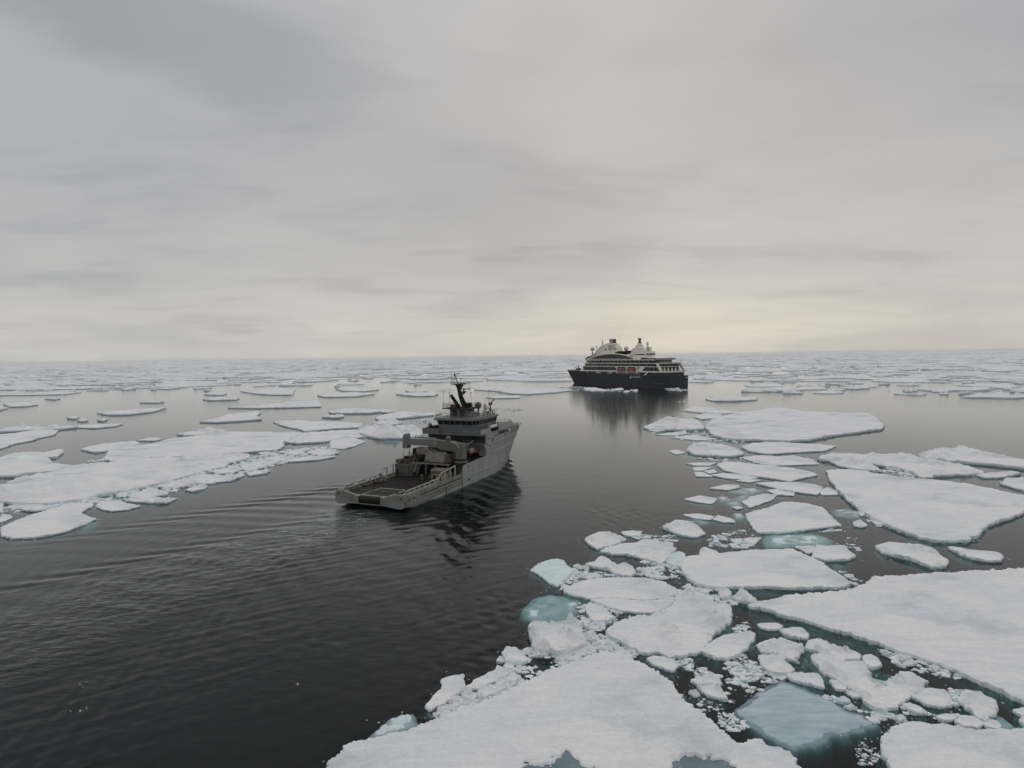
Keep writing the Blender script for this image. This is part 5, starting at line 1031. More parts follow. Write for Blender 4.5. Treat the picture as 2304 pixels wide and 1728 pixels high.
def navy_hull():
    root = empty('naval_support_ship', (NAVY_POS[0], NAVY_POS[1], 0), R(90 - NAVY_HEAD))
    tag(root, 'grey naval support ship with low open aft deck and crane, sailing away up the channel', 'ship')
    def side_parts(name, mm, spans, zf=None):
        for s in (1, -1):
            f = MB()
            for x0, x1, z0, z1, th in spans: navy_shell(f, x0, x1, z0, z1, th, sides=(s,), zf=zf, nz=4)
            f.build(name, mm, root, True)
    def bowtop(x): return interp(x, [(51.4, 10.42), (57, 10.0), (64, 9.45), (71, 9.2)])
    # hull body up to the working deck
    zl = [-3.0, -1.5, -.4, 0.0, .35, .8, 1.3, 1.75, 2.2]; rings = []; nx = 60
    for i in range(nx + 1):
        half = []
        for z in zl:
            x = xs_navy(z) * (i / nx) ** 0.9
            zb = max(z, interp(x, [(0, .55), (3, .1), (9, -3.0)]))
            half.append((x, b_navy(x, zb) * (1 - 0.05 * max(0, .9 - zb) * (1 if x < 10 else 0)), zb))
        rings.append([(x, -b, z) for x, b, z in half] + [(x, b, z) for x, b, z in half[::-1]])
    h = MB().loft(rings); hull = h.build('hull', 'navy_grey', root, True)
    side_parts('aft_bulwark', 'navy_beige', [(2.0, 22.4, 2.2, 2.95, .3)])
    # beige quarter plating proud of the hull side: the aft third has its own paint
    a = MB()
    for s in (1, -1):
        rings = []
        for i in range(19):
            x = 0.4 + i * (22.1 / 18); col = []
            for z in (.62, 1.0, 1.5, 2.2):
                zz = max(z, interp(x, [(0, .55), (3, .35), (9, .35)])); col.append((x, s * (b_navy(x, zz) + .02), zz))
            inn = [(p[0], s * (abs(p[1]) - .12), p[2]) for p in col]
            r = col + inn[::-1]; rings.append(r if s < 0 else r[::-1])
        a.loft(rings)
    a.build('quarter_plating', 'navy_beige', root, True)
    side_parts('midship_plating', 'navy_grey', [(22.42, 35.2, 2.2, 4.8, .3)], zf=lambda x: interp(x, [(22.4, 3.3), (23.4, 4.55), (35.2, 4.95)]))
    a = MB()
    for s in (1, -1): a.path([(22.4, s * 7.86, 3.32), (23.4, s * 7.86, 4.6), (29, s * 7.86, 4.82), (35.2, s * 7.88, 5.0)], .11)
    a.build('rail_cap', 'rail_pale', root)
    # forecastle: closed block to the mooring deck, bulwark above with a long opening each side
    rings = []
    for i in range(41):
        half = []
        for z in (2.2, 3.5, 5.0, 6.5, 7.2, 7.9):
            x = 35.2 + (xs_navy(z) - 35.2) * i / 40; half.append((x, b_navy(x, z), z))
        rings.append([(x, -b, z) for x, b, z in half] + [(x, b, z) for x, b, z in half[::-1]])
    MB().loft(rings).build('forecastle', 'navy_grey', root, True)
    d = MB(); ring = []
    xs = [52 + (xs_navy(7.9) - 52.4) * i / 16 for i in range(17)]
    ring = [(x, -(b_navy(x, 7.9) - .35), 7.91) for x in xs] + [(x, b_navy(x, 7.9) - .35, 7.91) for x in xs[::-1]]
    d.add([(x, y, z) for x, y, z in ring] + [(x, y, z + .04) for x, y, z in ring], [tuple(range(len(ring), 2 * len(ring)))]); d.build('foredeck', 'deck_green', root)
    side_parts('side_screen', 'navy_grey', [(35.2, 42.0, 7.9, 10.35, .25)])
    side_parts('mooring_opening_frame', 'navy_grey', [(42.0, 51.4, 7.9, 9.25, .25), (42.0, 51.4, 10.15, 10.45, .25), (46.6, 46.9, 9.25, 10.15, .2)])
    side_parts('bow_bulwark', 'navy_grey', [(51.4, 71, 7.9, 10.0, .2)], zf=bowtop)
    f = MB(); f.path([(x, -b_navy(x, 10.45) + .08, bowtop(x) + .02) for x in np.linspace(51.4, 68.9, 16)], .10)
    f.path([(x, b_navy(x, 10.45) - .08, bowtop(x) + .02) for x in np.linspace(51.4, 68.9, 16)], .10); f.build('bow_rail_cap', 'navy_beige', root)
    for x, y, r in ((58, 2.2, .9), (58, -2.2, .9), (62.5, 0, .7)):
        m = MB(); m.tube((x, y - .8, 8.7), (x, y + .8, 8.7), r * .7, None, 12); m.box(x - .9, x + .9, y - 1.1, y + 1.1, 7.95, 8.3); m.build('windlass', 'dark_gear', root)
    # hull details
    def strake(pts, r, m='navy_grey', nm='rubbing_strake'):
        for s in (1, -1): MB().path([(x, s * (b_navy(x, z) + .05), z) for x, z in pts], r, 6).build(nm, m, root)
    strake([(x, 7.65 + .004 * (x - 35) ** 1.5) for x in np.linspace(35.3, 66.5, 16)], .09)
    strake([(x, 5.4 + .003 * (x - 36) ** 1.5) for x in np.linspace(35.5, 61, 14)], .09)
    strake([(x, 2.0 + .012 * (x - 27)) for x in np.linspace(27.5, 47, 10)], .10)
    strake([(x, 1.62 + .012 * (x - 6)) for x in np.linspace(6, 25.2, 10)], .10, 'navy_beige')
    for s in (1, -1):
        for x, z, l, h in [(35.9, 8.9, 1.3, .22), (40.3, 9.15, .9, .22), (45.7, 8.6, 1.1, .22), (50.8, 8.85, 1.5, .22), (55, 9.1, 1.5, .22), (39.2, 10.0, .5, .25), (36.8, 7.0, .3, .3), (38.3, 7.9, .35, 1.1), (24.6, 1.0, 1.9, .28), (2.6, 1.75, .8, .28), (1.3, 1.7, .4, .28)]:
            m = MB(); yo = b_navy(x + l / 2, z); m.box(x, x + l, s * yo - .1 if s > 0 else -yo - .035, s * yo + .035 if s > 0 else -yo + .1, z, z + h); m.build('hull_port', 'black_slot', root)
        for x0, x1 in ((5.2, 8.3), (8.6, 12.2), (12.6, 13.1), (13.6, 15.6), (16.1, 22.2)):
            m = MB(); m.box(x0, x1, s * 7.9 - (.05 if s > 0 else .06), s * 7.9 + (.06 if s > 0 else .05), 1.92 + .01 * x0, 2.10 + .01 * x0); m.build('freeing_port', 'black_slot', root)
        m = MB(); m.box(15.28, 15.36, s * 7.88 - .07, s * 7.88 + .07, 0.1, 1.85); m.box(22.36, 22.46, s * 7.9 - .07, s * 7.9 + .07, .1, 4.2); m.build('plate_seam', 'dark_gear', root)
    # stern: notched transom with roller
    for s in (1, -1):
        poly = [(s * 2.42, .75), (s * 2.42, 2.24), (s * 3.5, 2.27), (s * 6.0, 2.98), (s * 7.6, 3.02), (s * 7.98, 2.75), (s * 8.0, 1.6), (s * 7.6, .6), (s * 5.5, .52)]
        t = MB(); pts0 = poly; 
        t.prism(pts0, 'x', -.45, .35); o = t.build('transom_wing', 'navy_beige', root)
        poly2 = [(s * 3.9, .78), (s * 5.6, 1.55), (s * 7.9, 1.5), (s * 8.04, .95), (s * 7.3, .42), (s * 5.5, .48)]
        MB().prism(poly2, 'x', -.52, -.44).build('transom_corner_panel', 'fender_blue', root)
        w = MB(); w.prism([(0.3, 2.25), (0.3, 3.0), (2.1, 2.98), (2.1, 2.25)], 'y', s * 7.35, s * 7.98); w.build('quarter_bulwark', 'navy_beige', root)
        c = MB(); c.tube((-.5, s * 7.15, 2.35), (-.40, s * 7.15, 2.35), .2, None, 10); c.build('fairlead', 'black_slot', root)
        MB().path([(-.1, s * 3.5, 2.32), (-.1, s * 6.0, 3.04), (-.1, s * 7.7, 3.07), (2.0, s * 7.75, 3.03)], .09).build('transom_rail', 'rail_pale', root)
    r = MB(); r.tube((.12, -2.40, 1.52), (.12, 2.40, 1.52), .76, None, 20); r.build('stern_roller', 'roller_brown', root, True)
    MB().box(.1, .8, -2.42, 2.42, .62, 1.0).build('roller_housing', 'dark_gear', root)
    # working deck
    MB().box(.9, 7.0, -7.2, 7.2, 2.204, 2.235).build('aft_deck', 'deck_aft', root)
    for i in range(12):
        MB().box(7.02, 26, -7.2 + 1.2 * i, -7.2 + 1.2 * i + 1.17, 2.204, 2.235 + .004 * (i % 2)).build('deck_plank', 'deck_dark', root)
    for p in ((.9, 7.0, 2.42, 2.60), (.9, 7.0, -3.4, -3.22), (6.85, 7.1, -3.2, 2.6), (.72, .9, -3.4, 2.6)):
        MB().box(p[0], p[1], p[2], p[3], 2.24, 2.262).build('deck_line', 'line_white', root)
    MB().box(3.7, 4.1, -4.6, 6.3, 2.24, 2.34).build('wire_channel', 'black_slot', root)
    MB().box(4.12, 4.3, -2.4, 5.6, 2.245, 2.30).build('deck_line', 'line_white', root)
    for x, y in ((3.0, 0.6), (3.2, -.6), (2.8, 1.4)): MB().tube((x, y, 2.24), (x, y, 2.275), .22, None, 10).build('deck_fitting', 'black_slot', root)
    # crash rails: top pipe, lower pipe, posts
    for s in (1, -1):
        y = s * 7.25
        MB().path([(.4, y - s * .2, 2.9), (1.6, y, 3.5), (13.4, y, 3.62), (14.6, y, 4.55), (20.6, y, 5.05)], .135, 8).build('crash_rail', 'rail_pale', root, True)
        MB().path([(2.2, y, 2.92), (13.2, y, 3.02)], .12, 8).build('crash_rail', 'rail_pale', root, True)
        for x in (2.2, 4.1, 6.0, 7.9, 9.8, 11.7, 13.4): MB().box(x - .11, x + .11, y - .1, y + .1, 2.2, 3.55).build('rail_post', 'rail_pale', root)
        for x, zt in ((16.0, 4.6), (18.4, 4.85), (20.5, 5.0)): MB().box(x - .13, x + .13, y - .12, y + .12, 2.2, zt).build('rail_post', 'rail_pale', root)
    m = MB(); m.tube((12.8, 6.6, 2.24), (12.8, 6.6, 3.7), .35, None, 10); m.ball((12.8, 6.6, 3.75), .42, 10, 6); m.build('bollard', 'navy_beige', root, True)
    m = MB(); m.tube((13.8, 6.2, 2.24), (13.8, 6.2, 3.1), .4, None, 10); m.build('bollard', 'navy_beige', root, True)
    for i in range(14):
        x = 5 + i * .62; s = 1 if i % 2 else -1
        MB().box(x, x + .35, s * 6.75 - .14, s * 6.75 + .14, 2.24, 2.24 + .22 + .25 * ((i * 7) % 3) / 2).build('deck_fitting', 'navy_beige' if i % 3 else 'dark_gear', root)
    # house under the upper deck
    MB().box(19.6, 24.6, 4.2, 7.55, 2.24, 4.75).build('port_casing', 'casing_grey', root)
    MB().box(19.56, 19.6, 6.6, 7.1, 2.6, 3.7).build('casing_door', 'black_slot', root)
    MB().box(22.0, 34.8, -7.55, 7.55, 4.78, 5.0).build('upper_deck', 'deck_dark', root)
    MB().box(26.5, 35.18, -7.5, 7.5, 2.26, 4.76).build('winch_room', 'dark_gear', root)
    MB().box(21.85, 22.0, -5.2, 7.6, 4.74, 5.06).build('deck_edge', 'navy_beige', root)
    for y in (-4.4, -1.2, 1.2): MB().box(22.3, 22.75, y - .25, y + .25, 2.24, 4.76).build('pillar', 'casing_grey', root)
    for y in (-2.8, 0.1, 2.6):
        m = MB(); m.tube((24.6, y - 1.0, 3.3), (24.6, y + 1.0, 3.3), .85, None, 16); m.tube((24.6, y - 1.05, 3.3), (24.6, y - .95, 3.3), 1.15, None, 16); m.tube((24.6, y + .95, 3.3), (24.6, y + 1.05, 3.3), 1.15, None, 16); m.build('winch_drum', 'dark_gear', root)
    for y0 in (2.9, 3.9):
        m = MB(); m.tube((19.8, y0, 2.3), (22.0, y0, 5.0), .06, None, 6); m.tube((19.8, y0 - .7, 2.3), (22.0, y0 - .7, 5.0), .06, None, 6)
        for k in range(9): t = k / 8; m.box(19.8 + 2.2 * t - .12, 19.8 + 2.2 * t + .12, y0 - .7, y0, 2.3 + 2.7 * t - .03, 2.3 + 2.7 * t)
        m.path([(19.7, y0, 3.2), (22.0, y0, 5.9)], .045); m.build('deck_stair', 'navy_beige', root)
    # port control stand with hoops
    m = MB(); m.tube((22.8, 6.0, 5.0), (22.8, 6.0, 6.2), 1.05, .95, 14); m.build('control_stand', 'dark_gear', root, True)
    m = MB()
    for y in (5.2, 6.8): m.path([(22.2, y, 5.0), (22.0, y, 7.1), (22.6, (y + 6) / 2, 8.0)], .07)
    m.rail([(22.1, 4.4, 5.0), (22.1, 7.4, 5.0)], 1.1, 1.0, .045); m.build('stand_frame', 'navy_beige', root)
    for y in (5.75, 6.25): MB().tube((23.2, y, 6.0), (23.2, y, 7.3), .12, None, 8).build('white_cylinder', 'paint_white', root)
    MB().box(26.2, 29.5, 2.2, 7.0, 5.0, 7.4).build('port_machinery_house', 'dark_gear', root)
    MB().box(25.9, 26.2, 3.0, 5.8, 6.2, 7.6).build('machinery_hood', 'locker_cream', root)
    # rope and wire gear on the upper deck
    for x, y, r_ in ((24.0, 3.4, .7), (30.5, -3.4, .8), (32.6, 0.5, .9), (33.2, 4.0, .8)):
        m = MB(); m.tube((x, y - .6, 5.8), (x, y + .6, 5.8), r_, None, 14); m.box(x - r_, x + r_, y - .8, y - .62, 5.0, 6.2); m.box(x - r_, x + r_, y + .62, y + .8, 5.0, 6.2); m.build('rope_reel', 'dark_gear', root)
    # the clutter of a working ship: valves, cans, hose baskets, pipe runs
    rr = random.Random(5)
    for i in range(46):
        x = rr.uniform(22.6, 33.5); y = rr.uniform(-4.6, 7.0); s_ = rr.uniform(.15, .55); h_ = rr.uniform(.3, 1.7)
        m = MB()
        if i % 3 == 0: m.tube((x, y, 5.0), (x, y, 5.0 + h_), s_ * .7, None, 8)
        elif i % 3 == 1: m.box(x - s_, x + s_, y - s_, y + s_, 5.0, 5.0 + h_ * .7)
        else: m.path([(x, y, 5.0), (x, y, 5.2 + h_), (x + rr.uniform(-1, 1), y + rr.uniform(-1.5, 1.5), 5.3 + h_)], .06)
        m.build('deck_gear', rr.choice(['dark_gear', 'crate_brown', 'casing_grey', 'navy_beige', 'dark_gear', 'deck_green']), root)
    for i in range(16):
        x = rr.uniform(17.5, 26); s = rr.choice((1, -1)); y = s * rr.uniform(4.0, 6.8) if s < 0 else rr.uniform(-3, 4); h_ = rr.uniform(.3, 1.1)
        if 15.8 < x < 18.9 and y < -3.5: continue
        MB().box(x - .3, x + .3, y - .25, y + .25, 2.25, 2.25 + h_).build('deck_gear', rr.choice(['dark_gear', 'crate_brown', 'casing_grey']), root)
    for y in (-4.8, -2.2, 2.0, 4.6): MB().path([(8 + abs(y), y, 2.27), (14, y * .8, 2.27), (22.5, y * .5, 2.3)], .05, 5).build('tow_wire', 'black_slot', root)
    # superstructure behind the bay, its colour darkened for the shade under the bridge deck
    MB().box(36.0, 43.0, -7.3, 7.3, 5.0, 10.05).build('superstructure', 'bulkhead_shaded', root)
    MB().box(43.0, 50.2, -6.0, 6.0, 7.92, 10.05).build('foredeck_house', 'super_grey', root)
    MB().box(33.2, 36.0, -7.75, -2.6, 7.55, 7.75).build('balcony', 'super_grey', root)
    m = MB(); m.rail([(33.3, -2.6, 7.75), (33.3, -7.6, 7.75)], 1.0, 1.2, .04); m.build('balcony_rail', 'super_grey', root)
    for y, z0, z1 in ((3.5, 5.0, 7.0), (-.5, 5.0, 7.0), (-4.6, 7.75, 9.6)): MB().box(35.94, 36.0, y, y + .95, z0, z1).build('bulkhead_door', 'dark_gear', root)
    for s in (1, -1):
        m = MB(); m.box(34.9, 35.2, s * 7.75 - .16, s * 7.75 + .16, 4.95, 10.05); m.prism([(33.9, 7.62), (35.0, 7.62), (35.0, 6.6)], 'y', s * 7.75 - .15, s * 7.75 + .15); m.build('bay_frame', 'navy_grey', root)
    # bridge deck
    MB().prism([(32.2, -7.95), (32.2, 7.95), (50.5, 7.9), (52.2, 6.5), (52.2, -6.5), (50.5, -7.9)], 'z', 10.08, 10.42).build('bridge_deck', 'super_grey', root)
    for s in (1, -1):
        MB().box(32.25, 38.0 if s > 0 else 37.6, s * 7.93 - (.16 if s > 0 else 0), s * 7.93 + (0 if s > 0 else .16), 10.42, 11.5).build('wing_bulwark', 'super_grey' if s > 0 else 'navy_grey', root)
        MB().prism([(42.6, 10.44), (42.6, 11.75), (50.4, 12.0), (52.0, 11.0), (52.1, 10.44)], 'y', s * 7.55, s * 7.85).build('side_screen', 'navy_grey', root)
    MB().box(32.25, 32.42, 3.4, 7.78, 10.42, 11.5).build('wing_bulwark', 'super_grey', root)
    MB().box(32.25, 32.42, -7.78, -3.2, 10.42, 11.6).build('wing_bulwark', 'super_grey', root)
    m = MB(); m.rail([(32.3, 3.3, 10.42), (32.3, -3.1, 10.42)], 1.0, 1.6, .035); m.build('deck_rail', 'super_grey', root)
    m = MB(); m.ball((34.5, 7.1, 12.0), .55, 12, 8); m.tube((34.5, 7.1, 10.42), (34.5, 7.1, 11.6), .2); m.build('searchlight', 'super_grey', root, True)
    MB().box(33.3, 36.5, 4.9, 6.6, 10.43, 11.9).build('deck_locker', 'dark_gear', root)
    # bridge with its belt of windows
    base = [(34.3, -4.6), (34.3, 4.6), (36.4, 5.5), (46.0, 5.5), (48.0, 3.6), (48.0, -3.6), (46.0, -5.5), (36.4, -5.5)]
    def scl(k): return [((x - 41) * k[0] + 41, y * k[1]) for x, y in base]
    m = MB(); m.loft([[(x, y, 10.42) for x, y in base][::-1], [(x, y, 12.3) for x, y in base][::-1]]); 
    m.f = [f[::-1] for f in m.f]; bridge = m.build('bridge_house', 'super_grey', root)
    MB().box(35.2, 47.2, -4.4, 4.4, 12.31, 12.36).build('bridge_floor', 'dark_gear', bridge)
    lo_, hi_ = scl((1.0, 1.0)), scl((1.035, 1.035)); nb = len(base)
    for i in range(nb):
        a0, b0, a1, b1 = Vector((*lo_[i], 12.3)), Vector((*lo_[(i + 1) % nb], 12.3)), Vector((*hi_[i], 13.45)), Vector((*hi_[(i + 1) % nb], 13.45))
        ln = (b0 - a0).length; k = max(1, round(ln / 1.45)); cen = Vector((41, 0, 12.8))
        for j in range(k):
            t0, t1 = j / k, (j + 1) / k; g = .10 / ln * 1
            q = [a0.lerp(b0, t0 + g), a0.lerp(b0, t1 - g), a1.lerp(b1, t1 - g), a1.lerp(b1, t0 + g)]
            n_ = (q[1] - q[0]).cross(q[3] - q[0]).normalized()
            if n_.dot(q[0] - cen) < 0: n_ = -n_
            w = MB(); w.add([p - n_ * .06 for p in q] + [p - n_ * .02 for p in q], [(0, 1, 2, 3), (7, 6, 5, 4), (0, 4, 5, 1), (1, 5, 6, 2), (2, 6, 7, 3), (3, 7, 4, 0)]); w.build('bridge_window', 'glass_dark', bridge)
        for j in range(k): MB().tube(a0.lerp(b0, j / k), a1.lerp(b1, j / k), .085, None, 5).build('window_mullion', 'roof_grey', bridge)
    roof = [(32.9, -5.2), (32.9, 5.2), (34.6, 6.0), (46.6, 6.0), (49.2, 4.2), (49.2, -4.2), (46.6, -6.0), (34.6, -6.0)]
    m = MB(); m.prism(roof, 'z', 13.46, 13.80); m.prism([((x - 41) * .955 + 41, y * .94) for x, y in roof], 'z', 13.80, 13.95); rf = m.build('bridge_roof', 'roof_grey', root)
    m = MB(); rp = [((x - 41) * .93 + 41, y * .92, 13.95) for x, y in roof]; m.rail(rp + rp[:1], 1.1, 1.5, .03); m.build('roof_rail', 'super_grey', root)
    # mast house, platform
    MB().box(36.0, 40.2, -2.3, 2.3, 13.96, 15.9).build('mast_house', 'super_grey', root)
    for y in (.35, -1.85): MB().box(35.93, 36.0, y, y + 1.4, 14.3, 15.75).build('mast_house_louvre', 'mast_black', root)
    MB().prism([(36.2, -3.4), (39.8, -2.35), (39.8, -2.3), (36.2, -2.3)], 'z', 13.96, 15.5).build('duct', 'roof_grey', root)
    MB().box(34.9, 40.6, -3.8, 3.8, 16.0, 16.18).build('mast_platform', 'dark_gear', root)
    MB().box(35.6, 40.3, -2.7, 2.7, 15.86, 16.0).build('platform_base', 'roof_grey', root)
    m = MB(); pp = [(34.95, -3.75, 16.18), (34.95, 3.75, 16.18), (40.5, 3.75, 16.18), (40.5, -3.75, 16.18), (34.95, -3.75, 16.18)]; m.rail(pp, 1.05, 1.2, .035, 3); m.build('platform_rail', 'dark_gear', root)
    # mast: raked aft and curved, crosstree, topmast
    mast = MB(); prof = [(40.0, 16.18, .95, .8), (39.2, 16.9, .85, .75), (38.2, 17.9, .72, .66), (37.4, 19.1, .58, .55), (36.8, 20.3, .50, .48), (36.4, 21.3, .48, .46), (36.2, 22.0, .75, .9)]
    mast.loft([[(x + ax * math.cos(a), ay * math.sin(a), z) for a in np.linspace(0, 6.28318, 12, endpoint=False)] for x, z, ax, ay in prof]); mt = mast.build('mast', 'mast_black', root, True)
    MB().prism([(-2.1, 22.0), (-2.1, 22.15), (2.1, 22.15), (2.1, 22.0), (.6, 21.85), (.3, 21.2), (-.3, 21.2), (-.6, 21.85)], 'x', 35.9, 36.5).build('crosstree', 'mast_black', mt)
    m = MB(); m.path([(36.2, 0, 22.1), (35.7, .35, 23.6), (35.4, .55, 24.9)], [.13, .1, .08]); m.ball((35.5, .5, 24.3), .22, 8, 6, 1.8); m.tube((35.75, .3, 23.2), (35.4, .9, 23.3), .06); m.build('topmast', 'mast_black', mt)
    for y in (-1.9, -1.4, -.75, 1.0, 1.5, 1.95):
        m = MB(); h_ = .95 if abs(y) > 1.2 else 1.3; m.tube((36.2, y, 22.1), (36.2, y, 22.1 + h_), .045, None, 5); 
        if abs(abs(y) - 1.4) < .15: m.tube((36.2, y, 23.0), (36.2, y + math.copysign(.5, y), 23.05), .05, None, 5)
        m.build('antenna', 'mast_black', mt)
    m = MB(); m.tube((36.2, -.75, 23.2), (36.2, -.75, 23.5), .22, None, 8); m.build('navigation_light', 'mast_black', mt)
    m = MB(); m.prism([(37.2, 19.0), (39.4, 19.7), (39.6, 19.95), (37.0, 20.2)], 'y', -.3, .3); m.box(38.6, 39.6, -.5, .5, 19.95, 20.15); m.build('radar_bracket', 'mast_black', mt)
    m = MB(); m.tube((39.1, 0, 20.15), (39.1, 0, 20.6), .2, None, 8); m.box(38.95, 39.25, -1.9, 1.9, 20.6, 20.85); m.build('radar_scanner', 'boom_grey', mt)
    m = MB(); m.prism([(36.9, 20.6), (38.2, 21.3), (38.4, 21.6), (36.6, 21.4)], 'y', -.25, .25); m.box(37.8, 38.5, -.4, .4, 21.6, 21.75); m.build('radar_bracket', 'mast_black', mt)
    m = MB(); m.tube((38.15, 0, 21.75), (38.15, 0, 22.0), .16, None, 8); m.box(38.05, 38.25, -1.1, 1.1, 22.0, 22.15); m.build('radar_scanner', 'mast_black', mt)
    # exhausts raked aft
    for y, r_ in ((.75, .42), (-.55, .22)):
        m = MB(); top = (34.9, y + .5, 19.3) if y > 0 else (36.4, y + .2, 18.3); m.tube((38.0, y, 16.2), top, r_, r_, 12, 1.25); m.build('exhaust_pipe', 'mast_black', root, True)
    MB().box(36.0, 37.2, .9, 2.2, 16.2, 17.0).build('exhaust_base', 'red_dull', root)
    MB().box(39.2, 40.3, -1.6, -.6, 16.2, 17.2).build('mast_locker', 'dark_gear', root)
    for x, y, h_ in ((35.1, 3.6, 4.2), (35.2, 1.9, 3.9), (36.0, -3.5, 3.9), (40.4, 3.4, 2.5), (41.5, -4.8, 4.4)):
        z_ = 16.18 if x < 41 else 13.95
        m = MB(); m.tube((x, y, z_), (x, y, z_ + h_), .04, .03, 5); 
        if x < 37: m.tube((x, y, z_ + h_ - .3), (x, y, z_ + h_), .12, None, 6)
        m.build('whip_antenna', 'mast_black', root)
    MB().tube((43.2, -4.9, 13.95), (43.2, -4.9, 20.5), .04, .02, 5).build('whip_antenna', 'dark_gear', root)
    m = MB(); m.tube((41.8, -2.6, 13.95), (41.8, -2.6, 15.7), .25, None, 8); m.ball((41.8, -2.6, 16.5), .85, 14, 10); m.build('radome', 'tarp_grey', root, True)
    m = MB(); m.tube((42.6, -3.9, 13.95), (42.6, -3.9, 15.6), .15, None, 6); m.tube((42.4, -3.9, 16.7), (43.0, -4.3, 15.6), .25, .75, 12); m.build('satellite_dish', 'paint_white', root, True)
    for x, y in ((41.2, -4.6), (44.0, -3.2), (45.2, -3.4), (43.0, -1.4), (41.0, 3.5), (42.6, 3.6)):
        m = MB(); m.tube((x - .5, y, 14.5), (x + .5, y, 14.5), .38, None, 12); m.box(x - .4, x + .4, y - .3, y + .3, 13.96, 14.2); m.build('liferaft_canister', 'paint_white', root, True)
    m = MB(); m.path([(40.5, -5.2, 15.0), (42.5, -5.2, 15.1), (46.5, -4.9, 15.0)], .09); m.build('roof_pipe', 'super_grey', root)
    # fire monitor on a tripod
    fm = MB(); top = (44.6, -4.6, 15.7)
    for dx, dy in ((-.9, .6), (.9, .5), (0, -.95)): fm.tube((44.6 + dx, -4.6 + dy, 13.95), top, .16, .13, 6)
    mo = fm.build('monitor_tripod', 'super_grey', root)
    m = MB(); m.tube(top, (44.6, -4.6, 16.4), .16, None, 8); m.ball((44.6, -4.6, 16.7), .55, 12, 8, .7); m.tube((44.6, -4.6, 16.7), (45.4, -5.2, 17.6), .18, .12, 8); m.ball((45.4, -5.2, 17.6), .2, 8, 6); m.build('fire_monitor', 'red_dull', mo, True)
    # canister on the starboard bridge wing
    cr = MB(); cr.tube((38.3, -7.15, 11.45), (42.4, -7.15, 11.45), .42, None, 14); c_ = cr.build('liferaft_canister', 'paint_white', root, True)
    for x in (38.9, 40.4, 41.8): MB().box(x, x + .2, -7.55, -6.75, 10.42, 11.1).build('canister_cradle', 'dark_gear', c_)
    m = MB(); m.ball((37.6, -7.3, 11.5), .4, 10, 7); m.tube((37.6, -7.3, 10.42), (37.6, -7.3, 11.3), .12); m.build('searchlight', 'super_grey', root, True)
    MB().box(44, 47.5, -6.8, -5.9, 10.43, 11.4).build('deck_locker', 'dark_gear', root)
    m = MB(); m.rail([(50.6, -7.4, 10.45), (52.0, -6.3, 10.45), (52.0, 6.3, 10.45), (50.6, 7.4, 10.45)], 1.6, 1.0, .04, 3); m.build('deck_rail', 'super_grey', root)
    # ---- crane
    cr = MB(); cr.tube((25.7, -6.05, 2.24), (25.7, -6.05, 4.3), 1.35, None, 8); cr.tube((25.7, -6.05, 4.3), (25.7, -6.05, 5.5), 2.0, 1.3, 8); crane = cr.build('crane_pedestal', 'crane_grey', root)
    MB().tube((25.7, -6.05, 5.5), (25.7, -6.05, 5.75), 1.5, None, 20).build('slew_ring', 'dark_gear', crane, True)
    m = MB(); m.loft([[(25.7 + x * k, -6.05 + y * k, z) for x, y in ((-1.05, -.8), (-.8, -1.05), (.8, -1.05), (1.05, -.8), (1.05, .8), (.8, 1.05), (-.8, 1.05), (-1.05, .8))] for z, k in ((5.75, 1.0), (8.6, .98), (9.2, .85))]); m.f = [f for f in m.f]; m.build('crane_column', 'crane_grey', crane)
    m = MB(); m.prism([(-5.6, 8.0), (-5.6, 9.25), (-4.4, 9.55), (-1.2, 9.7), (8.4, 9.85), (8.4, 8.45), (-0.2, 8.2), (-1.0, 7.6), (-3.4, 7.5), (-4.8, 7.2)], 'x', 25.2, 26.6); boom = m.build('crane_boom', 'crane_grey', crane)
    m = MB(); m.prism([(-.3, 8.25), (-.3, 9.76), (8.5, 9.9), (8.5, 8.4)], 'x', 25.12, 26.68); m.build('boom_sleeve', 'boom_grey', boom)
    m = MB(); m.prism([(7.9, 7.55), (7.7, 8.3), (7.75, 9.9), (8.0, 10.7), (8.35, 10.95), (8.75, 10.75), (8.95, 9.9), (9.0, 7.5)], 'x', 25.05, 26.75); m.build('boom_head', 'boom_grey', boom)
    m = MB(); m.box(25.3, 26.4, -3.2, 1.2, 7.0, 7.55); m.box(25.1, 26.6, -3.6, -2.2, 6.6, 7.5); m.build('folded_jib', 'dark_gear', boom)
    m = MB(); m.tube((24.85, .6, 7.45), (24.7, -3.6, 6.0), .24, None, 10); m.tube((24.85, .6, 7.45), (24.9, 1.4, 7.8), .14, None, 8); m.build('luffing_cylinder', 'crane_grey', boom, True)
    m = MB(); m.rail([(25.3, 7.4, 9.88), (25.3, -.2, 9.8)], .9, 1.6, .035, 1); m.build('boom_rail', 'dark_gear', boom)
    m = MB(); m.tube((25.9, 4.2, 10.15), (25.9, .4, 10.05), .17, None, 8); m.build('boom_hose_reel', 'boom_grey', boom)
    m = MB(); m.ball((25.9, -2.7, 10.15), .6, 12, 8); m.tube((25.9, -2.7, 9.5), (25.9, -2.7, 10.0), .35); m.build('crane_winch', 'crane_grey', boom, True)
    for k, dy in enumerate((0, .35, .7)):
        m = MB(); m.path([(24.75, -4.0 - dy, 9.65), (24.6, -5.2 - dy * .4, 9.3), (24.55, -6.1, 8.5 - dy * .3)], .07); m.build('hydraulic_hose', 'line_white', crane)
    MB().tube((26.2, -6.9, 8.6), (27.6, -8.3, 9.6), .16, .14, 8).build('crane_arm', 'crane_grey', crane)
    for p in (((24.6, 3.0, 8.4), (24.6, .8, 6.9)), ((24.6, 3.2, 8.4), (24.6, 1.3, 7.0))): MB().tube(p[0], p[1], .05, None, 6).build('crane_stay', 'line_white', crane)
    return root
NAVY = navy_hull()
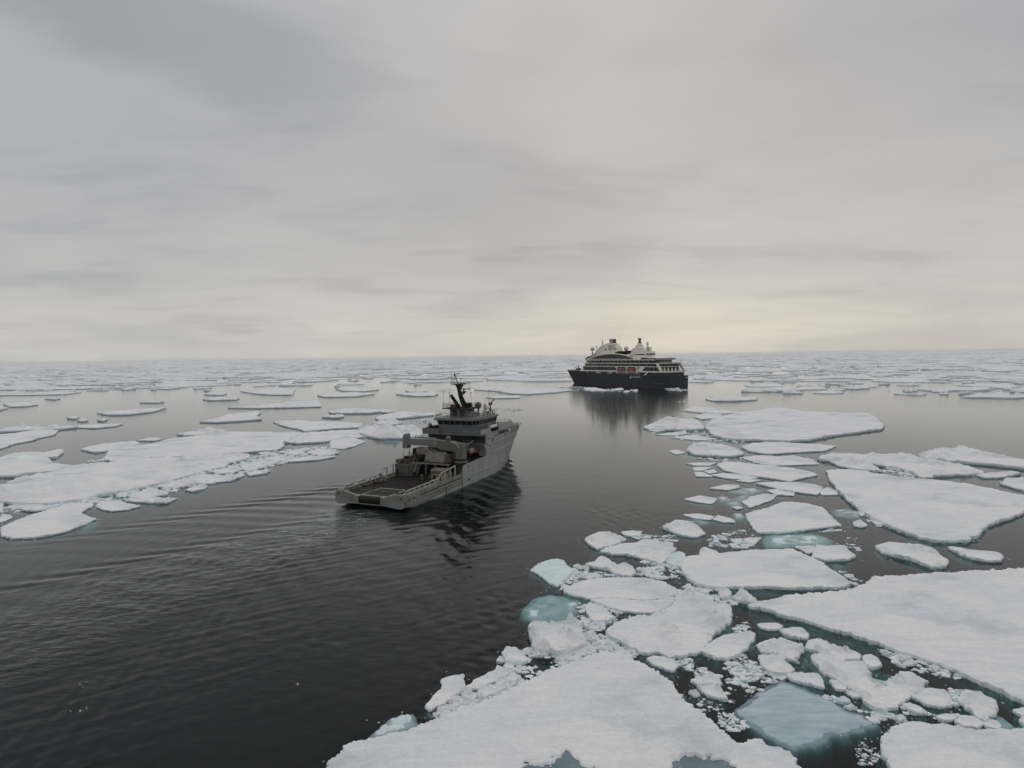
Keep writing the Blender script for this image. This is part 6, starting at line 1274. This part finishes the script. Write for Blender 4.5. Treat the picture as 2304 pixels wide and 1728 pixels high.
def on_navy(name, loc, label, cat, rz=0.0):
    a = R(90 - NAVY_HEAD); c, s = math.cos(a), math.sin(a)
    o = empty(name, (NAVY_POS[0] + loc[0] * c - loc[1] * s, NAVY_POS[1] + loc[0] * s + loc[1] * c, loc[2]), a + rz); return tag(o, label, cat)
t = on_navy('covered_container', (25.2, -.3, 5.0), 'boxy deck cargo under a sloping grey tarpaulin below the crane boom', 'container')
MB().prism([(-1.6, .02), (-.7, 2.05), (1.6, 2.15), (1.6, .02)], 'y', -2.5, 2.6).build('tarpaulin', 'tarp_grey', t)
MB().box(-1.3, 1.4, -3.9, -2.52, .02, 1.7).build('cargo_end', 'crate_brown', t)
t = on_navy('cargo_crate', (20.9, 6.6, 4.75), 'brown wooden crates on top of the port casing of the grey ship', 'crate')
MB().box(-.7, .7, -.1, 1.15, .02, 1.0).build('crate_box', 'crate_brown', t)
for y in (-.02, .5, 1.03): MB().box(-.74, .74, y, y + .1, .0, 1.04).build('batten', 'locker_cream', t)
t = on_navy('cargo_crate', (21.0, 5.4, 4.75), 'smaller dark brown crate beside the port stand of the grey ship', 'crate')
MB().box(-.6, .6, -.6, .55, .02, .95).build('crate_box', 'crate_brown', t)
for y in (-.5, .35): MB().box(-.64, .64, y, y + .1, .0, .99).build('batten', 'dark_gear', t)
t = on_navy('deck_container', (17.3, -5.3, 2.25), 'cream and olive topped container on the starboard side of the aft deck', 'container')
MB().box(-1.2, 1.3, -1.5, 1.4, .03, 1.75).build('container_body', 'locker_cream', t)
MB().prism([(-1.32, 1.76), (-1.32, 2.35), (-.9, 2.62), (1.1, 2.62), (1.4, 2.3), (1.4, 1.76)], 'y', -1.6, 1.5).build('container_cover', 'locker_olive', t)
for y in (-.9, .3): MB().box(-1.24, -1.2, y, y + .7, .3, 1.4).build('container_door', 'dark_gear', t)
t = on_navy('inflatable_boat', (33.2, -5.2, 5.55), 'orange tubed inflatable boat stowed in the open starboard bay', 'boat', R(-4))
m = MB(); m.path([(-3.0, -1.0, .75), (1.6, -1.0, .85), (2.7, -.6, 1.05), (3.1, 0, 1.15), (2.7, .6, 1.05), (1.6, 1.0, .85), (-3.0, 1.0, .75)], .2, 10); m.build('inflated_tube', 'orange', t, True)
m = MB(); m.prism([(-1.0, .7), (0, .0), (1.0, .7)], 'x', -2.9, 1.9); m.build('boat_hull', 'dark_gear', t)
MB().box(-.8, .2, -.35, .35, .7, 1.5).build('steering_console', 'paint_white', t)
m = MB(); m.box(-2.6, -2.3, -1.0, 1.0, -.55, .1); m.box(1.0, 1.3, -1.0, 1.0, -.55, .1); m.build('boat_cradle', 'dark_gear', t)

# ------------------------------------------------------------------ cruise ship
mat('cruise_blue', (0.022, 0.028, 0.039), 0.5, spec=0.3, col2=(0.017, 0.022, 0.031), scale=0.15)
mat('cruise_white', (0.86, 0.82, 0.75), 0.5, col2=(0.78, 0.74, 0.67), scale=0.2)
mat('cruise_top', (0.80, 0.75, 0.66), 0.55, col2=(0.70, 0.655, 0.57), scale=0.25)
mat('bow_grey', (0.22, 0.22, 0.22), 0.5, var=0.3, scale=.2)
mat('boot_red', (0.10, 0.035, 0.035), 0.5, var=0.3, scale=.3)
mat('deck_teak', (0.20, 0.15, 0.10), 0.7, var=0.3)
mat('funnel_brown', (0.085, 0.062, 0.045), 0.45, var=0.3)
mat('window_blue', (0.020, 0.022, 0.027), 0.25, spec=0.4)
mat('boat_red', (0.22, 0.065, 0.05), 0.5, var=0.25)
def xs_cr(z): return 143.5 + 0.86 * max(z, -6) if z < 13.5 else 155.1
def b_cr(x, z):
    u = x / xs_cr(z)
    bd = interp(u, [(0, 10.6), (.02, 12.2), (.06, 13.6), (.12, 14.0), (.66, 14.0), (.76, 13.2), (.84, 11.2), (.90, 8.6), (.95, 5.4), (.985, 2.2), (1, .15)])
    bw = interp(u, [(0, 10.0), (.02, 11.6), (.06, 13.2), (.12, 13.9), (.62, 13.9), (.72, 12.6), (.81, 9.6), (.89, 6.0), (.95, 2.9), (1, .12)])
    t = min(max(z / 12.5, -.3), 1); return bw + (bd - bw) * t
def cruise():
    root = empty('cruise_ship', (CRUISE_POS[0], CRUISE_POS[1], 0), R(90 - CRUISE_HEAD))
    tag(root, 'dark blue and white cruise ship with arched glass deck and two funnels', 'ship')
    def body(zl, x0=0.0, x1=None, n=70):
        rings = []
        for i in range(n + 1):
            half = []
            for z in zl:
                xe = xs_cr(z) if x1 is None else x1; x = x0 + (xe - x0) * i / n
                half.append((x, b_cr(x, z), z))
            rings.append([(x, -b, z) for x, b, z in half] + [(x, b, z) for x, b, z in half[::-1]])
        return MB().loft(rings)
    body([-5, -2, 0.25]).build('underwater_hull', 'boot_red', root, True)
    body([.25, .6, 2, 4, 6, 8, 10.2]).build('hull', 'cruise_blue', root, True)
    body([10.2, 11.4, 12.6], 27.0).build('upper_hull', 'cruise_blue', root, True)
    # forward bulwark with pale edge
    m = MB()
    for s in (1, -1):
        rings = []
        for i in range(21):
            x = 118 + 36.4 * i / 20; r = [(x, s * b_cr(min(x, 154.6), 12.6), 12.6), (x, s * b_cr(min(x, 154.6), 12.6), 13.5), (x, s * max(b_cr(min(x, 154.6), 12.6) - .5, .05), 13.5), (x, s * max(b_cr(min(x, 154.6), 12.6) - .5, .05), 12.6)]
            rings.append(r if s < 0 else r[::-1])
        m.loft(rings)
    m.build('bow_bulwark', 'cruise_blue', root)
    m = MB()
    for s in (1, -1): m.path([(x, s * b_cr(min(x, 154.6), 12.6), 13.55) for x in np.linspace(118, 154.5, 16)], .22, 5)
    m.build('bow_rail_cap', 'cruise_top', root)
    st = MB(); st.path([(xs_cr(z) + .12, 0, z) for z in np.linspace(.4, 12.4, 10)], .35, 6); st.build('stem_bar', 'bow_grey', root)
    MB().prism([(122, -9), (122, 9), (148, 3), (148, -3)], 'z', 12.62, 12.75).build('foredeck', 'deck_teak', root)
    m = MB(); m.box(134, 138, -2, 2, 12.75, 15.2); m.tube((136, 0, 15.2), (136, 0, 18), .4); m.tube((136, 0, 17.0), (141, 2, 15.2), .25); m.build('foredeck_crane', 'dark_gear', root)
    # aft mooring deck: dark recess under the long white sheer band
    def slab(x0, x1, z0, z1, inset, name, mm, nose=6.0, tail=2.0, n=10):
        pts = []
        for i in range(n + 1):
            a = math.pi / 2 * i / n; pts.append((x1 - nose + nose * math.sin(a), (14.0 - inset) * (0.55 + 0.45 * math.cos(a))))
        prof = [(x0, (14 - inset) * .9), (x0 + tail, 14 - inset)] + pts
        poly = [(x, y) for x, y in prof] + [(x, -y) for x, y in prof[::-1]]
        return MB().prism(poly, 'z', z0, z1).build(name, mm, root)
    slab(5.5, 30, 10.2, 12.9, 1.2, 'aft_mooring_deck', 'window_blue', 1.0, 4.0)
    slab(4.5, 122, 12.9, 14.0, -.05, 'white_sheer_band', 'cruise_white', 12.0, 5.0)
    for s in (1, -1):
        MB().prism([(26.0, 10.25), (28.2, 10.25), (24.6, 12.9), (22.8, 12.9)], 'y', s * 13.7, s * 14.03).build('sheer_fin', 'cruise_white', root)
        MB().box(8, 24, s * 14.0 - .06, s * 14.0 + .06, 7.6, 8.15).build('mooring_port', 'black_slot', root)
        MB().box(6, 16, s * 13.75 - .35, s * 13.75 + .35, 3.3, 3.5).build('hull_line', 'bow_grey', root)
    for y0, y1 in ((-9.5, -5), (-3.5, 1), (2.5, 8)): MB().box(-.06, .06, y0, y1, 7.4, 8.0).build('mooring_port', 'black_slot', root)
    MB().box(-.1, .3, -10.4, -7.4, 8.1, 8.5).build('stern_marking', 'cruise_white', root)
    # stacked accommodation decks: dark glass set back between white edges
    fr = [(14.0, 17.5, 119.5, 8, .9), (18.1, 20.4, 116.5, 12, .9), (21.0, 23.4, 114.5, 15, 1.6)]
    for z0, z1, x1, x0, ins in fr:
        slab(x0 + 4, x1 - 1.5, z0, z1, ins, 'cabin_wall', 'window_blue', 10.0, 1.0)
    for z0, z1, x1, x0 in ((17.5, 18.1, 118.2, 12), (20.4, 21.0, 115.6, 9), (23.4, 24.1, 115.0, 17)):
        slab(x0, x1, z0, z1, 0, 'deck_edge', 'cruise_white', 10.0, 3.0)
    dv = MB()
    for (z0, z1, x1, x0, ins), st_ in zip(fr, (4.6, 4.6, 5.4)):
        x = x0 + 8
        while x < x1 - 12:
            for s in (1, -1): dv.box(x, x + .3, s * (14 - ins) - .02 if s > 0 else -13.95, s * 13.95 if s > 0 else -(14 - ins) + .02, z0, z1)
            x += st_
    dv.build('cabin_dividers', 'bow_grey', root, kind='stuff')
    lit = MB()
    for x in (62, 66, 70, 74, 92, 96, 103):
        for z0, z1 in ((21.2, 23.2), (18.3, 20.2), (14.9, 17.2)): lit.box(x, x + 1.3, 13.05 if z0 < 21 else 12.35, 13.3 if z0 < 21 else 12.6, z0, z1)
    lit.build('balcony_panels', 'bow_grey', root, kind='stuff')
    m = MB()
    for s in (1, -1): m.rail([(34, s * 13.7, 24.1), (108, s * 13.7, 24.1)], 1.1, 3.0, .06)
    m.build('deck_rail', 'cruise_white', root)
    for s in (1, -1):   # slanted white frame at the aft end of the balconies
        MB().prism([(14.2, 20.4), (11.4, 20.4), (5.6, 14.0), (9.4, 14.0)], 'y', s * 13.3, s * 13.9).build('aft_side_frame', 'cruise_white', root)
        MB().prism([(30, 14.0), (36, 14.0), (33, 17.5), (27, 17.5)], 'y', s * 13.35, s * 13.98).build('side_fin', 'cruise_white', root)
    # open aft terraces
    MB().box(12.5, 13.0, -12.5, 12.5, 14.0, 20.4).build('aft_window_wall', 'window_blue', root)
    MB().box(4.9, 12.5, -12.6, 12.6, 14.0, 14.12).build('aft_terrace', 'deck_teak', root)
    MB().box(10, 17, -12.6, 12.6, 21.0, 21.1).build('aft_terrace', 'deck_teak', root)
    for y in (-9, -4.5, 0, 4.5, 9): MB().prism([(8.0, 14.1), (9.2, 14.1), (8.8, 16.8), (8.4, 16.8)], 'y', y - .5, y + .5).build('terrace_canopy', 'cruise_white', root)
    m = MB(); m.rail([(5.2, -12.3, 14.12), (5.2, 12.3, 14.12)], 1.1, 2.0, .06); m.rail([(10.2, -12.3, 21.1), (10.2, 12.3, 21.1)], 1.1, 2.0, .06); m.rail([(18, -12.3, 24.1), (18, 12.3, 24.1)], 1.1, 2.0, .06); m.build('terrace_rail', 'cruise_white', root)
    # arched glass deck
    n = 26; arc = [(40 + 67.5 * i / n, 24.1 + 5.1 * math.sin(math.pi * (i / n)) ** .8) for i in range(n + 1)]
    MB().prism([(x, z) for x, z in arc] , 'y', -11.0, 11.0).build('arched_lounge', 'window_blue', root)
    m = MB()
    for s in (1, -1):
        for (xa, za), (xb, zb) in zip(arc, arc[1:]): m.add([(xa, s * 10.8, za - .1), (xb, s * 10.8, zb - .1), (xb, s * 10.8, zb + .75), (xa, s * 10.8, za + .75), (xa, s * 11.5, za - .1), (xb, s * 11.5, zb - .1), (xb, s * 11.5, zb + .75), (xa, s * 11.5, za + .75)], [(0, 1, 2, 3), (4, 7, 6, 5), (0, 4, 5, 1), (3, 2, 6, 7)])
    m.build('arch_frame', 'cruise_white', root)
    m = MB()
    for (xa, za), (xb, zb) in zip(arc, arc[1:]): m.add([(xa, -10.8, za + .25), (xb, -10.8, zb + .25), (xb, 10.8, zb + .25), (xa, 10.8, za + .25)], [(0, 1, 2, 3)])
    m.build('arch_roof', 'cruise_top', root)
    MB().prism([(98, 24.1), (114, 24.1), (111, 26.6), (104, 28.0), (98, 28.2)], 'y', -9.5, 9.5).build('bridge_house', 'window_blue', root)
    MB().prism([(22, 24.1), (44, 24.1), (44, 27.2), (40, 27.4), (22, 25.2)], 'y', -11.5, 11.5).build('pool_deck_house', 'cruise_white', root)
    MB().prism([(14, 24.15), (34, 24.15), (33, 25.6), (16, 25.2)], 'y', -12.2, 12.2).build('pool_deck', 'window_blue', root)
    # forward funnel casing
    fp = [(109, 28.2), (106.5, 30.4), (102.5, 34.0), (98.5, 36.6), (92, 38.2), (87, 38.9), (82, 38.9), (75, 35.8), (73.3, 32), (72.5, 28.4)]
    MB().prism(fp, 'y', -3.5, 3.5).build('forward_funnel_casing', 'cruise_top', root)
    for z in (33.2, 34.4, 35.6, 36.8):
        for s in (1, -1): MB().box(75.0 + (z - 33) * .7, 79, s * 3.5 - .06, s * 3.5 + .06, z, z + .5).build('louvre', 'black_slot', root); MB().box(80, 86, s * 3.5 - .06, s * 3.5 + .06, z, z + .5).build('louvre', 'black_slot', root)
    for s in (1, -1): MB().box(89, 90.5, s * 3.5 - .05, s * 3.5 + .05, 32.5, 34.5).build('casing_door', 'black_slot', root)
    MB().prism([(92, 38.4), (90, 39.5), (80, 39.5), (79, 38.4)], 'y', -3.0, 3.0).build('funnel_collar', 'cruise_white', root)
    f = MB(); f.prism([(81.2, 39.5), (86.2, 39.5), (86.0, 43.6), (81.4, 43.6)], 'y', -2.2, 2.2); fn = f.build('funnel', 'funnel_brown', root)
    for k in range(4):
        for s in (1, -1): MB().box(81.6 + 1.15 * k, 82.1 + 1.15 * k, s * 2.2 - .15, s * 2.2 + .15, 39.6, 43.3).build('funnel_slat', 'cruise_top', fn)
    m = MB(); m.prism([(97.2, 36.0), (99.6, 36.0), (99.2, 40.6), (98.6, 43.4), (97.8, 40.6)], 'y', -.4, .4); m.box(96.9, 99.6, -.9, .9, 40.4, 40.65); m.box(96.9, 99.8, -1.1, 1.1, 38.8, 39.05); m.build('radar_mast', 'cruise_top', root)
    for x, y in ((91.5, 2), (75.5, 2.2), (72.5, 1.5)): MB().tube((x, y, 36), (x, y, 40.0), .22, .12, 6).build('light_mast', 'cruise_top', root)
    for x, y, z in ((107.5, 5.2, 34.4), (60.6, 4.2, 34.0)):
        m = MB(); m.ball((x, y, z), 2.15, 18, 12); m.tube((x, y, 28.3), (x, y, 31.6), .8, None, 10); m.build('radome', 'paint_white', root, True)
    m = MB(); m.ball((103.8, 3.0, 36.9), 1.0, 12, 8); m.tube((103.8, 3.0, 32.8), (103.8, 3.0, 36.3), .4); m.build('radome', 'cruise_top', root, True)
    # open deck between the casings
    for x, y, l, h in ((58, 6, 12, 2.2), (60, -4, 10, 2.6), (56, 8, 6, 1.3), (64, 9, 5, 1.5)): MB().box(x, x + l, y - 1, y + 1, 28.2, 28.2 + h + 1.4).build('deck_machinery', 'dark_gear', root)
    MB().box(45, 74, -9.0, 9.0, 27.6, 28.6).build('upper_platform', 'cruise_top', root)
    # aft casing, mast and stacks
    ap = [(54.5, 27.6), (54.0, 33.8), (50.2, 34.6), (48.8, 36.8), (46.4, 36.8), (45.2, 35.0), (40.5, 34.4), (37, 31.4), (36.2, 27.4)]
    MB().prism(ap, 'y', -3.4, 3.4).build('aft_funnel_casing', 'cruise_top', root)
    MB().prism([(33.6, 27.2), (54, 27.2), (52, 31.0), (34.4, 31.2)], 'y', -6.2, 6.2).build('aft_deck_house', 'cruise_top', root)
    for s in (1, -1): MB().box(35, 50, s * 6.2 - .06, s * 6.2 + .06, 27.9, 28.9).build('window_strip', 'window_blue', root)
    MB().box(33.75, 33.85, -5.6, 5.6, 27.9, 29.2).build('window_strip', 'window_blue', root)
    MB().prism([(45.6, 36.8), (49.4, 36.8), (48.3, 38.9), (46.4, 38.9)], 'y', -1.8, 1.8).build('mast_base', 'cruise_white', root)
    m = MB(); m.tube((47.3, 0, 39.0), (47.3, 0, 43.2), 1.15, 1.15, 10); m.tube((47.3, 0, 38.9), (47.3, 0, 39.6), 1.6, 1.6, 12); m.tube((47.3, 0, 42.2), (47.3, 0, 43.2), 1.5, 1.6, 10); m.tube((48, .4, 43.2), (48, .4, 44.6), .15, .1, 5); m.build('mast_tower', 'funnel_brown', root)
    m = MB(); m.tube((37.6, 0, 31), (37.6, 0, 39.5), 1.0, .95, 12); m.build('vent_stack', 'cruise_top', root, True)
    m = MB(); m.box(34.2, 36.0, -1.6, 1.6, 31, 35.0); v = m.build('louvre_box', 'cruise_top', root)
    for k in range(3):
        for s in (1, -1): MB().box(34.4 + .5 * k, 34.65 + .5 * k, s * 1.6 - .06, s * 1.6 + .06, 31.3, 34.8).build('louvre', 'funnel_brown', v)
    # lifeboat recess and davits
    for s in (1, -1):
        MB().box(35, 63, s * 14.0 - (.4 if s > 0 else -.1), s * 14.0 + (.1 if s > 0 else .4) - (0 if s > 0 else .5), 11.9, 12.6).build('boat_sill', 'cruise_white', root)
        for x in (35.6, 48.6, 61.6): m = MB(); m.box(x - .45, x + .45, s * 14.6 - .9, s * 14.6 + .9, 11.6, 17.4); m.box(x - .5, x + .5, s * 15.2 - 1.4, s * 15.2 + 1.4, 16.8, 17.4); m.build('davit', 'cruise_white', root)
    # sundry white fittings along the sheer
    for x in (71, 88, 91, 104):
        MB().path([(x, 14.0, 13.4), (x, 14.6, 12.8), (x, 14.6, 11.4)], .3, 6).build('boat_boom', 'cruise_white', root)
    for x in (68, 84): 
        m = MB(); m.prism([(x, 11.3), (x + 6, 11.3), (x + 7, 12.1), (x - .6, 12.1)], 'y', 13.8, 15.2); m.build('tender_platform', 'paint_white', root)
    for i in range(9): MB().box(33 + i * 3.4, 34 + i * 3.4, 14.0, 14.12, 10.9, 11.4).build('hull_light', 'cruise_white', root)
    for x, z in ((120, 4.2), (98, 5.0), (80, 6.5), (64, 6.0), (30, 6.8)): MB().tube((x, b_cr(x, z) - .1, z), (x, b_cr(x, z) + .06, z), .3, None, 8).build('scuttle', 'bow_grey', root)
    # company name and sail emblem on the side
    for s, sg in ((1, -1), (-1, 1)):
        cu = bpy.data.curves.new('lettering', 'FONT'); cu.body = 'PONANT'; cu.size = 2.5; cu.extrude = .03; cu.materials.append(MATS['cruise_white'])
        tmp = bpy.data.objects.new('lettering_curve', cu); me = bpy.data.meshes.new_from_object(tmp); bpy.data.objects.remove(tmp); o = bpy.data.objects.new('lettering', me); COL.objects.link(o); o.parent = root
        X = Vector((sg, 0, 0)); Z = Vector((0, s, 0)); Y = Vector((0, 0, 1))
        x0 = 42.6 if s > 0 else 33.5
        o.matrix_local = Matrix(((X.x, Y.x, Z.x, x0), (X.y, Y.y, Z.y, s * 14.02), (X.z, Y.z, Z.z, 7.9), (0, 0, 0, 1)))
        MB().prism([(43.6, 7.3), (45.6, 7.3), (44.1, 10.3), (43.6, 9.8)], 'y', s * 13.9, s * 14.04).build('sail_emblem', 'cruise_white', root)
    return root
CRUISE = cruise()
ca = R(90 - CRUISE_HEAD); cc_, cs_ = math.cos(ca), math.sin(ca)
for x, lab in ((55.1, 'dark red covered lifeboat in the davits, the one nearer the bow'), (42.1, 'dark red covered lifeboat in the davits, the one nearer the stern')):
    y = 15.6; t = empty('lifeboat', (CRUISE_POS[0] + x * cc_ - y * cs_, CRUISE_POS[1] + x * cs_ + y * cc_, 12.6), ca); tag(t, lab, 'lifeboat', 'lifeboats in the davits of the cruise ship')
    def hb(k, z): return [(k * xx, yy, zz) for xx, yy, zz in z]
    m = MB(); st_ = [(-5.6, .75), (-5.2, 1.35), (-3, 1.65), (2.5, 1.65), (4.8, 1.1), (5.9, .12)]
    m.loft([[(x_, -w, 1.3), (x_, -w * .7, .2), (x_, 0, -.1), (x_, w * .7, .2), (x_, w, 1.3)] for x_, w in st_]); m.build('boat_hull', 'paint_white', t)
    m = MB(); m.loft([[(x_ * .97, -w, 1.32), (x_ * .95, -w * .9, 2.9 * k), (x_ * .93, -w * .45, 3.6 * k), (x_ * .93, w * .45, 3.6 * k), (x_ * .95, w * .9, 2.9 * k), (x_ * .97, w, 1.32)] for (x_, w), k in zip(st_, (.7, .95, 1, 1, .8, .5))]); m.build('canopy', 'boat_red', t)
    m = MB(); m.box(-1.2, 1.2, -.7, .7, 3.5, 4.1); m.build('steering_cupola', 'boat_red', t)
    m = MB()
    for k in range(5): m.box(-3.8 + 1.5 * k, -3.0 + 1.5 * k, 1.45, 1.62, 2.0, 2.5)
    m.build('side_windows', 'black_slot', t, kind='stuff')

# ------------------------------------------------------------------ exhaust smoke drifting off the mast, and the thin sea haze
def volume(name, mesh, color, density, aniso=0.0, noisy=False, label=None, cat=None, loc=(0, 0, 0)):
    m = bpy.data.materials.new(name); m.use_nodes = True; nt = m.node_tree; nt.nodes.clear(); N = nt.nodes.new; L = nt.links.new
    out = N('ShaderNodeOutputMaterial'); v = N('ShaderNodeVolumePrincipled'); v.inputs['Color'].default_value = (*color, 1); v.inputs['Density'].default_value = density; v.inputs['Anisotropy'].default_value = aniso
    L(v.outputs[0], out.inputs['Volume'])
    mesh.materials.append(m); o = obj(name, mesh, None, loc); tag(o, label, cat, None, 'stuff'); return o
sm = MB(); sm.ball((0, 0, 0), 1.0, 16, 10); sm.v = [(x * 2.6, y * 1.5, z * .5) for x, y, z in sm.v]; sme = bpy.data.meshes.new('exhaust_smoke'); sme.from_pydata(sm.v, [], sm.f)
a_ = R(90 - NAVY_HEAD); so = volume('exhaust_smoke', sme, (0.32, 0.36, 0.40), 0.10, 0.0, False, 'faint blue-grey exhaust smoke drifting off the mast of the grey ship', 'smoke', (NAVY_POS[0] + 32.4 * math.cos(a_) - 1.6 * math.sin(a_), NAVY_POS[1] + 32.4 * math.sin(a_) + 1.6 * math.cos(a_), 20.6)); so.rotation_euler = (0, 0, 0.15)
g_ = 27000.0
hz = MB().box(-g_, g_, -g_, g_, -17.5, 47.5); hme = bpy.data.meshes.new('haze'); hme.from_pydata(hz.v, [], hz.f)
volume('haze', hme, (0.99, 0.99, 0.985), 3.4e-5, 0.0, False, 'thin pale sea haze over the ice and water', 'haze')
